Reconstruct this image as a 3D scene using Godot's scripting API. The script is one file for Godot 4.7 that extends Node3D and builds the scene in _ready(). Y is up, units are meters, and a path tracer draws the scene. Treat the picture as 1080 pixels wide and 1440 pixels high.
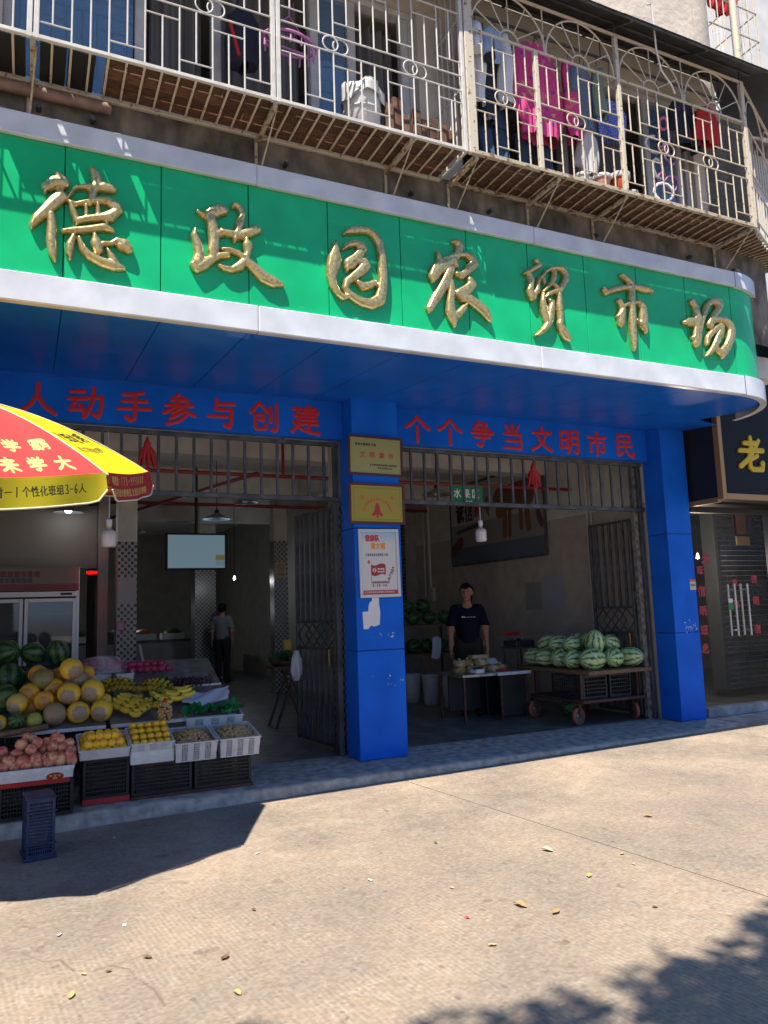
extends Node3D

const SUN_DIR := Vector3(0.42, -1.0, -0.373)
var taken := {}
var cache := {}
var T := {}
var M := {}
var rnd := RandomNumberGenerator.new()

# ---------------------------------------------------------------- helpers
func lin(r: float, g: float, b: float) -> Color:
	return Color(r, g, b).linear_to_srgb()

func numbered(parent: Node, called: String) -> String:
	var k := str(parent.get_instance_id()) + called
	var n: int = taken.get(k, 0)
	taken[k] = n + 1
	return called if n == 0 else "%s_%03d" % [called, n]

func thing(called: String, label: String, category: String, at := Vector3.ZERO, turn := 0.0, group := "") -> Node3D:
	var o := Node3D.new()
	o.name = numbered(self, called)
	add_child(o)
	o.position = at
	o.rotation.y = turn
	tag(o, label, category, group)
	return o

func tag(o: Node, label: String, category: String, group := "", kind := "") -> void:
	if label: o.set_meta("label", label)
	if category: o.set_meta("category", category)
	if group: o.set_meta("group", group)
	if kind: o.set_meta("kind", kind)

func part(parent: Node, called: String, mesh: Mesh, m: Material, at := Vector3.ZERO, rot := Vector3.ZERO) -> MeshInstance3D:
	var o := MeshInstance3D.new()
	o.name = numbered(parent, called)
	o.mesh = mesh
	o.material_override = m
	parent.add_child(o)
	o.position = at
	o.rotation = rot
	return o

func single(called: String, mesh: Mesh, m: Material, label: String, category: String, at := Vector3.ZERO, rot := Vector3.ZERO, group := "") -> MeshInstance3D:
	var o := part(self, called, mesh, m, at, rot)
	tag(o, label, category, group)
	return o

func copy(src: Node3D, at: Vector3, rot := Vector3.ZERO, label := "", group := "") -> Node3D:
	var base := String(src.name)
	var r := src.duplicate() as Node3D
	r.name = numbered(self, base)
	add_child(r)
	r.position = at
	r.rotation = rot
	if label: r.set_meta("label", label)
	if group: r.set_meta("group", group)
	return r

func structure(called: String, mesh: Mesh, m: Material, at := Vector3.ZERO) -> MeshInstance3D:
	var o := part(self, called, mesh, m, at)
	o.set_meta("kind", "structure")
	return o

func new_st() -> SurfaceTool:
	var st := SurfaceTool.new()
	st.begin(Mesh.PRIMITIVE_TRIANGLES)
	return st

func face(st: SurfaceTool, pts: Array, outward: Vector3) -> void:
	var n: Vector3 = (pts[1] - pts[0]).cross(pts[2] - pts[0]).normalized()
	var ccw := n.dot(outward) > 0.0
	if not ccw: n = -n
	for i in range(1, pts.size() - 1):
		var tri: Array = [pts[0], pts[i + 1], pts[i]] if ccw else [pts[0], pts[i], pts[i + 1]]
		for v in tri:
			st.set_normal(n)
			st.add_vertex(v)

# bevelled box added to a SurfaceTool
func add_box(st: SurfaceTool, c: Vector3, s: Vector3, b := 0.0, bas := Basis.IDENTITY) -> void:
	var h := s * 0.5
	b = min(b, min(h.x, min(h.y, h.z)) * 0.9)
	if b <= 0.0:
		for ax in 3:
			for sg in [-1.0, 1.0]:
				var u := (ax + 1) % 3
				var w := (ax + 2) % 3
				var pts := []
				for q in [[-1, -1], [1, -1], [1, 1], [-1, 1]]:
					var v := Vector3.ZERO
					v[ax] = sg * h[ax]
					v[u] = q[0] * h[u]
					v[w] = q[1] * h[w]
					pts.append(c + bas * v)
				var o := Vector3.ZERO
				o[ax] = sg
				face(st, pts, bas * o)
		return
	var i := h - Vector3(b, b, b)
	for ax in 3:
		var u := (ax + 1) % 3
		var w := (ax + 2) % 3
		for sg in [-1.0, 1.0]:
			var pts := []
			for q in [[-1, -1], [1, -1], [1, 1], [-1, 1]]:
				var v := Vector3.ZERO
				v[ax] = sg * h[ax]
				v[u] = q[0] * i[u]
				v[w] = q[1] * i[w]
				pts.append(c + bas * v)
			var o := Vector3.ZERO
			o[ax] = sg
			face(st, pts, bas * o)
		for su in [-1.0, 1.0]:
			for sw in [-1.0, 1.0]:
				var pts := []
				for q in [-1.0, 1.0]:
					var v := Vector3.ZERO
					v[ax] = q * i[ax]
					v[u] = su * h[u]
					v[w] = sw * i[w]
					pts.append(c + bas * v)
				for q in [1.0, -1.0]:
					var v := Vector3.ZERO
					v[ax] = q * i[ax]
					v[u] = su * i[u]
					v[w] = sw * h[w]
					pts.append(c + bas * v)
				var o := Vector3.ZERO
				o[u] = su
				o[w] = sw
				face(st, pts, bas * o)
	for sx in [-1.0, 1.0]:
		for sy in [-1.0, 1.0]:
			for sz in [-1.0, 1.0]:
				var sgn := Vector3(sx, sy, sz)
				face(st, [c + bas * (sgn * Vector3(h.x, i.y, i.z)), c + bas * (sgn * Vector3(i.x, h.y, i.z)), c + bas * (sgn * Vector3(i.x, i.y, h.z))], bas * sgn)

func box(sx: float, sy: float, sz: float, b := 0.0) -> Mesh:
	var k := "b%.4f_%.4f_%.4f_%.4f" % [sx, sy, sz, b]
	if not cache.has(k):
		var st := new_st()
		add_box(st, Vector3.ZERO, Vector3(sx, sy, sz), b)
		cache[k] = st.commit()
	return cache[k]

# a box between two corners, as a part
func slab(parent: Node, called: String, m: Material, a: Vector3, b: Vector3, bev := 0.0) -> MeshInstance3D:
	var s := (b - a).abs()
	return part(parent, called, box(s.x, s.y, s.z, bev), m, (a + b) * 0.5)

func ring_frame(d: Vector3) -> Array:
	var up := Vector3.UP if absf(d.y) < 0.9 else Vector3.RIGHT
	var u := d.cross(up).normalized()
	return [u, d.cross(u).normalized()]

# tube along points with one radius or an array of radii
func add_tube(st: SurfaceTool, pts: Array, rad, sides := 8, caps := true) -> void:
	var rings := []
	var ns := []
	var n := pts.size()
	var u0 := Vector3.ZERO
	for i in n:
		var d: Vector3 = (pts[min(i + 1, n - 1)] - pts[max(i - 1, 0)]).normalized()
		var fr := ring_frame(d)
		var u: Vector3 = fr[0]
		if i > 0:
			u = (u0 - d * u0.dot(d)).normalized()
		u0 = u
		var w := d.cross(u)
		var r: float = rad[i] if rad is Array else rad
		var ring := []
		var nn := []
		for k in sides:
			var a := TAU * k / sides
			var dir := u * cos(a) + w * sin(a)
			nn.append(dir)
			ring.append(pts[i] + dir * r)
		rings.append(ring)
		ns.append(nn)
	for i in n - 1:
		for k in sides:
			var k2 := (k + 1) % sides
			for t in [[i, k], [i + 1, k], [i + 1, k2], [i, k], [i + 1, k2], [i, k2]]:
				st.set_normal(ns[t[0]][t[1]])
				st.add_vertex(rings[t[0]][t[1]])
	if caps:
		for e in [0, n - 1]:
			var o: Vector3 = (pts[0] - pts[1]) if e == 0 else (pts[n - 1] - pts[n - 2])
			face(st, rings[e], o)

func tube(pts: Array, rad, sides := 8) -> Mesh:
	var st := new_st()
	add_tube(st, pts, rad, sides)
	return st.commit()

# lathe: profile of Vector2(radius, y)
func add_lathe(st: SurfaceTool, prof: Array, segs := 24, c := Vector3.ZERO, bas := Basis.IDENTITY) -> void:
	var n := prof.size()
	var nr := []
	for i in n:
		var d: Vector2 = (prof[min(i + 1, n - 1)] - prof[max(i - 1, 0)]).normalized()
		nr.append(Vector2(d.y, -d.x))
	for i in n - 1:
		for k in segs:
			var a := TAU * k / segs
			var b := TAU * (k + 1) / segs
			for t in [[i, a], [i + 1, b], [i + 1, a], [i, a], [i, b], [i + 1, b]]:
				var p: Vector2 = prof[t[0]]
				var q: Vector2 = nr[t[0]]
				st.set_normal(bas * Vector3(q.x * cos(t[1]), q.y, q.x * sin(t[1])))
				st.set_uv(Vector2(t[1] / TAU, p.y))
				st.add_vertex(c + bas * Vector3(p.x * cos(t[1]), p.y, p.x * sin(t[1])))

func lathe(prof: Array, segs := 24) -> Mesh:
	var st := new_st()
	add_lathe(st, prof, segs)
	return st.commit()

# sheet from a grid of points, both sides drawn by the renderer; uv 0..1
func add_grid(st: SurfaceTool, g: Array, uvs = null) -> void:
	var h := g.size()
	var w: int = g[0].size()
	var nn := []
	for j in h:
		var row := []
		for i in w:
			var du: Vector3 = g[j][min(i + 1, w - 1)] - g[j][max(i - 1, 0)]
			var dv: Vector3 = g[min(j + 1, h - 1)][i] - g[max(j - 1, 0)][i]
			row.append(dv.cross(du).normalized())
		nn.append(row)
	for j in h - 1:
		for i in w - 1:
			for t in [[0, 0], [1, 0], [1, 1], [0, 0], [1, 1], [0, 1]]:
				var x: int = i + t[0]
				var y: int = j + t[1]
				st.set_normal(nn[y][x])
				st.set_uv(uvs[y][x] if uvs != null else Vector2(float(x) / (w - 1), float(y) / (h - 1)))
				st.add_vertex(g[y][x])

func grid_mesh(g: Array, uvs = null) -> Mesh:
	var st := new_st()
	add_grid(st, g, uvs)
	return st.commit()

# a flat printed sheet, facing +z, uv upright
func sheet(w: float, h: float) -> Mesh:
	return grid_mesh([[Vector3(-w / 2, h / 2, 0), Vector3(w / 2, h / 2, 0)], [Vector3(-w / 2, -h / 2, 0), Vector3(w / 2, -h / 2, 0)]])

# bar between two points, as one part (square section)
func bar(parent: Node, called: String, m: Material, a: Vector3, b: Vector3, wid: float, dep := -1.0, bev := 0.003) -> MeshInstance3D:
	if dep < 0.0: dep = wid
	var L := a.distance_to(b)
	var o := part(parent, called, box(wid, snappedf(L, 0.001), dep, bev), m, (a + b) * 0.5)
	var d := (b - a).normalized()
	if absf(d.y) < 0.999:
		var x := d.cross(Vector3.UP).normalized()
		o.basis = Basis(x, d, x.cross(d))
	return o

# ---------------------------------------------------------------- textures and materials
func noise_img(freq: float, octaves: int, sd: int, size := 512, type := FastNoiseLite.TYPE_SIMPLEX_SMOOTH) -> Image:
	var n := FastNoiseLite.new()
	n.noise_type = type
	n.frequency = freq
	n.fractal_octaves = octaves
	n.seed = sd
	return n.get_seamless_image(size, size)

func gray_tex(img: Image, lo: float, hi: float, power := 1.0) -> ImageTexture:
	img.convert(Image.FORMAT_L8)
	var d := img.get_data()
	for i in d.size():
		d[i] = int(255.0 * clampf(lerpf(lo, hi, pow(d[i] / 255.0, power)), 0.0, 1.0))
	var o := Image.create_from_data(img.get_width(), img.get_height(), false, Image.FORMAT_L8, d)
	o.convert(Image.FORMAT_RGB8)
	o.generate_mipmaps()
	return ImageTexture.create_from_image(o)

func two_tone(img: Image, a: Color, b: Color, edge: float, soft: float) -> ImageTexture:
	img.convert(Image.FORMAT_L8)
	var d := img.get_data()
	var o := Image.create(img.get_width(), img.get_height(), false, Image.FORMAT_RGB8)
	var w := img.get_width()
	for i in d.size():
		var t := smoothstep(edge - soft, edge + soft, d[i] / 255.0)
		o.set_pixel(i % w, i / w, a.lerp(b, t))
	return ImageTexture.create_from_image(o)

func bump_tex(img: Image, strength: float) -> ImageTexture:
	var im := img.duplicate() as Image
	im.convert(Image.FORMAT_RGBA8)
	im.bump_map_to_normal_map(strength)
	return ImageTexture.create_from_image(im)

func mat(key: String, col: Color, rough := 0.6, metal := 0.0, tex: Texture2D = null, scale := 1.0, nrm: Texture2D = null, nscale := 0.5, stretch := Vector3.ONE) -> StandardMaterial3D:
	var m := StandardMaterial3D.new()
	m.albedo_color = col
	m.roughness = rough
	m.metallic = metal
	if tex:
		m.albedo_texture = tex
	if nrm:
		m.normal_enabled = true
		m.normal_texture = nrm
		m.normal_scale = nscale
	if tex or nrm:
		m.uv1_triplanar = true
		m.uv1_world_triplanar = true
		m.uv1_scale = stretch * scale
	m.cull_mode = BaseMaterial3D.CULL_DISABLED
	M[key] = m
	return m

func print_mat(key: String, img: Image, rough := 0.5) -> StandardMaterial3D:
	img.generate_mipmaps()
	var m := StandardMaterial3D.new()
	m.albedo_texture = ImageTexture.create_from_image(img)
	m.roughness = rough
	m.cull_mode = BaseMaterial3D.CULL_DISABLED
	M[key] = m
	return m

func vcol_mat(key: String, rough := 0.5) -> StandardMaterial3D:
	var m := StandardMaterial3D.new()
	m.vertex_color_use_as_albedo = true
	m.roughness = rough
	M[key] = m
	return m

# ---------------------------------------------------------------- lettering
# strokes of the characters in a box of 100 x 100, y down
const G := {
	"人": [[50, 5, 48, 40, 30, 70, 5, 92], [50, 40, 65, 70, 95, 92]],
	"个": [[50, 5, 30, 30, 5, 45], [50, 5, 72, 30, 96, 48], [50, 40, 50, 97]],
	"大": [[5, 40, 95, 35], [50, 5, 48, 45, 30, 75, 5, 95], [50, 42, 68, 72, 96, 93]],
	"一": [[8, 50, 92, 48]],
	"动": [[10, 20, 45, 17], [3, 42, 50, 39], [25, 42, 8, 75, 42, 70], [35, 58, 46, 82], [55, 35, 95, 32, 92, 70, 85, 92, 72, 85], [72, 5, 70, 40, 58, 75, 45, 95]],
	"手": [[75, 6, 50, 14, 22, 16], [15, 36, 85, 33], [4, 60, 96, 56], [52, 14, 53, 60, 50, 90, 38, 95, 28, 85]],
	"参": [[48, 2, 28, 20, 70, 18], [62, 10, 76, 24], [10, 38, 90, 35], [48, 22, 35, 45, 5, 62], [55, 36, 70, 52, 96, 66], [52, 46, 30, 60], [62, 56, 25, 78], [72, 66, 50, 86, 15, 97]],
	"与": [[30, 5, 28, 38], [28, 20, 85, 18], [28, 40, 78, 38, 76, 70, 70, 95, 55, 88], [3, 62, 62, 60]],
	"创": [[32, 5, 5, 38], [32, 5, 60, 32], [18, 45, 48, 44, 46, 62, 34, 60], [18, 45, 18, 85, 25, 92, 52, 90, 54, 78], [70, 20, 70, 65], [90, 5, 90, 88, 84, 96, 74, 90]],
	"建": [[8, 15, 28, 12, 14, 38, 28, 38, 24, 62, 5, 92], [10, 60, 35, 82, 60, 90, 97, 95], [42, 14, 85, 12, 85, 38], [36, 26, 95, 24], [42, 38, 85, 37], [40, 50, 88, 49], [34, 64, 94, 62], [62, 3, 62, 80]],
	"争": [[38, 2, 15, 28], [38, 12, 68, 12, 55, 26], [18, 32, 78, 30, 78, 62], [5, 46, 97, 44], [18, 62, 80, 60], [50, 28, 50, 88, 42, 96, 30, 88]],
	"当": [[50, 3, 50, 32], [22, 10, 34, 28], [78, 8, 66, 28], [14, 40, 86, 40, 86, 96], [20, 66, 84, 66], [12, 94, 88, 94]],
	"文": [[50, 3, 52, 18], [8, 26, 92, 24], [70, 28, 55, 58, 30, 80, 5, 94], [28, 30, 45, 60, 70, 82, 96, 94]],
	"明": [[8, 12, 8, 78], [8, 14, 40, 13, 40, 76], [8, 44, 40, 43], [8, 76, 40, 74], [56, 8, 56, 55, 50, 80, 40, 96], [56, 10, 90, 8, 90, 88, 84, 96, 74, 90], [56, 34, 90, 33], [56, 58, 90, 57]],
	"市": [[50, 3, 52, 16], [5, 26, 95, 24], [18, 44, 18, 84], [18, 44, 84, 43, 84, 76, 78, 84, 68, 78], [50, 26, 50, 98]],
	"民": [[15, 8, 80, 6, 80, 30], [15, 30, 80, 30], [15, 8, 15, 92, 38, 80], [12, 54, 88, 50], [46, 30, 56, 66, 74, 90, 94, 95, 95, 80]],
	"水": [[50, 3, 50, 88, 44, 96, 34, 88], [8, 32, 38, 30, 28, 62, 6, 82], [88, 18, 62, 42], [54, 34, 70, 66, 95, 86]],
	"果": [[18, 8, 82, 8, 82, 46], [18, 8, 18, 46], [18, 27, 82, 27], [18, 46, 82, 46], [4, 62, 96, 61], [50, 8, 50, 98], [46, 64, 28, 84, 6, 94], [54, 64, 72, 84, 95, 93]],
	"区": [[90, 8, 12, 8, 12, 92, 95, 92], [72, 22, 52, 52, 26, 78], [30, 26, 54, 50, 78, 76]],
	"老": [[50, 3, 50, 40], [25, 20, 75, 18], [5, 42, 95, 38], [82, 10, 60, 38, 35, 65, 5, 85], [72, 54, 42, 66], [42, 52, 42, 86, 52, 93, 88, 92, 92, 74]],
	"来": [[14, 22, 86, 20], [28, 30, 36, 44], [72, 28, 64, 44], [4, 52, 96, 50], [50, 3, 50, 98], [46, 54, 28, 78, 5, 92], [54, 54, 72, 76, 95, 90]],
	"学": [[22, 5, 32, 20], [48, 3, 54, 18], [78, 4, 66, 22], [10, 42, 10, 28, 92, 26, 86, 40], [28, 46, 70, 44, 50, 58], [52, 56, 52, 88, 44, 96, 32, 90], [8, 66, 94, 64]],
	"霸": [[15, 6, 85, 6], [8, 30, 8, 16, 92, 16, 90, 28], [50, 6, 50, 36], [24, 23, 40, 23], [24, 32, 40, 32], [60, 23, 76, 23], [60, 32, 76, 32], [5, 48, 50, 47], [18, 40, 18, 56], [38, 40, 38, 56, 18, 56], [10, 64, 46, 64, 46, 80, 10, 80, 10, 64], [4, 90, 52, 89], [28, 56, 28, 98], [62, 44, 62, 80, 52, 97], [62, 44, 92, 44, 92, 90, 82, 94], [62, 60, 92, 60], [62, 76, 92, 76]],
	"对": [[5, 22, 42, 20, 30, 60, 4, 90], [10, 38, 42, 82], [48, 34, 98, 32], [80, 5, 80, 88, 74, 96, 64, 90], [56, 52, 66, 68]],
	"性": [[22, 3, 22, 98], [8, 25, 6, 48], [36, 22, 42, 40], [62, 8, 48, 38], [54, 32, 92, 31], [72, 5, 72, 92], [50, 60, 92, 59], [42, 93, 98, 92]],
	"化": [[34, 4, 22, 34, 4, 56], [24, 36, 24, 97], [60, 4, 60, 84, 68, 92, 92, 90, 95, 74], [92, 28, 48, 60]],
	"班": [[4, 14, 36, 13], [5, 46, 34, 45], [20, 14, 20, 78], [2, 82, 38, 76], [46, 20, 44, 44], [54, 4, 52, 60, 40, 96], [62, 12, 98, 11], [64, 46, 96, 45], [80, 12, 80, 84], [58, 88, 99, 87]],
	"组": [[26, 4, 8, 32, 32, 32, 8, 62, 38, 58], [5, 88, 38, 78], [50, 10, 50, 90], [50, 10, 86, 10, 86, 90], [50, 36, 86, 36], [50, 62, 86, 62], [38, 92, 98, 91]],
	"诚": [[14, 6, 24, 20], [6, 36, 22, 36, 20, 86, 36, 74], [38, 26, 96, 24], [42, 26, 42, 60, 30, 95], [42, 48, 60, 47, 58, 76, 50, 74], [66, 4, 72, 60, 90, 92, 96, 78], [90, 40, 70, 70, 50, 95], [80, 6, 90, 16]],
	"信": [[28, 4, 6, 48], [18, 34, 18, 98], [60, 3, 66, 12], [36, 20, 98, 19], [46, 36, 88, 35], [46, 52, 88, 51], [46, 68, 46, 96], [46, 68, 88, 68, 88, 96], [46, 92, 88, 92]],
	"扬": [[4, 26, 36, 24], [20, 4, 20, 92, 10, 86], [4, 64, 36, 52], [46, 12, 84, 10, 56, 40, 94, 40, 90, 80, 80, 94, 70, 86], [62, 46, 40, 70], [76, 46, 50, 90]],
	"令": [[50, 4, 30, 34, 4, 52], [50, 4, 70, 34, 96, 52], [44, 38, 56, 48], [22, 60, 78, 58, 52, 82], [44, 74, 64, 96]],
	"集": [[30, 3, 8, 36], [26, 18, 26, 64], [58, 3, 62, 14], [26, 18, 92, 17], [26, 32, 88, 31], [26, 46, 88, 45], [26, 60, 94, 59], [58, 18, 58, 60], [4, 74, 96, 73], [50, 64, 50, 99], [46, 76, 10, 95], [54, 76, 92, 94]],
	"我": [[40, 6, 10, 18], [4, 34, 96, 32], [30, 14, 30, 88, 20, 82], [6, 66, 50, 54], [60, 4, 66, 60, 86, 94, 96, 78], [88, 46, 46, 92], [76, 8, 88, 20]],
	"排": [[4, 26, 36, 24], [20, 4, 20, 92, 10, 86], [4, 64, 36, 52], [52, 4, 52, 72, 42, 96], [40, 24, 52, 24], [40, 48, 52, 48], [38, 74, 52, 70], [74, 4, 74, 98], [74, 24, 96, 24], [74, 48, 96, 48], [74, 72, 98, 72]],
	"队": [[10, 6, 10, 98], [10, 8, 38, 8, 24, 40, 38, 58, 30, 72, 20, 68], [66, 4, 62, 50, 40, 95], [66, 44, 80, 76, 98, 94]],
	"-": [[25, 50, 75, 50]], "/": [[50, 5, 40, 95]], ":": [[50, 30, 50, 32], [50, 70, 50, 72]],
	"0": [[50, 5, 25, 25, 25, 75, 50, 95, 75, 75, 75, 25, 50, 5]], "1": [[35, 20, 52, 5, 52, 95]], "3": [[25, 12, 60, 6, 72, 25, 45, 46, 76, 68, 60, 94, 24, 88]],
	"5": [[72, 6, 34, 6, 30, 46, 62, 44, 76, 68, 58, 94, 26, 90]], "6": [[66, 6, 36, 36, 26, 70, 48, 95, 74, 76, 64, 52, 30, 60]], "7": [[24, 8, 76, 8, 44, 95]],
	"8": [[50, 48, 30, 28, 50, 5, 70, 28, 50, 48, 24, 72, 50, 95, 76, 72, 50, 48]], "9": [[70, 40, 40, 50, 28, 28, 48, 6, 72, 24, 68, 64, 40, 95]],
}

func draw_seg(img: Image, a: Vector2, b: Vector2, r: float, col: Color) -> void:
	var x0 := int(maxf(0, floorf(minf(a.x, b.x) - r - 1)))
	var x1 := int(minf(img.get_width() - 1, ceilf(maxf(a.x, b.x) + r + 1)))
	var y0 := int(maxf(0, floorf(minf(a.y, b.y) - r - 1)))
	var y1 := int(minf(img.get_height() - 1, ceilf(maxf(a.y, b.y) + r + 1)))
	var d := b - a
	var L := maxf(d.length_squared(), 0.0001)
	for y in range(y0, y1 + 1):
		for x in range(x0, x1 + 1):
			var p := Vector2(x, y)
			var t := clampf((p - a).dot(d) / L, 0.0, 1.0)
			var k := clampf(r - p.distance_to(a + d * t) + 0.5, 0.0, 1.0)
			if k > 0.0:
				img.set_pixel(x, y, img.get_pixel(x, y).lerp(col, k))

func draw_char(img: Image, ch: String, x: float, y: float, w: float, h: float, r: float, col: Color) -> void:
	if not G.has(ch): return
	for s in G[ch]:
		for i in range(0, s.size() - 2, 2):
			draw_seg(img, Vector2(x + s[i] * w * 0.01, y + s[i + 1] * h * 0.01), Vector2(x + s[i + 2] * w * 0.01, y + s[i + 3] * h * 0.01), r, col)

func draw_text(img: Image, s: String, x: float, y: float, w: float, h: float, gap: float, r: float, col: Color) -> void:
	for i in s.length():
		draw_char(img, s[i], x + i * (w + gap), y, w, h, r, col)

# solid letter from strokes [x, y, r, x, y, r, ...] in mm: a cut shape with a bulging front
func stroke_mesh(strokes: Array, cell: float, base: float, bulge: float, bevel := 0.014) -> Mesh:
	var lo := Vector2(1e9, 1e9)
	var hi := -lo
	for s in strokes:
		for i in range(0, s.size(), 3):
			var p := Vector2(s[i], s[i + 1]) * 0.001
			var r: float = s[i + 2] * 0.001 + cell * 1.5
			lo = lo.min(p - Vector2(r, r))
			hi = hi.max(p + Vector2(r, r))
	var nx := int(ceil((hi.x - lo.x) / cell)) + 1
	var ny := int(ceil((hi.y - lo.y) / cell)) + 1
	var f := PackedFloat32Array()
	f.resize(nx * ny)
	f.fill(-1.0)
	var rmax := 0.0
	for s in strokes:
		for i in range(0, s.size() - 3, 3):
			var a := Vector2(s[i], s[i + 1]) * 0.001
			var b := Vector2(s[i + 3], s[i + 4]) * 0.001
			var ra: float = s[i + 2] * 0.001
			var rb: float = s[i + 5] * 0.001
			var R := maxf(ra, rb) + cell * 2.0
			rmax = maxf(rmax, maxf(ra, rb))
			var d := b - a
			var L := maxf(d.length_squared(), 1e-9)
			for y in range(maxi(0, int((minf(a.y, b.y) - R - lo.y) / cell)), mini(ny - 1, int((maxf(a.y, b.y) + R - lo.y) / cell) + 1) + 1):
				for x in range(maxi(0, int((minf(a.x, b.x) - R - lo.x) / cell)), mini(nx - 1, int((maxf(a.x, b.x) + R - lo.x) / cell) + 1) + 1):
					var p := lo + Vector2(x, y) * cell
					var t := clampf((p - a).dot(d) / L, 0.0, 1.0)
					var v := lerpf(ra, rb, t) - p.distance_to(a + d * t)
					if v > f[y * nx + x]: f[y * nx + x] = v
	var st := new_st()
	var ht := func(v: float) -> float: return base + bulge * (0.62 * sin(PI * 0.5 * clampf(v / bevel, 0.0, 1.0)) + 0.38 * clampf(v / rmax, 0.0, 1.0))
	for y in ny - 1:
		for x in nx - 1:
			var v := [f[y * nx + x], f[y * nx + x + 1], f[(y + 1) * nx + x + 1], f[(y + 1) * nx + x]]
			if v[0] <= 0 and v[1] <= 0 and v[2] <= 0 and v[3] <= 0: continue
			var c := [lo + Vector2(x, y) * cell, lo + Vector2(x + 1, y) * cell, lo + Vector2(x + 1, y + 1) * cell, lo + Vector2(x, y + 1) * cell]
			var poly := []
			var zs := []
			var edge := []
			for i in 4:
				var j := (i + 1) % 4
				if v[i] > 0:
					poly.append(c[i])
					zs.append(v[i])
				if (v[i] > 0) != (v[j] > 0):
					var t: float = v[i] / (v[i] - v[j])
					var q: Vector2 = c[i].lerp(c[j], t)
					poly.append(q)
					zs.append(0.0)
					edge.append(q)
			st.set_smooth_group(1)
			for i in range(1, poly.size() - 1):
				for k in [0, i + 1, i]:
					st.add_vertex(Vector3(poly[k].x, poly[k].y, ht.call(zs[k])))
			if edge.size() == 2:
				st.set_smooth_group(2)
				var e0: Vector2 = edge[0]
				var e1: Vector2 = edge[1]
				for q in [[e0, base], [e1, base], [e1, 0.0], [e0, base], [e1, 0.0], [e0, 0.0]]:
					st.add_vertex(Vector3(q[0].x, q[0].y, q[1]))
	st.generate_normals()
	return st.commit()

func glyph_strokes(ch: String, size: float, r: float) -> Array:
	var o := []
	for s in G[ch]:
		var q := []
		for i in range(0, s.size(), 2):
			q.append_array([(s[i] - 50.0) * size * 10.0, (50.0 - s[i + 1]) * size * 10.0, r * 1000.0 * (0.85 + 0.25 * float(i) / s.size())])
		o.append(q)
	return o

# ---------------------------------------------------------------- camera, sky, sun
func set_camera() -> void:
	var cam := Camera3D.new()
	cam.name = "camera"
	add_child(cam)
	var y := deg_to_rad(25.237)
	var p := deg_to_rad(7.329)
	var r := deg_to_rad(-1.84)
	var fw := Vector3(sin(y) * cos(p), sin(p), -cos(y) * cos(p))
	var rt := Vector3(cos(y), 0, sin(y))
	var up := rt.cross(fw)
	var r2 := rt * cos(r) + up * sin(r)
	var u2 := -rt * sin(r) + up * cos(r)
	cam.basis = Basis(r2, u2, -fw)
	cam.position = Vector3(0, 1.42, 6.798)
	cam.fov = rad_to_deg(2.0 * atan(720.0 / 1064.218))
	cam.near = 0.05
	cam.far = 400.0
	cam.current = true

func set_light() -> void:
	var env := Environment.new()
	var sky := Sky.new()
	var sm := ProceduralSkyMaterial.new()
	sm.sky_top_color = lin(0.11, 0.26, 0.62)
	sm.sky_horizon_color = lin(0.46, 0.60, 0.82)
	sm.sky_curve = 0.16
	sm.ground_bottom_color = lin(0.16, 0.14, 0.12)
	sm.ground_horizon_color = lin(0.34, 0.36, 0.38)
	sm.sun_angle_max = 1.0
	sky.sky_material = sm
	env.background_mode = Environment.BG_SKY
	env.sky = sky
	env.background_energy_multiplier = SKY_ENERGY
	env.tonemap_mode = Environment.TONE_MAPPER_LINEAR
	env.tonemap_exposure = EXPOSURE
	env.sdfgi_enabled = true
	env.ssao_enabled = true
	env.ssil_enabled = true
	var we := WorldEnvironment.new()
	we.name = "world_environment"
	we.environment = env
	add_child(we)
	var sun := DirectionalLight3D.new()
	sun.name = "sun"
	sun.light_energy = 1.6
	sun.light_color = Color(1.0, 0.955, 0.885)
	sun.light_angular_distance = 0.5
	sun.shadow_enabled = true
	sun.directional_shadow_max_distance = 60.0
	add_child(sun)
	sun.look_at_from_position(Vector3.ZERO, SUN_DIR, Vector3.FORWARD)

const SKY_ENERGY := 0.62
const EXPOSURE := 1.85

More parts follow.
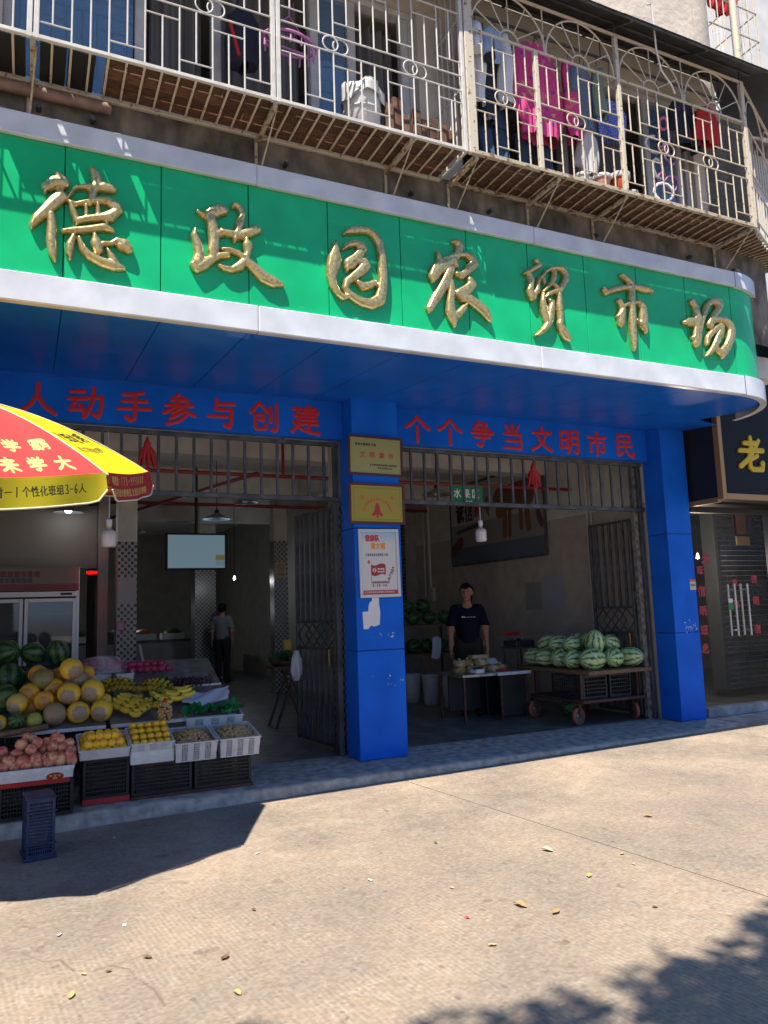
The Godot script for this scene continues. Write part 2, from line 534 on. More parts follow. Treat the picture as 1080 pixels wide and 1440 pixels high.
func make_materials() -> void:
	T.grain = gray_tex(noise_img(0.09, 4, 11), 0.72, 1.0)
	T.blotch = gray_tex(noise_img(0.012, 5, 12), 0.6, 1.0)
	T.worn = gray_tex(noise_img(0.018, 6, 24), 0.55, 1.0, 0.8)
	T.soft = gray_tex(noise_img(0.01, 4, 13), 0.86, 1.0)
	T.dirt = gray_tex(noise_img(0.02, 6, 14), 0.35, 1.0, 0.7)
	var wood := noise_img(0.03, 5, 15)
	T.wood = gray_tex(wood, 0.5, 1.0)
	T.bump = bump_tex(noise_img(0.06, 5, 16), 3.0)
	T.fine_bump = bump_tex(noise_img(0.2, 3, 17), 2.0)
	T.wave = bump_tex(noise_img(0.012, 3, 18), 4.0)
	T.rust = two_tone(noise_img(0.02, 6, 19), lin(0.42, 0.38, 0.29), lin(0.20, 0.10, 0.05), 0.66, 0.09)
	T.cream_rust = two_tone(noise_img(0.02, 6, 20), lin(0.56, 0.52, 0.42), lin(0.24, 0.14, 0.07), 0.78, 0.05)
	T.gold = two_tone(noise_img(0.025, 5, 21), lin(0.62, 0.51, 0.26), lin(0.40, 0.29, 0.09), 0.64, 0.16)
	T.chips = two_tone(noise_img(0.03, 5, 22), lin(0.03, 0.045, 0.05), lin(0.30, 0.31, 0.30), 0.86, 0.03)
	mat("blue", lin(0.012, 0.155, 0.76), 0.30, 0.0, T.soft, 0.35, T.wave, 0.05)
	mat("green", lin(0.004, 0.52, 0.195), 0.27, 0.0, T.soft, 0.35, T.wave, 0.06)
	mat("white_trim", lin(0.70, 0.76, 0.84), 0.28, 0.0, T.soft, 0.5, T.wave, 0.05)
	M.blue.metallic_specular = 0.2
	M.green.metallic_specular = 0.55
	M.white_trim.metallic_specular = 0.6
	mat("seam", lin(0.01, 0.02, 0.03), 0.8)
	var g := mat("gold", Color.WHITE, 0.33, 0.75, T.gold, 1.6, T.bump, 0.18)
	g.uv1_scale = Vector3.ONE * 2.2
	mat("red_letter", lin(0.52, 0.025, 0.03), 0.4)
	mat("steel", lin(0.13, 0.14, 0.15), 0.5, 0.3, T.blotch, 0.8)
	mat("steel_chipped", Color.WHITE, 0.5, 0.1, T.chips, 1.4)
	mat("cream_post", lin(0.36, 0.33, 0.27), 0.5, 0.0, T.dirt, 1.1)
	mat("cage_white", lin(0.66, 0.66, 0.64), 0.42, 0.0, T.soft, 1.5)
	mat("cage_cream", Color.WHITE, 0.5, 0.0, T.cream_rust, 1.3)
	mat("cage_rail_rust", Color.WHITE, 0.6, 0.0, T.rust, 1.3)
	mat("plank", lin(0.24, 0.115, 0.065), 0.75, 0.0, T.wood, 0.7, null, 0.5, Vector3(1, 1, 6))
	mat("plank_b", lin(0.16, 0.075, 0.045), 0.75, 0.0, T.wood, 0.8, null, 0.5, Vector3(1, 1, 6))
	mat("board", lin(0.30, 0.17, 0.10), 0.75, 0.0, T.wood, 0.9, null, 0.5, Vector3(5, 1, 1))
	mat("deck_wood", lin(0.36, 0.20, 0.10), 0.7, 0.0, T.wood, 1.0, null, 0.5, Vector3(1, 5, 5))
	mat("cart_steel", lin(0.16, 0.07, 0.05), 0.6, 0.2, T.blotch, 1.5)
	mat("concrete_wall", lin(0.27, 0.24, 0.20), 0.9, 0.0, T.dirt, 0.35, T.bump, 0.4, Vector3(1, 0.6, 1))
	mat("cream_wall", lin(0.66, 0.60, 0.52), 0.9, 0.0, T.soft, 0.3, T.bump, 0.25)
	mat("doorstep", lin(0.60, 0.57, 0.52), 0.85, 0.0, T.worn, 0.75, T.bump, 0.35)
	mat("floor", lin(0.22, 0.23, 0.23), 0.42, 0.0, T.blotch, 0.5, T.fine_bump, 0.15)
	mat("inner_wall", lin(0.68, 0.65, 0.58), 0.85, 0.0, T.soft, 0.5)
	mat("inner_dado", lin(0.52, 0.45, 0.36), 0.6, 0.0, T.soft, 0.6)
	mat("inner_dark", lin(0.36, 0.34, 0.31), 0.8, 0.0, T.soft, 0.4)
	mat("ceiling", lin(0.68, 0.67, 0.64), 0.9, 0.0, T.soft, 0.4)
	mat("red_pipe", lin(0.26, 0.025, 0.025), 0.4)
	mat("white_pipe", lin(0.5, 0.48, 0.43), 0.5)
	mat("plastic_white", lin(0.72, 0.72, 0.72), 0.4, 0.0, T.soft, 2.0)
	mat("plastic_black", lin(0.014, 0.015, 0.017), 0.5, 0.0, T.blotch, 1.5)
	mat("plastic_blue", lin(0.03, 0.055, 0.15), 0.45, 0.0, T.blotch, 2.0)
	mat("foam", lin(0.78, 0.78, 0.76), 0.8, 0.0, T.soft, 2.0, T.fine_bump, 0.2)
	mat("metal_sheet", lin(0.5, 0.51, 0.52), 0.35, 0.6, T.blotch, 1.0)
	mat("red_paint", lin(0.42, 0.02, 0.02), 0.45)
	mat("black_matte", lin(0.012, 0.013, 0.015), 0.55)
	mat("black_gloss", lin(0.012, 0.013, 0.016), 0.2)
	M.black_gloss.metallic_specular = 0.25
	mat("brass_trim", lin(0.42, 0.24, 0.10), 0.35, 0.5)
	mat("wheel_tyre", lin(0.35, 0.09, 0.05), 0.6)
	mat("wheel_hub", lin(0.35, 0.34, 0.33), 0.4, 0.6, T.dirt, 5.0)
	mat("awning", lin(0.055, 0.06, 0.06), 0.6, 0.0, T.blotch, 0.7)
	mat("leaf_green", lin(0.04, 0.11, 0.025), 0.5)
	mat("paper_white", lin(0.7, 0.7, 0.7), 0.7)
	mat("brown_box", lin(0.22, 0.13, 0.07), 0.8, 0.0, T.blotch, 2.0)
	mat("curtain", lin(0.17, 0.17, 0.18), 0.85)
	mat("frame_white", lin(0.62, 0.63, 0.64), 0.4, 0.0, T.soft, 1.0)
	mat("brick_dark", lin(0.085, 0.09, 0.092), 0.75, 0.0, T.grain, 3.0)
	mat("brick_darker", lin(0.065, 0.07, 0.074), 0.75, 0.0, T.grain, 3.3)
	mat("mortar", lin(0.62, 0.62, 0.60), 0.9)
	mat("bark", lin(0.12, 0.09, 0.065), 0.9, 0.0, T.dirt, 1.0)
	mat("apron", lin(0.46, 0.49, 0.52), 0.5, 0.0, T.blotch, 0.6)
	var lf := mat("leaf", lin(0.05, 0.12, 0.025), 0.5)
	lf.backlight_enabled = true
	lf.backlight = lin(0.06, 0.12, 0.01)
	var gl := mat("window_glass", lin(0.16, 0.30, 0.50), 0.04)
	gl.transparency = BaseMaterial3D.TRANSPARENCY_ALPHA
	gl.albedo_color.a = 0.55
	gl.metallic_specular = 0.9
	var g2 := mat("shop_glass", lin(0.5, 0.55, 0.55), 0.03)
	g2.transparency = BaseMaterial3D.TRANSPARENCY_ALPHA
	g2.albedo_color.a = 0.03
	g2.metallic_specular = 0.2
	vcol_mat("melon", 0.38)
	vcol_mat("fruit", 0.45)
	vcol_mat("skin", 0.7).metallic_specular = 0.2
	vcol_mat("tile", 0.3)

# ---------------------------------------------------------------- ground
func gy(x: float) -> float:
	return lerpf(-0.125, -0.014, clampf(x / 7.5, 0.0, 1.0))

func joint_x(z: float) -> float:
	return lerpf(3.18, 3.41, (z - 1.85) / 2.09)

const PX0 := -2.0
const PZ0 := 0.2
const PSPAN := 9.0

func pavement_material() -> StandardMaterial3D:
	var S := 1400
	var big := FastNoiseLite.new()
	big.seed = 5
	big.frequency = 0.006
	big.fractal_octaves = 4
	var nb := big.get_image(S, S).get_data()
	var mid := FastNoiseLite.new()
	mid.seed = 6
	mid.frequency = 0.035
	mid.fractal_octaves = 4
	var nm := mid.get_image(S, S).get_data()
	var fine := FastNoiseLite.new()
	fine.seed = 7
	fine.noise_type = FastNoiseLite.TYPE_VALUE
	fine.frequency = 0.45
	fine.fractal_octaves = 2
	var nf := fine.get_image(S, S).get_data()
	var spot := FastNoiseLite.new()
	spot.seed = 8
	spot.noise_type = FastNoiseLite.TYPE_CELLULAR
	spot.frequency = 0.03
	spot.fractal_type = FastNoiseLite.FRACTAL_NONE
	var ns := spot.get_image(S, S).get_data()
	var col := PackedByteArray()
	col.resize(S * S * 3)
	var hgt := PackedByteArray()
	hgt.resize(S * S)
	var k := PSPAN / S
	for y in S:
		for x in S:
			var i := y * S + x
			var b := nb[i] / 255.0
			var m := nm[i] / 255.0
			var f := nf[i] / 255.0
			var wx := PX0 + x * k
			var wz := PZ0 + y * k
			# brushed grooves, worn away in patches
			var gr := 0.5 + 0.5 * sin((wx - wz * 0.11 + m * 0.02) * TAU / 0.026)
			var worn := smoothstep(0.36, 0.62, m * 0.55 + b * 0.45) * smoothstep(1.6, 2.6, wz)
			var v := 0.80 + 0.19 * (b - 0.5) + 0.10 * (m - 0.5) + 0.20 * (f - 0.5)
			v -= 0.085 * worn * (1.0 - gr) 
			if f > 0.86: v += 0.06
			if ns[i] < 16 and m > 0.56: v -= 0.10
			var warm := 0.02 * (b - m)
			col[i * 3] = int(clampf((0.712 + warm) * v, 0, 1) * 255.0)
			col[i * 3 + 1] = int(clampf(0.652 * v, 0, 1) * 255.0)
			col[i * 3 + 2] = int(clampf((0.585 - warm) * v, 0, 1) * 255.0)
			hgt[i] = int(clampf(0.45 + 0.25 * (m - 0.5) + 0.30 * (f - 0.5) + 0.28 * worn * (gr - 0.5), 0, 1) * 255.0)
	var ci := Image.create_from_data(S, S, false, Image.FORMAT_RGB8, col)
	# the crack and the old stains
	var crk := [[Vector2(0.01, 2.62), Vector2(0.10, 2.78), Vector2(0.17, 2.80), Vector2(0.22, 2.95), Vector2(0.30, 3.0), Vector2(0.37, 2.98), Vector2(0.44, 3.06), Vector2(0.47, 3.2), Vector2(0.51, 3.3), Vector2(0.53, 3.46)], [Vector2(0.37, 2.98), Vector2(0.47, 2.97), Vector2(0.55, 2.94)]]
	for c in crk:
		for i in c.size() - 1:
			draw_seg(ci, (c[i] - Vector2(PX0, PZ0)) / k, (c[i + 1] - Vector2(PX0, PZ0)) / k, 0.25 + 0.25 * ((i * 7) % 3), lin(0.17, 0.13, 0.10))
	rnd.seed = 77
	for i in 60:
		var c := Vector2(rnd.randf_range(-0.5, 5.5), rnd.randf_range(1.2, 4.6))
		var rr := rnd.randf_range(0.006, 0.03)
		for j in 5:
			var o := Vector2(rnd.randfn(), rnd.randfn()) * rr * 0.8
			draw_seg(ci, (c + o - Vector2(PX0, PZ0)) / k, (c + o * 1.5 - Vector2(PX0, PZ0)) / k, rr * rnd.randf_range(0.3, 0.8) / k, Color(lin(0.17, 0.13, 0.10), 1.0).lerp(lin(0.30, 0.25, 0.20), rnd.randf()))
	var hi := Image.create_from_data(S, S, false, Image.FORMAT_L8, hgt)
	hi.convert(Image.FORMAT_RGBA8)
	hi.bump_map_to_normal_map(2.2)
	ci.generate_mipmaps()
	var m2 := StandardMaterial3D.new()
	m2.albedo_texture = ImageTexture.create_from_image(ci)
	m2.normal_enabled = true
	m2.normal_texture = ImageTexture.create_from_image(hi)
	m2.normal_scale = 0.55
	m2.roughness = 0.88
	M["pavement"] = m2
	return m2

func make_ground() -> void:
	var pm := pavement_material()
	var st := new_st()
	for side in 2:
		var xs: Array = [-60.0, -12.0, -4.0, 0.0, 1.5, 3.0, 99.0] if side == 0 else [99.0, 4.0, 5.0, 6.0, 7.5, 12.0, 60.0]
		var zs := []
		for i in 30: zs.append(-0.3 + i * 0.3)
		zs.append_array([12.0, 20.0, 60.0])
		for j in zs.size() - 1:
			for i in xs.size() - 1:
				for t in [[0, 0], [1, 0], [1, 1], [0, 0], [1, 1], [0, 1]]:
					var z: float = zs[j + t[1]]
					var x: float = xs[i + t[0]]
					if x > 90.0: x = joint_x(z) + (-0.004 if side == 0 else 0.004)
					st.set_normal(Vector3.UP)
					st.set_uv(Vector2((x - PX0) / PSPAN, (z - PZ0) / PSPAN))
					st.add_vertex(Vector3(x, gy(x), z))
	st.generate_tangents()
	structure("pavement", st.commit(), pm)
	# dirt at the bottom of the expansion joint
	var js := new_st()
	var g := [[], []]
	for i in 40:
		var z := -0.3 + i * 0.3
		var x := joint_x(z)
		g[0].append(Vector3(x - 0.02, gy(x) - 0.014, z))
		g[1].append(Vector3(x + 0.02, gy(x) - 0.014, z))
	add_grid(js, g)
	mat("joint_dirt", lin(0.07, 0.055, 0.04), 0.95)
	structure("pavement_joint", js.commit(), M.joint_dirt)
	# doorstep with a chipped, rounded front edge
	var nz := FastNoiseLite.new()
	nz.seed = 3
	nz.frequency = 1.6
	nz.fractal_octaves = 4
	var ds := new_st()
	var prof := [[-0.42, 0.0], [0.0, 0.0], [0.30, -0.001], [0.47, -0.003], [0.502, -0.010], [0.518, -0.028], [0.524, -0.075], [0.530, -0.2]]
	var gg := []
	for p in prof:
		var row := []
		for i in 281:
			var x := -6.0 + i * 0.048
			var e: float = nz.get_noise_2d(x * 3.0, p[1] * 8.0)
			var e2 := nz.get_noise_2d(x * 9.0, 40.0 + p[0] * 9.0)
			var front := clampf((p[0] - 0.2) / 0.3, 0.0, 1.0)
			row.append(Vector3(x, p[1] + front * (e2 * 0.006 + minf(e, 0.0) * 0.008), p[0] + front * (e * 0.022 + e2 * 0.006)))
		gg.append(row)
	add_grid(ds, gg)
	structure("doorstep", ds.commit(), M.doorstep)
	structure("market_floor", box(15.0, 0.2, 15.4), M.floor, Vector3(0.2, -0.101, -8.12))
	structure("shop_apron", box(7.0, 0.3, 0.72), M.apron, Vector3(10.96, -0.148, 0.10))

# ---------------------------------------------------------------- market building
func tile_column(b: Node3D, x0: float, x1: float, z0: float, z1: float, top: float, y0 := 0.0) -> void:
	var c := slab(b, "tiled_column", M.inner_wall, Vector3(x0, y0, z0), Vector3(x1, 3.72, z1))
	var t := 0.0445
	var st := new_st()
	for fc in 2:
		var L := (x1 - x0) if fc == 0 else (z1 - z0)
		var nx := int(round(L / t))
		var w := L / nx
		var ny := int((top - y0) / t)
		for j in ny:
			for i in nx:
				var dark := (i + j) % 2 == 0
				var cc := Color(0.018, 0.018, 0.02) if dark else Color(0.40, 0.38, 0.33)
				cc = cc * (0.85 + 0.15 * fmod(float(i * 37 + j * 91 + i * j * 13) * 0.137, 1.0))
				var y := y0 + (j + 0.5) * t
				var p: Vector3
				var s: Vector3
				if fc == 0:
					p = Vector3(x0 + (i + 0.5) * w, y, z1 + 0.003)
					s = Vector3(w - 0.003, t - 0.003, 0.006)
				else:
					p = Vector3(x0 - 0.003, y, z0 + (i + 0.5) * w)
					s = Vector3(0.006, t - 0.003, w - 0.003)
				st.set_color(cc)
				add_box(st, p - c.position, s)
	var o := part(c, "mosaic_tiles", st.commit(), M.tile)
	o.set_meta("kind", "stuff")

func make_building() -> void:
	var b := thing("market_building", "market hall with blue clad pillars and flats above", "building")
	# blue clad pillars
	for px in [[-1.25, -0.745], [2.876, 3.382], [6.983, 7.383]]:
		var p := Node3D.new()
		p.name = numbered(b, "pillar")
		b.add_child(p)
		slab(p, "core", M.seam, Vector3(px[0] + 0.012, 0, -0.31), Vector3(px[1] - 0.012, 3.6, -0.012))
		var ys := [0.002, 1.03, 2.22, 3.56]
		for i in 3:
			slab(p, "panel", M.blue, Vector3(px[0], ys[i] + 0.003, -0.325), Vector3(px[1], ys[i + 1] - 0.003, 0.0), 0.004)
	# fascia over the two entrances, with the slogan in red
	var words := [["人", 0.033], ["动", 0.419], ["手", 0.829], ["参", 1.231], ["与", 1.642], ["创", 2.049], ["建", 2.469], ["个", 3.732], ["个", 4.135], ["争", 4.551], ["当", 4.955], ["文", 5.366], ["明", 5.77], ["市", 6.178], ["民", 6.613]]
	for bay in [[-0.742, 2.873], [3.385, 6.98], [-6.0, -1.253]]:
		var f := slab(b, "fascia", M.blue, Vector3(bay[0], 3.149, -0.32), Vector3(bay[1], 3.545, -0.22), 0.003)
		for w in words:
			if w[1] > bay[0] and w[1] < bay[1]:
				part(f, "letter", stroke_mesh(glyph_strokes(w[0], 0.30, 0.0205), 0.0075, 0.004, 0.003), M.red_letter, Vector3(w[1], 3.326, -0.219) - f.position)
	# soffit of blue panels from the fascia out to the sign
	var sf := Node3D.new()
	sf.name = "soffit"
	b.add_child(sf)
	# it slopes down a little towards the street
	var S0 := Vector3(0, 3.545, -0.22)
	var S1 := Vector3(0, 3.360, 1.83)
	var sl := atan2(S0.y - S1.y, S1.z - S0.z)
	for i in range(-10, 13):
		var x0 := 0.145 + i * 0.60
		if x0 > 6.0: continue
		var o := part(sf, "panel", box(0.595, 0.02, S0.distance_to(S1) - 0.002, 0.002), M.blue, (S0 + S1) * 0.5 + Vector3(x0 + 0.30, 0.011, 0))
		o.rotation.x = sl
	var cs := new_st()
	var rim := [Vector3(6.148, S1.y, S1.z)]
	for k in 13:
		var a := PI / 2 * k / 12.0
		rim.append(Vector3(6.2 + 0.735 * sin(a), 0, 1.095 + 0.735 * cos(a)))
	rim.append(Vector3(6.935, 0, 0.5))
	rim.append(Vector3(7.42, 0, 0.5))
	rim.append(Vector3(7.42, 0, -0.22))
	rim.append(Vector3(6.148, 0, -0.22))
	for i in rim.size(): rim[i].y = lerpf(S0.y, S1.y, (rim[i].z - S0.z) / (S1.z - S0.z))
	var mid := Vector3(6.5, lerpf(S0.y, S1.y, 0.5), 0.8)
	for i in rim.size(): face(cs, [rim[i], rim[(i + 1) % rim.size()], mid], Vector3.DOWN)
	part(sf, "corner_panel", cs.commit(), M.blue)
	# ground floor room
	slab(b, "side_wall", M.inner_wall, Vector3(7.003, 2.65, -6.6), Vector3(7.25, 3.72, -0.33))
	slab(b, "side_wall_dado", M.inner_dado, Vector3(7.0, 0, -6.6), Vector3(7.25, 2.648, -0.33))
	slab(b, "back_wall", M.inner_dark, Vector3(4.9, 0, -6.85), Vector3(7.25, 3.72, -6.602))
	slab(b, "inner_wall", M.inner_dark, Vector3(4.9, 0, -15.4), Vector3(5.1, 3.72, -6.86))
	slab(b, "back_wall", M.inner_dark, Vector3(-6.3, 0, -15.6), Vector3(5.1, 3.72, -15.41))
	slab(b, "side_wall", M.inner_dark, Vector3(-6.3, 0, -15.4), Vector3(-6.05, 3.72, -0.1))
	slab(b, "front_wall", M.blue, Vector3(-6.05, 0, -0.3), Vector3(-4.6, 3.147, -0.1))
	slab(b, "ceiling", M.ceiling, Vector3(-6.3, 3.72, -15.6), Vector3(7.25, 3.95, 1.49))
	for z in [-2.4, -5.2, -9.0]:
		slab(b, "ceiling_beam", M.ceiling, Vector3(-6.04, 3.34, z - 0.16), Vector3(6.99, 3.718, z + 0.16))
	slab(b, "ceiling_beam", M.ceiling, Vector3(4.02, 3.30, -6.3), Vector3(4.24, 3.716, -2.57))
	slab(b, "cold_store_partition", mat("partition", lin(0.22, 0.20, 0.17), 0.85), Vector3(-5.9, 2.12, -4.66), Vector3(0.86, 3.0, -4.55))
	slab(b, "cold_store_side", M.inner_dark, Vector3(0.87, 0, -6.6), Vector3(1.0, 3.3, -4.4))
	tile_column(b, 1.08, 1.335, -4.26, -4.0, 2.48)
	tile_column(b, 4.0, 4.25, -6.66, -6.4, 2.73)
	tile_column(b, 2.92, 3.36, -0.78, -0.40, 2.62)
	tile_column(b, 3.3, 3.75, -10.45, -10.0, 2.5)
	# shutter in the back wall
	var sh := Node3D.new()
	sh.name = "shutter"
	b.add_child(sh)
	for i in 26:
		slab(sh, "slat", M.steel, Vector3(5.5, 1.45 + i * 0.075, -6.6), Vector3(6.75, 1.518 + i * 0.075, -6.58), 0.01)
	# pipes under the ceiling
	part(b, "sprinkler_pipe", tube([Vector3(-5.9, 3.02, -1.7), Vector3(6.95, 3.02, -1.7)], 0.022), M.red_pipe)
	part(b, "sprinkler_pipe", tube([Vector3(-5.9, 3.28, -6.0), Vector3(6.95, 3.28, -6.0)], 0.03), M.red_pipe)
	part(b, "sprinkler_pipe", tube([Vector3(2.7, 3.02, -1.7), Vector3(2.7, 3.7, -1.7)], 0.02), M.red_pipe)
	part(b, "sprinkler_pipe", tube([Vector3(2.4, 3.05, -1.75), Vector3(0.6, 3.1, -9.0)], 0.028), M.red_pipe)
	part(b, "conduit", tube([Vector3(6.975, 0.9, -1.42), Vector3(6.975, 3.7, -1.42)], 0.018), M.white_pipe)
	part(b, "conduit", tube([Vector3(6.975, 0.9, -1.34), Vector3(6.975, 3.7, -1.34)], 0.014), M.white_pipe)
	part(b, "conduit", tube([Vector3(6.97, 1.75, -6.0), Vector3(6.97, 3.7, -6.0)], 0.03), M.white_pipe)
	part(b, "conduit", tube([Vector3(6.97, 1.65, -6.2), Vector3(6.97, 3.7, -6.2)], 0.02), M.white_pipe)
	slab(b, "switch_box", M.white_pipe, Vector3(6.93, 1.55, -6.05), Vector3(6.998, 1.80, -5.85), 0.006)
	# ---- the flats above
	var W := 1.751
	slab(b, "parapet", M.concrete_wall, Vector3(-6.3, 3.955, W - 0.25), Vector3(6.11, 4.93, W))
	slab(b, "lintel", M.cream_wall, Vector3(-6.3, 6.41, W - 0.25), Vector3(6.11, 11.5, W))
	for px in [[-6.3, -1.36], [-0.47, -0.25], [2.826, 3.208], [5.94, 6.11]]:
		slab(b, "pier", M.cream_wall, Vector3(px[0], 4.932, W - 0.25), Vector3(px[1], 6.408, W))
	# rounded end of the upper wall
	for lv in [[3.955, 4.93, M.concrete_wall, "parapet_corner", 6.62], [4.932, 6.408, M.cream_wall, "pier_corner", 6.62], [6.41, 11.5, M.cream_wall, "wall_corner", 6.11]]:
		var g := [[], []]
		for k in 15:
			var a := PI / 2 * k / 14.0
			var cx: float = lv[4]
			var q := Vector2(cx + 0.64 * sin(a), W - 0.64 + 0.64 * cos(a))
			g[0].append(Vector3(q.x, lv[1], q.y))
			g[1].append(Vector3(q.x, lv[0], q.y))
		for r in g.size():
			g[r].append(Vector3(lv[4] + 0.64, lv[1] if r == 0 else lv[0], -4.0))
			g[r].push_front(Vector3(6.108, lv[1] if r == 0 else lv[0], W))
		part(b, lv[3], grid_mesh(g), lv[2])
	# the dark rooms behind the windows
	slab(b, "room_floor", M.inner_dark, Vector3(-6.3, 4.82, -2.5), Vector3(6.11, 4.92, W - 0.26))
	slab(b, "room_ceiling", M.inner_wall, Vector3(-6.3, 6.55, -2.5), Vector3(6.11, 6.7, W - 0.26))
	slab(b, "room_wall", M.inner_dark, Vector3(-6.3, 4.93, -2.7), Vector3(6.7, 6.54, -2.51))
	slab(b, "room_wall", M.inner_dark, Vector3(2.97, 4.93, -2.5), Vector3(3.07, 6.54, W - 0.26))
	slab(b, "room_wall", M.inner_dark, Vector3(5.98, 4.93, -2.5), Vector3(6.07, 6.54, W - 0.26))
	slab(b, "room_wall", M.inner_dark, Vector3(-6.3, 4.93, -2.5), Vector3(-6.2, 6.54, W - 0.26))
	# windows: frame with mullions and the panes that are shut
	for wn in [[-1.36, -0.47, [], [[-1.36, -0.47]]], [-0.25, 2.826, [0.62, 1.163, 1.935, 2.257, 2.741], [[-0.25, 0.62], [1.935, 2.257]]], [3.208, 5.94, [3.946, 4.37, 5.406, 5.82], [[5.406, 5.82]]]]:
		var w := Node3D.new()
		w.name = numbered(b, "window")
		b.add_child(w)
		for yy in [4.934, 6.35]:
			slab(w, "frame", M.frame_white, Vector3(wn[0], yy, W - 0.16), Vector3(wn[1], yy + 0.056, W - 0.06), 0.006)
		for xx in [wn[0] + 0.026, wn[1] - 0.026]:
			slab(w, "frame", M.frame_white, Vector3(xx - 0.026, 4.992, W - 0.16), Vector3(xx + 0.026, 6.348, W - 0.06), 0.006)
		for xx in wn[2]:
			slab(w, "mullion", M.frame_white, Vector3(xx - 0.036, 4.992, W - 0.15), Vector3(xx + 0.036, 6.348, W - 0.07), 0.008)
		for pn in wn[3]:
			slab(w, "pane", M.window_glass, Vector3(pn[0] + 0.045, 4.994, W - 0.113), Vector3(pn[1] - 0.045, 6.346, W - 0.107))
	# curtains in the open windows
	for cu in [[0.70, 1.09, 0.0], [1.22, 1.87, 1.0], [2.31, 2.70, 2.0], [4.0, 4.31, 3.0], [4.45, 5.26, 4.0]]:
		var g := []
		for j in 3:
			var row := []
			for i in 41:
				var t := i / 40.0
				row.append(Vector3(lerpf(cu[0], cu[1], t), [6.33, 5.6, 4.95][j], 1.48 + 0.03 * sin(t * (cu[1] - cu[0]) * 62.0 + cu[2]) + 0.01 * sin(t * 31.0 + j)))
			g.append(row)
		part(b, "curtain", grid_mesh(g), M.curtain)
	var lo := Node3D.new()
	lo.name = "louvre_screen"
	b.add_child(lo)
	for i in 22:
		var sl2 := part(lo, "slat", box(0.62, 0.05, 0.012, 0.002), M.steel, Vector3(6.40, 5.0 + i * 0.062, W + 0.022))
		sl2.rotation.x = 0.5
	# pipes at the foot of the parapet
	part(b, "drain_pipe", tube([Vector3(-6, 4.80, 1.82), Vector3(0.42, 4.80, 1.82)], 0.04, 10), mat("pipe_pink", lin(0.34, 0.21, 0.17), 0.6, 0.0, T.blotch, 1.0))
	for x in [-0.02, 0.31, 1.65, 2.70, 3.44, 4.58, 5.73]:
		part(b, "stub_pipe", tube([Vector3(x, 4.72, 1.73), Vector3(x, 4.72, 1.81)], 0.018, 8), M.steel)
	# neighbour's pale block past the rounded corner
	var n := thing("neighbour_building", "pale rendered block beyond the rounded corner", "building", Vector3(8.3, 0, -1.6))
	mat("pale_wall", lin(0.66, 0.68, 0.70), 0.85, 0.0, T.soft, 0.3)
	slab(n, "wall", M.pale_wall, Vector3(0.2, 4.9, -4.0), Vector3(9.0, 9.0, 0.6))
	slab(n, "wall", M.pale_wall, Vector3(3.2, 9.002, -4.0), Vector3(12.0, 16.0, -0.4))
	slab(n, "ledge", M.concrete_wall, Vector3(0.1, 8.6, 0.601), Vector3(9.0, 8.9, 0.9), 0.01)
	for i in range(1, 3):
		var w := slab(n, "window", M.frame_white, Vector3(1.4 + i * 2.4, 6.0, 0.601), Vector3(2.9 + i * 2.4, 7.6, 0.64), 0.01)
		slab(w, "pane", M.window_glass, Vector3(-0.68, -0.72, 0.021), Vector3(0.68, 0.72, 0.03))

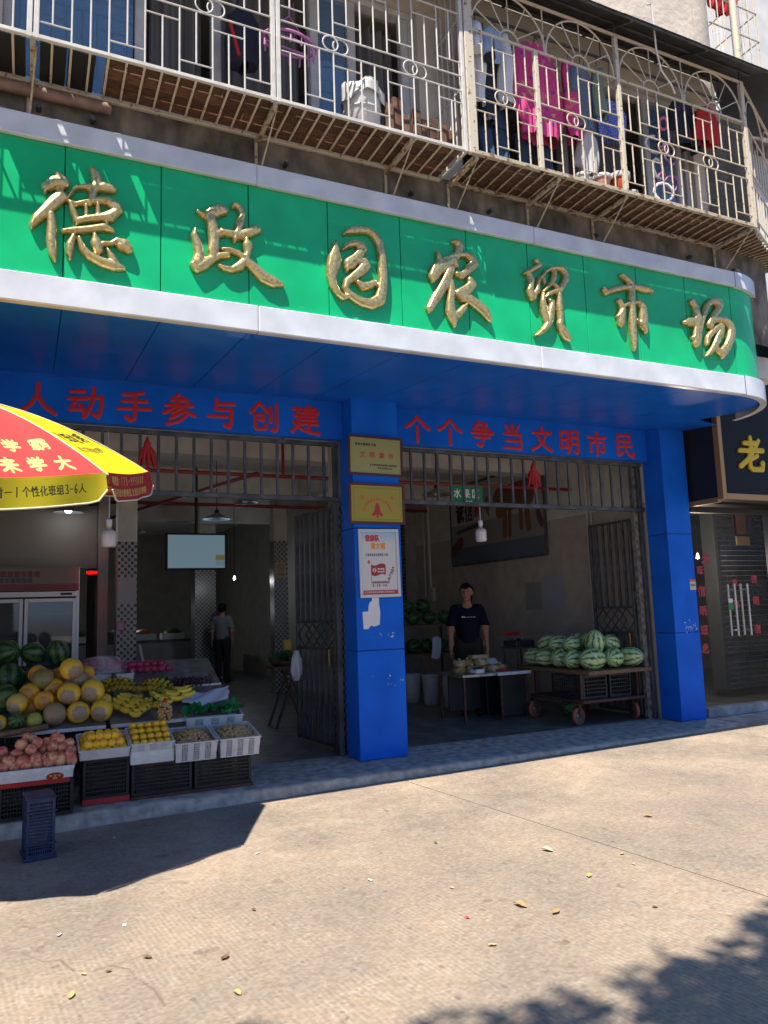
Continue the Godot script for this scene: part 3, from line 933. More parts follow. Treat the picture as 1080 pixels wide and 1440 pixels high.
# ---------------------------------------------------------------- the market sign
const SIGN := [
	[0.246, 3.985, [[-142, 240, 20, -118, 196, 37, -160, 187, 34, -205, 147, 25, -213, 117, 10], [-129, 129, 21, -122, 100, 32, -164, 50, 34, -207, -8, 28, -257, -74, 25, -283, -120, 15, -287, -145, 5], [-178, -32, 20, -170, -120, 25, -172, -209, 26, -163, -282, 21, -149, -333, 7], [53, 333, 10, 83, 292, 25, 95, 240, 29, 69, 188, 25, 63, 125, 19, 47, 95, 20], [-41, 175, 9, 12, 194, 16, 72, 204, 23, 133, 219, 31, 175, 217, 24, 199, 212, 12], [-41, 171, 9, -67, 127, 9, -83, 95, 9, -106, 85, 14], [-79, 79, 7, -33, 65, 13, 27, 94, 14, 94, 120, 18, 162, 127, 24, 207, 97, 31, 235, 74, 15], [-66, 67, 13, -43, 3, 17, -24, -57, 14], [-24, -46, 19, 42, -17, 19, 123, 7, 23, 170, 24, 31, 211, 63, 24], [26, 71, 11, 30, -1, 12], [96, 97, 12, 102, 18, 15], [150, -15, 10, 154, -33, 9], [-105, -129, 11, -36, -112, 19, 43, -89, 19, 137, -56, 20, 191, -72, 12], [-45, -152, 13, -64, -219, 22, -66, -272, 18, -62, -308, 6], [-12, -157, 11, 12, -227, 19, 53, -265, 22, 127, -294, 25, 202, -307, 28, 261, -316, 12], [158, -201, 7, 186, -249, 19, 216, -297, 20], [81, -122, 13, 92, -175, 30, 106, -218, 25, 110, -246, 6], [132, -171, 15, 180, -161, 12, 220, -132, 17, 262, -155, 35, 287, -177, 27], [242, -166, 26, 266, -167, 30]]],
	[1.265, 3.998, [[-287, 166, 6, -237, 140, 17, -182, 173, 36, -128, 206, 36, -99, 203, 24], [-193, 134, 30, -179, 58, 32, -169, -27, 31, -176, -107, 32, -180, -164, 24], [-300, 34, 8, -304, -16, 19, -280, -83, 26, -270, -152, 29, -277, -203, 38], [-317, -223, 15, -284, -246, 26, -237, -203, 35, -183, -165, 24, -129, -130, 20, -81, -118, 20], [-162, 18, 28, -101, 44, 19, -39, 45, 20, 10, 43, 26, 73, 78, 29, 123, 109, 28, 141, 109, 21], [-128, 68, 6, -104, 52, 11], [-38, 243, 7, -27, 269, 14, 11, 249, 19, 29, 201, 21, 11, 131, 24, -7, 62, 20, -25, 11, 16, -27, -9, 8], [52, 30, 10, 65, -19, 31, 65, -78, 20, 50, -131, 24, 8, -182, 27, -47, -216, 18, -102, -214, 14, -140, -200, 6], [-119, -78, 6, -67, -76, 15, -5, -90, 17, 44, -125, 21, 106, -172, 28, 177, -233, 34, 248, -258, 32, 317, -269, 10]]],
	[2.165, 3.980, [[-169, 157, 5, -173, 97, 24, -180, 17, 44, -197, -53, 41, -209, -122, 30, -196, -193, 22, -158, -248, 19, -119, -273, 17, -66, -253, 14], [-102, 224, 5, -52, 260, 25, 20, 281, 27, 91, 289, 22, 151, 261, 25, 191, 193, 26, 206, 108, 26, 209, 16, 29, 209, -76, 31, 196, -170, 34, 176, -248, 39, 109, -289, 34, 38, -288, 27, -20, -269, 24, -77, -235, 21, -104, -200, 19, -86, -147, 24, -39, -106, 27, 22, -50, 31, 67, 2, 33, 56, 27, 30], [-119, 96, 5, -67, 145, 19, -7, 166, 21, 40, 153, 28, 58, 125, 21], [29, 100, 30, -11, 47, 32, -59, -1, 39, -82, -39, 19, -87, -73, 5], [-2, -139, 16, 42, -166, 27, 101, -145, 24, 132, -124, 21, 160, -138, 8], [-11, 47, 24, 30, 31, 24]]],
	[3.043, 3.967, [[-48, 344, 7, 0, 353, 24, 28, 326, 26, 3, 261, 27, -37, 207, 34, -111, 160, 38, -193, 95, 44, -231, 30, 34, -236, -10, 15], [-184, 244, 6, -174, 190, 17, -154, 154, 27], [17, 250, 19, 84, 262, 21, 134, 238, 28, 147, 193, 33, 92, 136, 29, 30, 79, 26, -20, 83, 16], [-18, 151, 18, -30, 202, 27], [-70, 116, 30, -111, 23, 34, -165, -70, 33, -226, -164, 30, -272, -241, 24, -281, -271, 7], [-250, -155, 11, -248, -186, 18], [-76, 3, 22, -72, -62, 27, -88, -162, 29, -88, -247, 35, -62, -302, 28, -56, -353, 9], [-69, -283, 25, -16, -250, 26, 38, -190, 22, 65, -153, 8], [102, 51, 23, 122, 15, 32, 67, -40, 36, -8, -78, 29, 34, -111, 31, 93, -110, 32, 165, -145, 33, 230, -188, 33, 271, -249, 19, 281, -271, 6]]],
	[3.902, 3.972, [[-89, 334, 13, -61, 289, 23, -118, 250, 20, -179, 211, 20, -216, 194, 8], [-167, 191, 20, -151, 149, 26, -161, 90, 25, -176, 49, 25, -148, -3, 29, -140, -29, 6], [-126, 28, 21, -98, 61, 22, -87, 125, 18, -64, 174, 16], [-57, 181, 14, -21, 210, 13, 1, 242, 15, 50, 276, 17, 119, 296, 18, 181, 300, 23, 216, 266, 23, 214, 214, 25, 177, 156, 24, 139, 104, 26, 76, 77, 17, 13, 44, 17, -15, 17, 11], [-19, 136, 8, -23, 181, 11], [97, 264, 17, 85, 204, 22, 54, 148, 18, 11, 107, 15, -39, 58, 13], [84, 141, 14, 126, 113, 17], [-40, 36, 14, -45, -27, 22, -37, -105, 27, -23, -181, 19, -19, -214, 11], [23, -8, 13, 52, -24, 20, 36, -94, 28, 21, -170, 26, -6, -224, 26, -57, -281, 20, -105, -315, 14, -142, -334, 5], [129, 62, 20, 129, -24, 24, 129, -109, 24, 127, -178, 24, 115, -202, 23, 145, -254, 29, 182, -301, 29, 207, -331, 11]]],
	[4.820, 3.982, [[-68, 342, 17, -22, 317, 24, 24, 291, 28, 41, 249, 26, 28, 152, 28, 24, 40, 28, 20, -72, 29, 16, -182, 26, 19, -265, 22, 15, -342, 8], [-280, 175, 20, -262, 151, 21, -178, 189, 24, -94, 216, 24, -9, 242, 21, 76, 257, 21, 161, 256, 25, 232, 256, 27, 280, 241, 11], [-120, 96, 20, -101, 60, 22, -85, 18, 23, -111, -46, 32, -117, -107, 28, -113, -139, 8], [-156, -52, 8, -123, -31, 19], [-75, 50, 16, -17, 84, 17], [76, 109, 17, 119, 120, 23, 150, 75, 30, 152, -3, 36, 148, -82, 36, 164, -152, 17], [145, -116, 23, 112, -92, 19, 67, -57, 9]]],
	[5.785, 3.972, [[-184, 232, 24, -149, 186, 26, -139, 122, 32, -129, 65, 42, -148, -28, 41, -163, -120, 41, -177, -173, 34, -168, -204, 8], [-310, 11, 14, -243, 24, 34, -175, 33, 38], [-210, -126, 17, -184, -116, 23], [-116, -43, 18, -90, 32, 20, -43, 136, 21, 0, 214, 24, 59, 267, 27, 131, 285, 34, 181, 261, 34, 146, 196, 29, 86, 135, 28, 46, 77, 32, 22, 34, 35, 30, -4, 11], [62, 79, 28, 144, 105, 27, 233, 108, 29, 290, 70, 33, 310, 13, 36, 281, -76, 36, 225, -162, 36, 165, -221, 39, 151, -262, 21], [154, -236, 27, 97, -210, 22, 43, -152, 12], [-45, -169, 14, -20, -101, 24, 39, -42, 24, 115, 14, 24, 170, 33, 32, 154, -27, 30, 101, -99, 30, 57, -176, 26, -2, -235, 24, -72, -285, 7]]],
]
const SIGN_SAYS := ["德", "政", "园", "农", "贸", "市", "场"]

func fatten(strokes: Array, k: float) -> Array:
	var o := []
	for s in strokes:
		var q: Array = s.duplicate()
		for i in range(2, q.size(), 3): q[i] = q[i] * k + 1.5
		o.append(q)
	return o

func sign_path(off: float) -> Array:
	var p := []
	for k in 19:
		var a := PI / 2 * k / 18.0
		p.append(Vector2(6.2 + (0.756 + off) * sin(a), 1.094 + (0.756 + off) * cos(a)))
	return p

# a curved strip with thickness, from index i0 to i1 of the end curve
func curve_strip(i0: int, i1: int, y0: float, y1: float, o0: float, o1: float) -> Mesh:
	var a := sign_path(o0)
	var b := sign_path(o1)
	var st := new_st()
	for loop in [[[b, y1], [b, y0]], [[a, y1], [b, y1]], [[b, y0], [a, y0]]]:
		var g := []
		for e in loop:
			var row := []
			for i in range(i0, i1 + 1):
				row.append(Vector3(e[0][i].x, e[1], e[0][i].y))
			g.append(row)
		add_grid(st, g)
	return st.commit()

func make_sign() -> void:
	var s := thing("market_sign", "long green fascia sign with gold brush characters and white bands", "sign")
	var Z := 1.85
	slab(s, "backing", M.seam, Vector3(-6.0, 3.38, 1.755), Vector3(6.19, 4.585, Z - 0.022))
	var xs := []
	for i in range(-10, 11): xs.append(0.145 + i * 0.60)
	for i in xs.size() - 1:
		slab(s, "panel", M.green, Vector3(xs[i] + 0.003, 3.52, Z - 0.02), Vector3(xs[i + 1] - 0.003, 4.47, Z), 0.0025)
	slab(s, "panel", M.green, Vector3(6.148, 3.52, Z - 0.02), Vector3(6.2, 4.47, Z))
	part(s, "end_panel", curve_strip(0, 6, 3.52, 4.47, -0.02, 0.0), M.green)
	part(s, "end_panel", curve_strip(6, 18, 3.52, 4.47, -0.022, -0.002), M.green)
	var tw := 2.40
	for i in 6:
		var x0 := 6.2 - (i + 1) * tw
		var x1 := 6.2 - i * tw
		if x1 < -5.9: continue
		slab(s, "top_band", M.white_trim, Vector3(maxf(x0, -6.0) + 0.0008, 4.446, Z + 0.001), Vector3(x1 - 0.0008, 4.60, Z + 0.04), 0.006)
		slab(s, "bottom_band", M.white_trim, Vector3(maxf(x0, -6.0) + 0.0008, 3.353, Z - 0.018), Vector3(x1 - 0.0008, 3.544, Z + 0.045), 0.008)
	part(s, "top_band_end", curve_strip(0, 18, 4.446, 4.60, 0.001, 0.04), M.white_trim)
	part(s, "bottom_band_end", curve_strip(0, 18, 3.353, 3.544, -0.018, 0.045), M.white_trim)
	slab(s, "side_return", M.white_trim, Vector3(6.92, 3.49, 0.51), Vector3(6.955, 4.6, 1.093))
	slab(s, "top_cover", M.concrete_wall, Vector3(-6.0, 4.588, 1.752), Vector3(6.2, 4.596, Z))
	var cap := new_st()
	var pa := sign_path(0.02)
	for i in 18:
		face(cap, [Vector3(6.2, 4.596, 1.094), Vector3(pa[i].x, 4.596, pa[i].y), Vector3(pa[i + 1].x, 4.596, pa[i + 1].y)], Vector3.UP)
	part(s, "end_cover", cap.commit(), M.concrete_wall)
	# rusted flashing along the top
	part(s, "flashing", tube([Vector3(-6, 4.612, 1.80), Vector3(6.2, 4.612, 1.80)], 0.016, 6), M.cage_rail_rust)
	var fp := []
	for q in sign_path(0.02): fp.append(Vector3(q.x, 4.615, q.y))
	part(s, "flashing", tube(fp, 0.026, 6), M.steel)
	for i in SIGN.size():
		var L: Array = SIGN[i]
		part(s, "letter", stroke_mesh(fatten(L[2], 1.2), 0.006, 0.024, 0.034), M.gold, Vector3(L[0], L[1], Z + 0.004))

# ---------------------------------------------------------------- window cages
const CZ := 2.192

func lattice(c: Node3D, m: Material, xs: Array, y0: float, ml: float, mu: float, y1: float, flip: int) -> void:
	var s := 0.0115
	for i in range(2, xs.size() - 1, 2):
		bar(c, "bar", m, Vector3(xs[i], y0, CZ), Vector3(xs[i], ml, CZ), s)
		bar(c, "bar", m, Vector3(xs[i], mu, CZ), Vector3(xs[i], y1, CZ), s)
	for i in range(0, xs.size() - 2, 2):
		var a: float = xs[i]
		var b: float = xs[i + 2]
		var mid: float = xs[i + 1]
		var odd := (i / 2 + flip) % 2 == 1
		var cy := ml - 0.102 if odd else y0 + 0.106
		var uy := mu + 0.115 if odd else y1 - 0.119
		bar(c, "crossbar", m, Vector3(a, cy, CZ), Vector3(b, cy, CZ), s * 0.9)
		bar(c, "half_bar", m, Vector3(mid, y0 if odd else cy, CZ), Vector3(mid, cy if odd else ml, CZ), s)
		bar(c, "crossbar", m, Vector3(a, uy, CZ), Vector3(b, uy, CZ), s * 0.9)
		bar(c, "half_bar", m, Vector3(mid, uy if odd else mu, CZ), Vector3(mid, y1 if odd else uy, CZ), s)

func ring(c: Node3D, m: Material, x: float, y: float) -> void:
	if not cache.has("ring"):
		var p := []
		for k in 19: p.append(Vector3(cos(TAU * k / 18.0), sin(TAU * k / 18.0), 0) * 0.0585)
		cache["ring"] = tube(p, 0.006, 6)
	part(c, "ring", cache["ring"], m, Vector3(x, y, CZ + 0.004))
	part(c, "ring", cache["ring"], m, Vector3(x + 0.081, y, CZ - 0.004))

func cage_floor(c: Node3D, m: Material, x0: float, x1: float, step: float, planks_from: float) -> void:
	var y := 4.895
	var n := int((x1 - x0) / step)
	for i in n + 1:
		bar(c, "floor_bar", m, Vector3(x0 + i * step, y, 1.759), Vector3(x0 + i * step, y, CZ), 0.014)
	bar(c, "floor_rail", m, Vector3(x0, y - 0.002, 1.772), Vector3(x1, y - 0.002, 1.772), 0.03, 0.03)
	var z := 1.785
	while z < CZ - 0.05:
		var x := planks_from
		while x < x1 - 0.05:
			var L := minf(rnd.randf_range(0.7, 1.5), x1 - 0.02 - x)
			var o := slab(c, "plank", [M.plank, M.plank_b][rnd.randi() % 2], Vector3(x, y + 0.010, z), Vector3(x + L - 0.006, y + 0.030, z + 0.092), 0.003)
			o.rotation.y = rnd.randf_range(-0.004, 0.004)
			o.position.y += rnd.randf_range(0.0, 0.006)
			x += L
		z += 0.099

func bracket(c: Node3D, m: Material, x: float) -> void:
	bar(c, "bracket", m, Vector3(x, 4.874, 1.759), Vector3(x, 4.874, CZ), 0.03, 0.03)
	part(c, "brace", tube([Vector3(x + 0.02, 4.874, CZ - 0.04), Vector3(x - 0.02, 4.509, 1.767)], 0.007, 6), m)
	bar(c, "wall_stay", m, Vector3(x - 0.02, 4.526, 1.763), Vector3(x - 0.02, 4.882, 1.763), 0.022, 0.02)

func make_cages() -> void:
	rnd.seed = 41
	# three white panels in one run
	var c := thing("window_cage", "white painted steel window cage with interlocked rings", "window cage")
	var m: Material = M.cage_white
	var X0 := -0.0615 - 0.1082 * 14
	for pn in 3:
		var xs := []
		for i in 15: xs.append(X0 + pn * 1.5148 + i * 0.1082)
		lattice(c, m, xs, 4.908, 5.396, 5.523, 6.058, 0 if pn == 1 else 1)
	for rg in [-0.7, 0.1, 0.963, 1.863, 2.508]: ring(c, m, rg, 5.459)
	for x in [X0, X0 + 1.5148, X0 + 3.0296, X0 + 4.5444]:
		for dx in ([-0.019, 0.019] if x > X0 + 1 and x < X0 + 4 else [0.0]):
			bar(c, "post", m, Vector3(x + dx, 4.891, CZ), Vector3(x + dx, 6.579, CZ), 0.031, 0.031)
	for y in [[4.908, 0.026], [5.396, 0.012], [5.523, 0.012], [6.058, 0.012], [6.181, 0.012], [6.563, 0.026]]:
		bar(c, "rail", m, Vector3(X0, y[0], CZ + 0.0015), Vector3(X0 + 4.5444, y[0], CZ + 0.0015), y[1], y[1])
	for i in 43:
		bar(c, "bar", m, Vector3(X0 + i * 0.1082, 6.181, CZ), Vector3(X0 + i * 0.1082, 6.563, CZ), 0.012)
	# the side of the run, towards the next cage
	for i in 5:
		bar(c, "side_bar", m, Vector3(2.983, 4.908, 1.79 + i * 0.085), Vector3(2.983, 6.563, 1.79 + i * 0.085), 0.012)
	for y in [4.908, 5.459, 6.058, 6.563]:
		bar(c, "side_rail", m, Vector3(2.983, y, 1.759), Vector3(2.983, y, CZ), 0.016)
	cage_floor(c, M.cage_cream, X0, 2.97, 0.1082, 0.36)
	for q in [[-0.42, -0.10], [-0.02, 0.13], [0.14, 0.30]]:
		slab(c, "black_tray", M.black_matte, Vector3(q[0], 4.904, 1.79), Vector3(q[1], 4.925, 2.16), 0.004)
	for x in [-0.06, 1.45, 2.50]: bracket(c, M.cage_rail_rust, x)
	# cream rusty cage with fan shaped arches
	var d := thing("window_cage", "rusty cream window cage topped by fan arches", "window cage")
	m = M.cage_cream
	for pn in [[3.055, 3.683, 6], [3.683, 4.57, 8], [4.57, 6.144, 14]]:
		var xs := []
		for i in pn[2] + 1: xs.append(lerpf(pn[0], pn[1], float(i) / pn[2]))
		lattice(d, m, xs, 4.908, 5.379, 5.502, 5.968, 1 if pn[2] == 6 else 0)
		bar(d, "post", m, Vector3(pn[0], 4.891, CZ), Vector3(pn[0], 6.393 if pn[2] != 8 else 5.968, CZ), 0.04, 0.036)
	for x in [3.017, 6.144]:
		bar(d, "post", m, Vector3(x, 4.891, CZ), Vector3(x, 6.393, CZ), 0.045, 0.04)
	for rx in [3.322, 4.035, 5.049, 5.60]: ring(d, m, rx, 5.438)
	for y in [[5.379, 0.012], [5.502, 0.012], [5.968, 0.019], [6.393, 0.022]]:
		bar(d, "rail", m, Vector3(3.038, y[0], CZ + 0.0015), Vector3(6.144, y[0], CZ + 0.0015), y[1], y[1])
	bar(d, "rail", M.cage_rail_rust, Vector3(3.013, 4.908, CZ + 0.0015), Vector3(6.144, 4.908, CZ + 0.0015), 0.034, 0.034)
	for ax in [3.055, 3.789, 4.574, 5.359]:
		var wd := 0.365 if ax < 4.3 else 0.378
		var cx: float = ax + wd + 0.01
		var p := []
		for k in 25:
			var a := PI * k / 24.0
			p.append(Vector3(cx - cos(a) * wd, 5.968 + sin(a) * 0.412, CZ))
		part(d, "arch", tube(p, 0.0085, 6), m)
		var q := []
		for k in 13:
			var a := PI * k / 12.0
			q.append(Vector3(cx - cos(a) * 0.093, 5.968 + sin(a) * 0.102, CZ))
		part(d, "arch", tube(q, 0.008, 6), m)
		for k in range(1, 6):
			var a := PI * k / 6.0
			part(d, "spoke", tube([Vector3(cx - cos(a) * 0.093, 5.968 + sin(a) * 0.102, CZ), Vector3(cx - cos(a) * wd, 5.968 + sin(a) * 0.412, CZ)], 0.006, 5), m)
	for ax in [3.781, 5.355]:
		bar(d, "spandrel_bar", m, Vector3(ax, 5.977, CZ), Vector3(ax, 6.384, CZ), 0.012)
	# the cage goes on round the corner
	var r0 := Vector3(6.165, 0, 2.185)
	var r1 := Vector3(7.35, 0, 1.62)
	for i in 13:
		var q := r0.lerp(r1, i / 12.0)
		bar(d, "return_bar", m, q + Vector3.UP * (4.908 if i % 2 == 0 else 5.02), q + Vector3.UP * 5.379, 0.0115)
		bar(d, "return_bar", m, q + Vector3.UP * 5.502, q + Vector3.UP * (5.968 if i % 2 == 0 else 5.85), 0.0115)
	for y in [4.908, 5.02, 5.379, 5.502, 5.968, 6.393]:
		bar(d, "return_rail", m, r0 + Vector3.UP * y, r1 + Vector3.UP * y, 0.014 if y > 4.95 and y < 6.3 else 0.022)
	for cc in 2:
		var p := []
		for k in 25:
			var a := PI * k / 24.0
			p.append(r0.lerp(r1, 0.31 + 0.5 * cc - 0.27 * cos(a)) + Vector3.UP * (5.968 + sin(a) * 0.412))
		part(d, "arch", tube(p, 0.0085, 6), m)
	for k in range(1, 16):
		var t := k / 16.0
		bar(d, "return_floor_bar", M.cage_rail_rust, r0.lerp(r1, t) + Vector3.UP * 4.891, Vector3(lerpf(6.2, 7.0, t), 4.891, lerpf(1.75, 1.45, t)), 0.014)
	for k in 5:
		var t := 0.08 + k * 0.18
		var q0 := Vector3(lerpf(6.2, 7.0, 0.0), 4.905, 1.75).lerp(r0 + Vector3.UP * 4.905, t)
		var q1 := Vector3(7.0, 4.905, 1.45).lerp(r1 + Vector3.UP * 4.905, t)
		bar(d, "return_plank", M.plank_b, q0, q1, 0.075, 0.016)
	cage_floor(d, M.cage_rail_rust, 3.055, 6.135, 0.1103, 3.07)
	for x in [3.07, 3.86, 4.58, 6.11]: bracket(d, M.cage_rail_rust, x)
	# eaves sheet over both cages
	var aw := thing("awning", "dark grey sheet awning over the window cages", "awning")
	var A0 := Vector3(0, 6.74, 1.755)
	var A1 := Vector3(0, 6.415, 2.40)
	var tilt := atan2(A0.y - A1.y, A1.z - A0.z)
	var L := A0.distance_to(A1)
	for i in 9:
		var o := part(aw, "sheet", box(0.905, 0.008, L), M.awning, (A0 + A1) * 0.5 + Vector3(-1.35 + i * 0.9, 0.004 * (i % 2), 0))
		o.rotation.x = tilt
		bar(aw, "rafter", M.steel, A0 + Vector3(-1.7 + i * 0.9, -0.022, 0.01), A1 + Vector3(-1.7 + i * 0.9, -0.022, -0.02), 0.022)
	for t in [0.12, 0.4, 0.68, 0.97]:
		var q := A0.lerp(A1, t)
		bar(aw, "purlin", M.steel, q + Vector3(-1.8, -0.012, 0), q + Vector3(6.3, -0.012, 0), 0.02)
	var ac := new_st()
	face(ac, [Vector3(6.303, A0.y, A0.z), Vector3(6.303, A1.y, A1.z), Vector3(7.6, A1.y, 1.75), Vector3(7.2, A0.y, 1.2)], Vector3.UP)
	part(aw, "corner_sheet", ac.commit(), M.awning)
	for x in [3.055, 4.57, 6.144]:
		bar(aw, "prop", M.steel, Vector3(x, 6.406, CZ), Vector3(x, 6.50, CZ), 0.02)
	single("loose_cable", tube([Vector3(4.854, 6.681, 2.328), Vector3(4.896, 6.69, 2.336), Vector3(4.913, 6.495, 2.328), Vector3(4.947, 6.282, 2.302), Vector3(5.024, 6.138, 2.268), Vector3(5.159, 6.036, 2.251), Vector3(5.227, 6.002, 2.217)], 0.008, 6), M.paper_white, "pale cable hanging from the dark awning over the arches", "cable")
	# cage of the floor above, round the corner
	var u := thing("window_cage", "weathered upper window cage with red cloth round the corner", "window cage", Vector3(6.55, 7.35, 1.0))
	var st: Material = M.cage_rail_rust
	for i in 8:
		bar(u, "bar", M.cage_cream, Vector3(0.1 + i * 0.10, 0, 0.55), Vector3(0.1 + i * 0.10, 1.6, 0.55), 0.011)
		bar(u, "floor_bar", st, Vector3(0.1 + i * 0.10, -0.015, -0.8), Vector3(0.1 + i * 0.10, -0.015, 0.55), 0.014)
	for i in 12:
		bar(u, "bar", M.cage_cream, Vector3(0.84, 0, 0.55 - i * 0.11), Vector3(0.84, 1.6, 0.55 - i * 0.11), 0.011)
	for y in [0.0, 0.35, 0.7, 1.05]:
		bar(u, "rail", M.cage_cream, Vector3(0.05, y, 0.55), Vector3(0.84, y, 0.55), 0.016)
		bar(u, "rail", M.cage_cream, Vector3(0.84, y, -0.7), Vector3(0.84, y, 0.55), 0.016)
	for k in 6:
		slab(u, "plank", M.plank_b, Vector3(0.06, -0.006, -0.7 + k * 0.2), Vector3(0.60, 0.012, -0.53 + k * 0.2), 0.003)
	for i in 9:
		bar(u, "lower_bar", M.steel, Vector3(0.05 + i * 0.095, -0.62, -0.15), Vector3(0.05 + i * 0.095, 0.0, -0.15), 0.010)
	for y in [-0.6, -0.4, -0.2]:
		bar(u, "lower_rail", M.steel, Vector3(0.03, y, -0.15), Vector3(0.86, y, -0.15), 0.012)
	bar(u, "brace", M.steel, Vector3(0.15, -0.02, 0.5), Vector3(-0.25, -0.72, 0.36), 0.04)
	bar(u, "brace", M.steel, Vector3(0.8, -0.02, 0.5), Vector3(0.25, -0.78, -0.2), 0.04)
	single("rusty_pole", tube([Vector3(6.551, 6.664, 1.895), Vector3(6.551, 9.125, 1.895)], 0.035, 10), M.cage_cream, "flaking cream and rust pole rising past the awning end", "pole")
	var rd := thing("red_cloth", "red cloth tied inside the upper corner cage", "cloth", Vector3(6.98, 8.02, 1.42))
	mat("cloth_red", lin(0.5, 0.02, 0.025), 0.8)
	garment(rd, "fabric", M.cloth_red, [[0.4, 0.30], [0.2, 0.28], [0.06, 0.16], [0.0, 0.06]], 0.06, 5.0)

# ---------------------------------------------------------------- washing
# a hanging garment: flattened tube with folds, profile [[y, half width], ...]
func garment(parent: Node, called: String, m: Material, prof: Array, depth: float, folds: float, at := Vector3.ZERO, lean := 0.0) -> MeshInstance3D:
	var n := 40
	var g := []
	var top: float = prof[0][0]
	for r in range(prof.size() - 1):
		var sub := 5 if r < prof.size() - 2 else 6
		for q in sub:
			var t := float(q) / (5.0)
			var y := lerpf(prof[r][0], prof[r + 1][0], t)
			var w := lerpf(prof[r][1], prof[r + 1][1], t)
			var k := clampf((top - y) / 0.35, 0.0, 1.0)
			var row := []
			for i in n + 1:
				var a := TAU * i / n
				var x := cos(a) * w
				var z := sin(a) * depth * 0.5 + k * 0.022 * sin(x * folds * 9.0 + sin(y * 4.0) + folds) + 0.012 * sin(y * 11.0 + x * 6.0 + folds)
				row.append(Vector3(x + lean * (top - y), y + 0.012 * k * sin(x * folds * 7.0), z))
			g.append(row)
	return part(parent, called, grid_mesh(g), m, at)

func hanger(parent: Node, w: float, y: float) -> void:
	part(parent, "hanger", tube([Vector3(-w, y - 0.03, 0), Vector3(0, y + 0.05, 0), Vector3(w, y - 0.03, 0)], 0.006, 6), M.frame_white)
	part(parent, "hook", tube([Vector3(0, y + 0.05, 0), Vector3(0, y + 0.11, 0), Vector3(0.02, y + 0.14, 0), Vector3(0.04, y + 0.12, 0)], 0.004, 5), M.steel)

func shirt(called: String, label: String, m: Material, at: Vector3, w: float, h: float, turn: float, sleeves := true, cat := "shirt") -> Node3D:
	var o := thing(called, label, cat, at, turn)
	w *= 0.85
	h *= 0.85
	hanger(o, w * 0.7, 0.0)
	garment(o, "body", m, [[0.0, w * 0.35], [-0.05, w * 0.95], [-0.2, w], [-h * 0.6, w * 0.98], [-h, w * 1.05]], 0.10, 1.0 / w)
	if sleeves:
		for s in [-1.0, 1.0]:
			part(o, "sleeve", tube([Vector3(s * w * 0.85, -0.07, 0), Vector3(s * (w + 0.06), -0.16, 0.01), Vector3(s * (w + 0.09), -0.34, 0.02)], [0.06, 0.055, 0.05], 10), m)
	return o

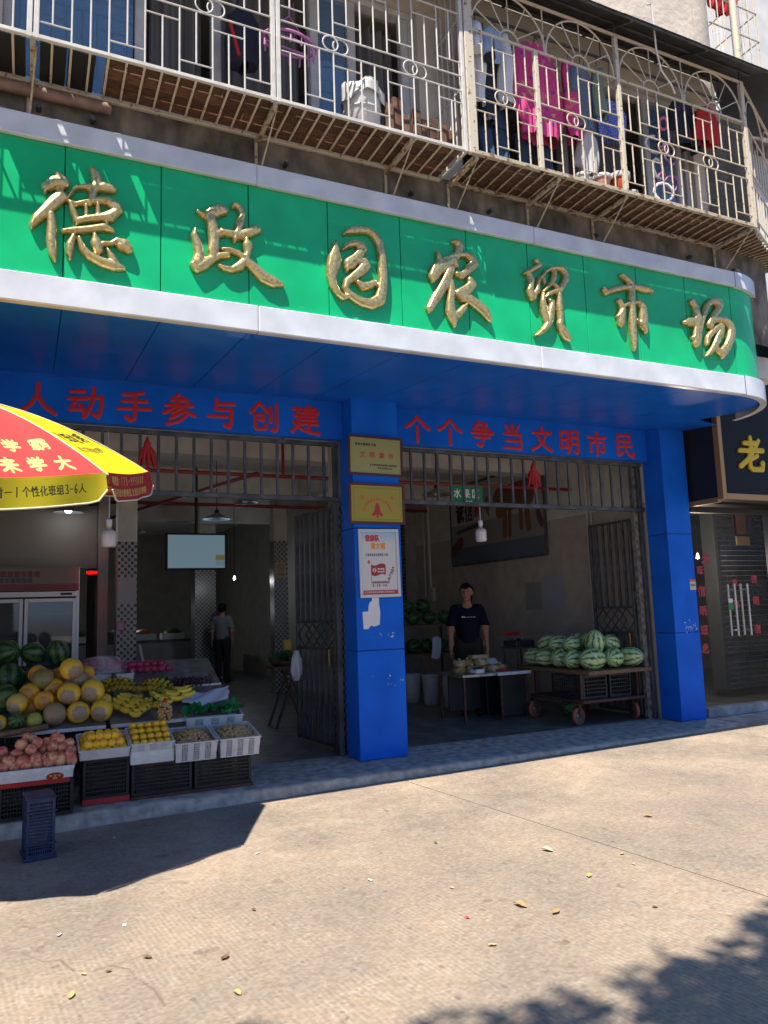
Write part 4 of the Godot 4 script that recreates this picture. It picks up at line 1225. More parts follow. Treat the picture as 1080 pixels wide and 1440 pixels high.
func make_washing() -> void:
	mat("cloth_white", lin(0.70, 0.74, 0.82), 0.85)
	mat("cloth_sky", lin(0.33, 0.45, 0.64), 0.85)
	mat("cloth_navy", lin(0.018, 0.022, 0.045), 0.85)
	mat("cloth_denim", lin(0.05, 0.10, 0.22), 0.85, 0.0, T.grain, 6.0)
	mat("cloth_grey_blue", lin(0.16, 0.22, 0.33), 0.85, 0.0, T.soft, 3.0)
	mat("cloth_sage", lin(0.22, 0.30, 0.24), 0.85)
	var pk := Image.create(256, 256, false, Image.FORMAT_RGB8)
	pk.fill(lin(0.62, 0.055, 0.25))
	rnd.seed = 9
	for i in 26:
		var c := Vector2(rnd.randf_range(8, 248), rnd.randf_range(8, 248))
		var col: Color = [lin(0.6, 0.32, 0.12), lin(0.16, 0.05, 0.30), lin(0.7, 0.40, 0.22)][i % 3]
		draw_seg(pk, c - Vector2(5, 4), c + Vector2(2, 5), 4.5, col)
		draw_seg(pk, c + Vector2(5, -4), c + Vector2(-1, 5), 4.5, col)
	var pm := StandardMaterial3D.new()
	pm.albedo_texture = ImageTexture.create_from_image(pk)
	pm.uv1_triplanar = true
	pm.uv1_world_triplanar = true
	pm.uv1_scale = Vector3.ONE * 1.9
	pm.roughness = 0.85
	M["cloth_pink"] = pm
	var bl := two_tone(noise_img(0.05, 2, 51), lin(0.04, 0.08, 0.42), lin(0.45, 0.55, 0.85), 0.62, 0.04)
	mat("cloth_royal", Color.WHITE, 0.85, 0.0, bl, 2.2, null, 0.5, Vector3(1, 1.6, 1))
	# rail that carries it all
	var r := thing("clothes_rail", "steel clothes rail inside the arched cage", "clothes rail")
	part(r, "rod", tube([Vector3(3.072, 6.316, 1.997), Vector3(6.11, 6.316, 1.997)], 0.011, 8), M.steel)
	for x in [3.1, 4.58, 6.08]:
		part(r, "drop_wire", tube([Vector3(x, 6.316, 1.997), Vector3(x, 6.579, 1.997)], 0.005, 5), M.steel)
	var y := 6.19
	shirt("shirt", "pale blue shirt hung nearest the white cage", M.cloth_white, Vector3(3.242, y, 1.997), 0.10, 0.85, 0.9)
	shirt("shirt", "washed sky blue shirt beside the pale one", M.cloth_sky, Vector3(3.411, y, 1.997), 0.13, 0.36, 0.6)
	shirt("shirt", "black long shirt between two pale shirts", M.cloth_navy, Vector3(3.343, y - 0.02, 1.963), 0.09, 0.95, 1.1)
	shirt("shirt", "white sleeveless top left of the pink dress", M.cloth_white, Vector3(3.505, y, 2.014), 0.07, 0.75, 0.9, false)
	var o := thing("dress", "bright pink dress printed with small hearts", "dress", Vector3(3.836, y - 0.04, 2.005), 0.12)
	hanger(o, 0.2, 0.0)
	garment(o, "skirt", M.cloth_pink, [[0.02, 0.15], [-0.08, 0.255], [-0.38, 0.28], [-0.61, 0.29], [-0.83, 0.19]], 0.14, 4.0)
	o = thing("dress", "lighter pink dress hanging next to the heart print", "dress", Vector3(4.184, y - 0.06, 2.014), 0.5)
	hanger(o, 0.12, 0.0)
	garment(o, "skirt", M.cloth_pink, [[0.0, 0.06], [-0.10, 0.11], [-0.47, 0.13], [-0.70, 0.10]], 0.10, 6.0, Vector3.ZERO, 0.12)
	shirt("shirt", "grey blue work shirt right of the pink dresses", M.cloth_grey_blue, Vector3(4.345, y - 0.04, 1.98), 0.14, 0.72, 0.35)
	shirt("shirt", "sage green vest beside the work shirt", M.cloth_sage, Vector3(4.506, y - 0.02, 2.014), 0.06, 0.55, 0.8, false, "vest")
	o = thing("shirt", "royal blue patterned shirt hanging low on its own", "shirt", Vector3(4.667, 5.901, 1.963), 0.1)
	part(o, "cord", tube([Vector3(0, 0.04, 0), Vector3(0, 0.415, 0.034)], 0.004, 5), M.steel)
	garment(o, "body", M.cloth_royal, [[0.03, 0.15], [-0.04, 0.23], [-0.19, 0.21], [-0.36, 0.15]], 0.08, 5.0)
	o = thing("trousers", "dark denim trousers hung low behind the cream bars", "trousers", Vector3(3.437, 5.604, 1.895), 0.1)
	part(o, "cord", tube([Vector3(0, 0, 0), Vector3(0, 0.712, 0.10)], 0.004, 5), M.steel)
	garment(o, "waist", M.cloth_denim, [[0.0, 0.15], [-0.17, 0.16], [-0.22, 0.15]], 0.09, 4.0)
	for s in [-1.0, 1.0]:
		garment(o, "leg", M.cloth_denim, [[-0.19, 0.08], [-0.42, 0.075], [-0.61, 0.07]], 0.08, 7.0, Vector3(s * 0.08, 0, 0))
	o = thing("trousers", "second pair of denim trousers below the pink dress", "trousers", Vector3(3.861, 5.434, 1.878), -0.1)
	part(o, "cord", tube([Vector3(0, 0, 0), Vector3(0, 0.882, 0.12)], 0.004, 5), M.steel)
	for s in [-1.0, 1.0]:
		garment(o, "leg", M.cloth_denim, [[0.0, 0.085], [-0.25, 0.075], [-0.44, 0.07]], 0.08, 6.0, Vector3(s * 0.10, 0, 0))
	o = thing("shirt", "red top hung at the far end of the rail", "shirt", Vector3(5.923, y - 0.02, 1.98), 0.2)
	hanger(o, 0.18, 0.0)
	garment(o, "body", M.cloth_red, [[0.0, 0.12], [-0.10, 0.21], [-0.26, 0.20], [-0.39, 0.17]], 0.10, 4.0, Vector3.ZERO, -0.30)
	shirt("shirt", "black top overlapping the red one", M.cloth_navy, Vector3(5.652, y, 1.946), 0.19, 0.55, 0.15)
	# plastic bag
	o = thing("plastic_bag", "translucent white plastic bag hung behind the bars", "bag", Vector3(4.387, 5.561, 1.946))
	mat("bag_film", lin(0.55, 0.56, 0.58), 0.35)
	garment(o, "film", M.bag_film, [[0.05, 0.03], [-0.08, 0.10], [-0.28, 0.13], [-0.40, 0.06]], 0.12, 9.0)
	part(o, "cord", tube([Vector3(0, 0.05, 0), Vector3(0, 0.755, 0.05)], 0.003, 5), M.steel)
	# wind chime of rings
	o = thing("hanging_ornament", "pink and violet ring ornament on a string", "ornament", Vector3(5.236, 5.646, 2.005))
	part(o, "string", tube([Vector3(0, 0.2, 0), Vector3(0, 0.67, 0)], 0.004, 5), M.steel)
	mat("bead_pink", lin(0.55, 0.12, 0.28), 0.4)
	mat("bead_violet", lin(0.12, 0.05, 0.16), 0.4)
	for k in 9:
		var p := []
		for j in 13: p.append(Vector3(cos(TAU * j / 12.0), sin(TAU * j / 12.0), 0.3 * sin(k + j * 0.5)) * (0.05 + 0.02 * (k % 3)))
		part(o, "loop", tube(p, 0.014, 6), [M.bead_pink, M.bead_violet, M.cloth_white][k % 3], Vector3(0.05 * sin(k * 2.1), 0.17 - k * 0.085, 0.04 * cos(k * 1.7)))
	# pots on the planks
	mat("pot_red", lin(0.50, 0.09, 0.035), 0.5)
	mat("pot_pink", lin(0.62, 0.28, 0.24), 0.5)
	var pots := [["small white pot with pinkish rim on the cage planks", 4.95, 0.055, 0.12, M.plastic_white, 0.0], ["short white pot beside the pink pot", 5.05, 0.06, 0.13, M.plastic_white, 0.06], ["pink flower pot on the cage planks", 5.21, 0.075, 0.15, M.pot_pink, 0.0], ["orange red flower pot on the cage planks", 5.45, 0.085, 0.21, M.pot_red, 0.0], ["cracked little cream pot at the middle post", 5.62, 0.055, 0.09, M.frame_white, 0.02]]
	for p in pots:
		var t := thing("flower_pot", p[0], "flower pot", Vector3(p[1] * 0.8486, 4.933, 2.073 - p[5]), 0.0)
		var R: float = p[2]
		var H: float = p[3]
		part(t, "body", lathe([Vector2(0.001, 0), Vector2(R * 0.7, 0), Vector2(R * 0.95, H * 0.8), Vector2(R * 0.9, H * 0.8), Vector2(R * 0.65, 0.02)], 20), p[4])
		part(t, "rim", lathe([Vector2(R * 0.95, H * 0.78), Vector2(R * 1.08, H * 0.8), Vector2(R * 1.08, H), Vector2(R * 0.95, H), Vector2(R * 0.9, H * 0.8)], 20), M.plastic_white if p[4] != M.frame_white else p[4])
		part(t, "soil", lathe([Vector2(0.001, H * 0.9), Vector2(R * 0.93, H * 0.88)], 16), M.joint_dirt)
	# white cage: sock hanger, stacked buckets, boards, dark rucksack
	var k := thing("sock_hanger", "lilac plastic peg hanger with rows of pegs", "clothes hanger", Vector3(1.612, 5.502, 2.031), 0.1)
	mat("lilac", lin(0.50, 0.20, 0.48), 0.4)
	var rim := []
	for j in 25: rim.append(Vector3(cos(TAU * j / 24.0) * 0.20, 0, sin(TAU * j / 24.0) * 0.12))
	part(k, "frame", tube(rim, 0.011, 6), M.lilac)
	for z in [-0.05, 0.05]:
		part(k, "cross_rib", tube([Vector3(-0.18, 0, z), Vector3(0.18, 0, z)], 0.008, 6), M.lilac)
	for s in [-1.0, 1.0]:
		part(k, "string", tube([Vector3(s * 0.19, 0, 0), Vector3(0, 0.22, 0)], 0.004, 5), M.lilac)
	part(k, "hook", tube([Vector3(0, 0.22, 0), Vector3(0, 0.42, 0), Vector3(0.02, 0.46, 0)], 0.006, 6), M.lilac)
	for j in 14:
		var a := TAU * j / 14.0
		part(k, "peg", box(0.016, 0.07, 0.008, 0.003), M.lilac, Vector3(cos(a) * 0.19, -0.05, sin(a) * 0.115), Vector3(0, a, 0.1 * sin(j * 3.0)))
	var hk := Vector3(1.612, 5.892, 2.031)
	part(k, "hanging_cord", tube([Vector3(0.02, 0.45, 0), Vector3(0.02, 1.065, 0.0)], 0.004, 5), M.steel)
	k = thing("bucket_stack", "white paint bucket wrapped in a cloth on the planks", "bucket", Vector3(2.189, 4.933, 1.997))
	part(k, "bucket", lathe([Vector2(0.001, 0), Vector2(0.125, 0), Vector2(0.145, 0.30), Vector2(0.155, 0.305), Vector2(0.155, 0.33), Vector2(0.14, 0.33), Vector2(0.12, 0.02)], 28), M.plastic_white)
	part(k, "band", lathe([Vector2(0.136, 0.17), Vector2(0.146, 0.175), Vector2(0.147, 0.19), Vector2(0.138, 0.195)], 28), M.frame_white)
	var cl := []
	for j in 9:
		var row := []
		for i in 33:
			var a := TAU * i / 32.0
			var t := j / 8.0
			var R := 0.165 + 0.012 * sin(a * 5.0) + 0.008 * sin(a * 11.0 + 1.0)
			row.append(Vector3(cos(a) * R * minf(1.0, 0.25 + t * 1.3), 0.42 - 0.16 * t * t * (1.0 + 0.25 * sin(a * 3.0)) + 0.012 * sin(a * 4.0 + t * 5.0), sin(a) * R * minf(1.0, 0.25 + t * 1.3)))
		cl.append(row)
	part(k, "cover_cloth", grid_mesh(cl), M.frame_white)
	rnd.seed = 5
	for j in 8:
		var nm: String = ["reddish timber offcut standing against the cage bars", "dark timber offcut standing against the cage bars"][j % 2]
		var hgt: float = [0.28, 0.36, 0.25, 0.29, 0.24, 0.28, 0.23, 0.21][j]
		single("timber_offcut", box(0.072, hgt, 0.04, 0.004), [M.board, M.plank][j % 2], nm, "timber", Vector3(2.376 + j * 0.078, 4.933 + hgt * 0.5, 2.065 - 0.02 * (j % 3)), Vector3(0, rnd.randf_range(-0.1, 0.1), 0), "timber offcuts stood in the white cage")
	k = thing("rucksack", "dark navy rucksack hung inside the white cage", "rucksack", Vector3(1.315, 5.663, 1.861))
	garment(k, "bag", M.cloth_navy, [[0.12, 0.06], [0.05, 0.12], [-0.15, 0.14], [-0.30, 0.11], [-0.33, 0.03]], 0.16, 3.0)
	part(k, "strap", tube([Vector3(-0.06, 0.1, 0.05), Vector3(0, 0.45, 0.1), Vector3(0.02, 0.9, 0.14)], 0.012, 6), M.cloth_navy)
	part(k, "trim", tube([Vector3(-0.12, -0.05, 0.09), Vector3(-0.05, -0.3, 0.08)], 0.014, 6), M.cloth_red)

# ---------------------------------------------------------------- entrance grilles and gates
func make_grilles() -> void:
	for bay in [[-0.74, 2.872, "steel grille with red knot above the fruit stall entrance"], [3.386, 6.978, "steel grille above the watermelon entrance"]]:
		var g := thing("entrance_grille", bay[2], "grille")
		var Z := -0.36
		bar(g, "top_rail", M.steel, Vector3(bay[0], 3.125, Z), Vector3(bay[1], 3.125, Z), 0.05, 0.04)
		bar(g, "transom_rail", M.steel, Vector3(bay[0], 2.553, Z), Vector3(bay[1], 2.553, Z), 0.055, 0.045)
		var n := int((bay[1] - bay[0]) / 0.163)
		for i in range(1, n):
			var x: float = lerpf(bay[0], bay[1], float(i) / n)
			bar(g, "bar", M.steel, Vector3(x, 2.57, Z), Vector3(x, 3.11, Z), 0.026, 0.026)
		bar(g, "post", M.steel, Vector3(bay[1] - 0.03, 0.0, Z - 0.03), Vector3(bay[1] - 0.03, 3.1, Z - 0.03), 0.05, 0.05)
		bar(g, "post", M.steel_chipped, Vector3(bay[0] + 0.03, 0.0, Z - 0.03), Vector3(bay[0] + 0.03, 3.1, Z - 0.03), 0.05, 0.05)
	var cp := thing("gate_post", "cream flaking gate post at the watermelon cart", "post")
	bar(cp, "tube", M.cream_post, Vector3(6.90, 0.0, -0.44), Vector3(6.90, 3.09, -0.44), 0.07, 0.06)
	for y in [0.8, 1.45, 2.3]:
		part(cp, "hinge", tube([Vector3(6.885, y, -0.50), Vector3(6.885, y + 0.10, -0.50)], 0.018, 8), M.steel)
	# leaves, folded back into the hall
	gate_leaf("dark steel gate leaf folded back beside the tiled column", Vector3(2.86, 0.05, -0.50), Vector3(2.76, 0.05, -1.42), 2.52, [0.98, 1.26], 7)
	gate_leaf("dark steel gate leaf folded against the side wall", Vector3(6.87, 0.05, -0.52), Vector3(6.84, 0.05, -1.22), 2.46, [0.98, 1.30], 6)

func gate_leaf(label: String, a: Vector3, b: Vector3, top: float, plate: Array, n: int) -> void:
	var g := thing("gate_leaf", label, "gate", a)
	var d := b - a
	var m: Material = M.steel
	bar(g, "stile", m, Vector3.ZERO, Vector3.UP * (top - 0.05), 0.045, 0.035)
	bar(g, "stile", m, d, d + Vector3.UP * (top - 0.05), 0.045, 0.035)
	for y in [0.02, plate[0], plate[1], top - 0.07]:
		bar(g, "rail", m, Vector3(0, y, 0), d + Vector3(0, y, 0), 0.04, 0.03)
	for i in range(1, n):
		var p := d * (float(i) / n)
		bar(g, "bar", m, p + Vector3.UP * 0.04, p + Vector3.UP * plate[0], 0.042, 0.022)
		bar(g, "bar", m, p + Vector3.UP * plate[1], p + Vector3.UP * (top - 0.08), 0.042, 0.022)
	# lozenges in the lock panel
	var yc: float = (plate[0] + plate[1]) * 0.5
	var hh: float = (plate[1] - plate[0]) * 0.5
	for k in 4:
		var c0 := d * (0.2 + 0.2 * k)
		var e := d * 0.19
		for q in [[-1, 0, 0, 1], [0, 1, 1, 0], [1, 0, 0, -1], [0, -1, -1, 0]]:
			bar(g, "lozenge_bar", m, c0 + e * q[0] + Vector3.UP * (yc + hh * q[1] * 0.92), c0 + e * q[2] + Vector3.UP * (yc + hh * q[3] * 0.92), 0.016, 0.016)
	bar(g, "lock_bolt", M.brass_trim, d * 0.12 + Vector3(-0.03, plate[0] - 0.16, 0), d * 0.12 + Vector3(-0.03, plate[0], 0), 0.02)

# ---------------------------------------------------------------- notices on the pillar and walls
func framed(called: String, label: String, cat: String, at: Vector3, w: float, h: float, fm: Material, fw: float, pm: Material, turn := 0.0, roll := 0.0) -> Node3D:
	var o := thing(called, label, cat, at, turn)
	o.rotation.z = roll
	for s in [-1.0, 1.0]:
		slab(o, "frame", fm, Vector3(-w / 2, s * (h / 2) - (fw if s > 0 else 0.0), 0.0), Vector3(w / 2, s * (h / 2) + (fw if s < 0 else 0.0), 0.022), 0.003)
		slab(o, "frame", fm, Vector3(s * (w / 2) - (fw if s > 0 else 0.0), -h / 2 + fw, 0.0), Vector3(s * (w / 2) + (fw if s < 0 else 0.0), h / 2 - fw, 0.022), 0.003)
	part(o, "print", sheet(w - fw * 1.9, h - fw * 1.9), pm, Vector3(0, 0, 0.012))
	return o

func squiggle(img: Image, x: float, y: float, w: float, h: float, n: int, col: Color, r := 1.0) -> void:
	# small print: a row of tiny characters too small to read
	for i in n:
		var ch: String = ["市", "明", "文", "班", "组", "建", "区", "果", "信"][(i * 5 + n) % 9]
		draw_char(img, ch, x + i * w, y, w * 0.82, h, r, col)

func make_notices() -> void:
	mat("frame_maroon", lin(0.085, 0.012, 0.018), 0.4)
	var im := Image.create(420, 270, false, Image.FORMAT_RGB8)
	im.fill(lin(0.36, 0.34, 0.12))
	squiggle(im, 40, 40, 22, 20, 8, lin(0.02, 0.02, 0.015), 1.5)
	draw_text(im, "文明集市", 80, 105, 44, 46, 34, 2.8, lin(0.50, 0.05, 0.03))
	squiggle(im, 160, 196, 15, 14, 15, lin(0.02, 0.02, 0.015), 1.2)
	squiggle(im, 225, 220, 15, 13, 8, lin(0.04, 0.03, 0.02), 1.0)
	var pm := print_mat("plaque_one", im, 0.38)
	pm.metallic = 0.25
	framed("wall_plaque", "upper brass plaque on the middle pillar with four red characters", "plaque", Vector3(3.125, 2.95, 0.003), 0.60, 0.40, M.frame_maroon, 0.022, pm, 0.0, -0.012)
	im = Image.create(420, 270, false, Image.FORMAT_RGB8)
	im.fill(lin(0.36, 0.28, 0.035))
	draw_seg(im, Vector2(22, 20), Vector2(398, 20), 1.5, lin(0.20, 0.15, 0.02))
	draw_seg(im, Vector2(22, 250), Vector2(398, 250), 1.5, lin(0.20, 0.15, 0.02))
	draw_seg(im, Vector2(22, 20), Vector2(22, 250), 1.5, lin(0.20, 0.15, 0.02))
	draw_seg(im, Vector2(398, 20), Vector2(398, 250), 1.5, lin(0.20, 0.15, 0.02))
	draw_char(im, "区", 76, 76, 30, 28, 2.2, lin(0.48, 0.10, 0.02))
	draw_char(im, "对", 318, 72, 30, 28, 2.2, lin(0.48, 0.10, 0.02))
	for i in 13:
		var a := PI * (0.06 + 0.88 * i / 12.0)
		draw_char(im, ["市", "文", "明", "建", "果", "信", "集"][i % 7], 210 - cos(a) * 112 - 10, 200 - sin(a) * 100 - 10, 20, 20, 1.6, lin(0.48, 0.10, 0.02))
	for i in 46:
		var t := i / 45.0
		var hw := 15.0 + 12.0 * t + 22.0 * pow(t, 5.0)
		draw_seg(im, Vector2(210 - hw, 140 + i * 1.7), Vector2(210 + hw, 140 + i * 1.7), 1.4, lin(0.45, 0.03, 0.03))
	for q in [[178, 218], [242, 218], [210, 228], [210, 138]]: draw_seg(im, Vector2(q[0], q[1]), Vector2(q[0], q[1] + 1), 10, lin(0.45, 0.03, 0.03))
	pm = print_mat("plaque_two", im, 0.36)
	pm.metallic = 0.25
	framed("wall_plaque", "lower gold plaque on the middle pillar with a red bell emblem", "plaque", Vector3(3.125, 2.465, 0.003), 0.61, 0.41, M.frame_maroon, 0.024, pm, 0.0, -0.004)
	im = Image.create(320, 500, false, Image.FORMAT_RGB8)
	im.fill(lin(0.62, 0.62, 0.60))
	for y in 90: draw_seg(im, Vector2(0, y), Vector2(320, y), 0.6, lin(0.32, 0.50, 0.62).lerp(lin(0.62, 0.62, 0.60), y / 90.0))
	draw_text(im, "我排队", 38, 24, 40, 52, 4, 4.6, lin(0.50, 0.02, 0.03))
	draw_text(im, "我文明", 88, 88, 40, 50, 4, 4.2, lin(0.75, 0.25, 0.02))
	squiggle(im, 34, 172, 19, 22, 11, lin(0.12, 0.12, 0.12), 1.6)
	draw_seg(im, Vector2(64, 240), Vector2(64, 240.5), 14, lin(0.66, 0.10, 0.05))
	var flag := lin(0.34, 0.015, 0.02)
	for x in 130:
		var w := 8.0 * sin(x * 0.05)
		draw_seg(im, Vector2(84 + x, 262 + w), Vector2(84 + x, 344 + w), 1.0, flag)
	draw_seg(im, Vector2(82, 262), Vector2(82, 420), 1.6, lin(0.1, 0.1, 0.1))
	draw_seg(im, Vector2(112, 306), Vector2(112, 306.5), 17, lin(0.7, 0.6, 0.5))
	draw_seg(im, Vector2(112, 298), Vector2(112, 314), 5, flag)
	squiggle(im, 140, 290, 16, 14, 4, lin(0.7, 0.65, 0.6), 1.4)
	squiggle(im, 140, 312, 16, 14, 4, lin(0.7, 0.65, 0.6), 1.4)
	for i in 13:
		var c := Vector2(96 + i * 19, 404) if i < 7 else Vector2(228 + (i - 7) * 11, 398 - (i - 7) * 24 + absf(i - 9) * 4)
		draw_seg(im, c, c + Vector2(0, 2), 9, lin(0.04, 0.03, 0.03))
		draw_seg(im, c + Vector2(0, 8), c + Vector2(0, 10), 7, lin(0.62, 0.36, 0.24))
		draw_seg(im, c + Vector2(0, 20), c + Vector2(0, 30), 7, [lin(0.6, 0.1, 0.1), lin(0.6, 0.5, 0.5), lin(0.25, 0.3, 0.35)][i % 3])
	for y in 34: draw_seg(im, Vector2(0, 466 + y), Vector2(320, 466 + y), 0.7, lin(0.46, 0.05, 0.05))
	squiggle(im, 18, 474, 18, 15, 15, lin(0.7, 0.55, 0.5), 1.0)
	pm = print_mat("poster", im, 0.4)
	mat("frame_alu", lin(0.55, 0.54, 0.52), 0.35, 0.5)
	framed("notice_frame", "aluminium framed poster of a red flag on the blue pillar", "poster", Vector3(3.13, 1.875, 0.003), 0.44, 0.675, M.frame_alu, 0.032, pm, 0.0, 0.012)
	# torn paper left below
	var tp := new_st()
	var out := [Vector2(0.10, 0.03), Vector2(0.175, 0.03), Vector2(0.172, -0.05), Vector2(0.182, -0.12), Vector2(0.178, -0.19), Vector2(0.172, -0.245), Vector2(0.12, -0.262), Vector2(0.078, -0.252), Vector2(0.05, -0.285), Vector2(0.0, -0.283), Vector2(-0.006, -0.118), Vector2(0.055, -0.115), Vector2(0.058, -0.07), Vector2(0.072, -0.028), Vector2(0.095, -0.018)]
	var tri := Geometry2D.triangulate_polygon(PackedVector2Array(out))
	for i in range(0, tri.size(), 3):
		face(tp, [Vector3(out[tri[i]].x, out[tri[i]].y, 0), Vector3(out[tri[i + 1]].x, out[tri[i + 1]].y, 0), Vector3(out[tri[i + 2]].x, out[tri[i + 2]].y, 0)], Vector3.BACK)
	single("torn_paper", tp.commit(), M.paper_white, "torn white paper stuck below the framed poster", "paper", Vector3(2.945, 1.52, 0.0025))
	mat("chip_pale", lin(0.45, 0.52, 0.62), 0.8)
	rnd.seed = 21
	var ch := new_st()
	for i in 46:
		var c := Vector3(rnd.randf_range(3.02, 3.36), rnd.randf_range(0.66, 0.80), 0.0022)
		if i > 8: c = Vector3(rnd.randf_range(7.14, 7.34), rnd.randf_range(1.02, 1.18), 0.0022)
		if i > 34: c = Vector3(rnd.randf_range(3.02, 3.30), rnd.randf_range(1.15, 1.20), 0.0022)
		var r := rnd.randf_range(0.003, 0.012)
		var pts := []
		for k in 6: pts.append(c + Vector3(cos(k * TAU / 6) * r * rnd.randf_range(0.5, 1.3), sin(k * TAU / 6) * r * rnd.randf_range(0.5, 1.2), 0))
		face(ch, pts, Vector3.BACK)
	var co := single("glue_spots", ch.commit(), M.chip_pale, "pale glue and paint spots on the blue pillars", "spots")
	co.set_meta("kind", "stuff")
	# little sticker on the right pillar
	var sk := Image.create(48, 64, false, Image.FORMAT_RGB8)
	sk.fill(lin(0.5, 0.5, 0.46))
	for y in 14: draw_seg(sk, Vector2(0, y), Vector2(48, y), 0.7, lin(0.55, 0.12, 0.03))
	squiggle(sk, 6, 28, 9, 14, 4, lin(0.1, 0.1, 0.1), 1.0)
	single("sticker", sheet(0.10, 0.13), print_mat("sticker", sk), "small white and orange sticker on the far pillar", "sticker", Vector3(7.33, 1.60, 0.0025))
	# green hanging sign of the fruit area
	var gs := Image.create(256, 130, false, Image.FORMAT_RGB8)
	gs.fill(lin(0.0, 0.20, 0.085))
	draw_text(gs, "水果区", 24, 22, 58, 58, 14, 4.0, lin(0.75, 0.72, 0.62))
	squiggle(gs, 96, 96, 15, 22, 5, lin(0.75, 0.72, 0.62), 1.6)
	var g := thing("hanging_sign", "green hanging sign for the fruit area", "sign", Vector3(4.56, 2.70, -0.62))
	slab(g, "board", M.seam, Vector3(-0.215, -0.125, -0.012), Vector3(0.215, 0.11, -0.001))
	part(g, "print", sheet(0.43, 0.235), print_mat("fruit_sign", gs), Vector3(0, -0.0075, 0.001))
	for s in [-0.17, 0.17]:
		part(g, "wire", tube([Vector3(s, 0.11, -0.006), Vector3(s, 1.02, -0.006)], 0.003, 5), M.steel)
	# banner on the side wall
	var bn := Image.create(560, 300, false, Image.FORMAT_RGB8)
	for y in 300:
		draw_seg(bn, Vector2(0, y), Vector2(560, y), 0.8, lin(0.40, 0.40, 0.38) if y < 150 else (lin(0.24, 0.22, 0.20) if y < 240 else lin(0.10, 0.12, 0.15)))
	draw_text(bn, "诚信", 34, 62, 54, 78, 8, 5.0, lin(0.03, 0.03, 0.035))
	draw_text(bn, "扬令", 156, 62, 54, 70, 8, 5.0, lin(0.30, 0.04, 0.03))
	draw_seg(bn, Vector2(40, 176), Vector2(200, 158), 7, lin(0.05, 0.05, 0.06))
	var bull := lin(0.17, 0.075, 0.03)
	for q in [[320, 80, 490, 70, 36], [330, 84, 320, 130, 24], [350, 100, 345, 215, 13], [380, 120, 372, 220, 10], [440, 110, 438, 200, 10], [470, 90, 478, 205, 13], [330, 100, 480, 96, 34], [490, 60, 505, 100, 10], [318, 60, 300, 80, 14]]:
		draw_seg(bn, Vector2(q[0], q[1]), Vector2(q[2], q[3]), q[4], bull)
	for q in [[0, 250, 60, 215, 20], [530, 160, 545, 200, 12]]: draw_seg(bn, Vector2(q[0], q[1]), Vector2(q[2], q[3]), q[4], lin(0.13, 0.04, 0.04))
	pm = print_mat("banner", bn, 0.6)
	var w := thing("wall_banner", "wide printed banner with a brown bull on the side wall", "banner", Vector3(6.995, 2.86, -3.745), -PI / 2)
	part(w, "print", sheet(2.74, 1.36), pm, Vector3(0, 0, 0.022))
	for s in [-1.0, 1.0]:
		slab(w, "frame", M.steel, Vector3(-1.40, s * 0.70 - 0.02, 0.0), Vector3(1.40, s * 0.70 + 0.02, 0.035), 0.004)
		slab(w, "frame", M.steel, Vector3(s * 1.39 - 0.02, -0.678, 0.0), Vector3(s * 1.39 + 0.02, 0.678, 0.035), 0.004)
	# two sheets of paper lower on that wall
	single("wall_notice", sheet(0.40, 0.42), mat("notice_green", lin(0.26, 0.29, 0.25), 0.8), "greenish licence sheet pinned to the side wall", "notice", Vector3(6.994, 1.55, -2.78), Vector3(0, -PI / 2, 0))
	single("wall_notice", sheet(0.48, 0.58), mat("notice_white", lin(0.36, 0.36, 0.37), 0.8), "large white price sheet pinned to the side wall", "notice", Vector3(6.993, 1.56, -2.28), Vector3(0, -PI / 2, 0))
	# no smoking plate and a notice on the tiled column
	var nsk := Image.create(96, 140, false, Image.FORMAT_RGB8)
	nsk.fill(lin(0.42, 0.31, 0.07))
	for k in 24: draw_seg(nsk, Vector2(48 + 28 * cos(k * TAU / 24), 46 + 28 * sin(k * TAU / 24)), Vector2(48 + 28 * cos((k + 1) * TAU / 24), 46 + 28 * sin((k + 1) * TAU / 24)), 3.0, lin(0.12, 0.04, 0.02))
	draw_seg(nsk, Vector2(30, 48), Vector2(66, 48), 3, lin(0.05, 0.03, 0.02))
	draw_seg(nsk, Vector2(30, 28), Vector2(66, 64), 2.5, lin(0.12, 0.04, 0.02))
	squiggle(nsk, 14, 98, 17, 18, 4, lin(0.06, 0.04, 0.02), 1.6)
	single("no_smoking_plate", sheet(0.20, 0.29), print_mat("no_smoking", nsk, 0.3), "yellow no smoking plate on the chequered column", "sign", Vector3(4.115, 2.18, -6.388))
	single("column_notice", sheet(0.235, 0.36), M.notice_white, "pale paper notice taped to the chequered column", "notice", Vector3(1.207, 1.78, -3.992))
	var rn := thing("column_sticker", "small red bordered sticker on the chequered column", "sticker", Vector3(1.13, 1.31, -3.992))
	slab(rn, "border", M.red_paint, Vector3(-0.055, -0.065, -0.001), Vector3(0.055, 0.065, 0.001))
	slab(rn, "face", M.notice_white, Vector3(-0.04, -0.05, 0.0012), Vector3(0.04, 0.05, 0.0022))
	# red knots tied to the grilles
	for q in [[0.96, 2.98, "red knot ornament tied to the grille over the stall"], [5.30, 2.98, "red knot ornament tied to the grille over the watermelons"]]:
		var o := thing("red_knot", q[2], "ornament", Vector3(q[0], q[1], -0.325))
		part(o, "loop", lathe([Vector2(0.004, 0.10), Vector2(0.02, 0.06), Vector2(0.035, 0.02), Vector2(0.02, -0.02)], 10), M.red_paint)
		for k in 9:
			var a := TAU * k / 9.0
			part(o, "tassel", tube([Vector3(0.01 * cos(a), 0.02, 0.01 * sin(a)), Vector3(0.05 * cos(a), -0.05, 0.02 * sin(a)), Vector3(0.085 * cos(a), -0.19 + 0.03 * sin(k * 2.3), 0.025 * sin(a))], [0.012, 0.024, 0.008], 6), M.red_paint)
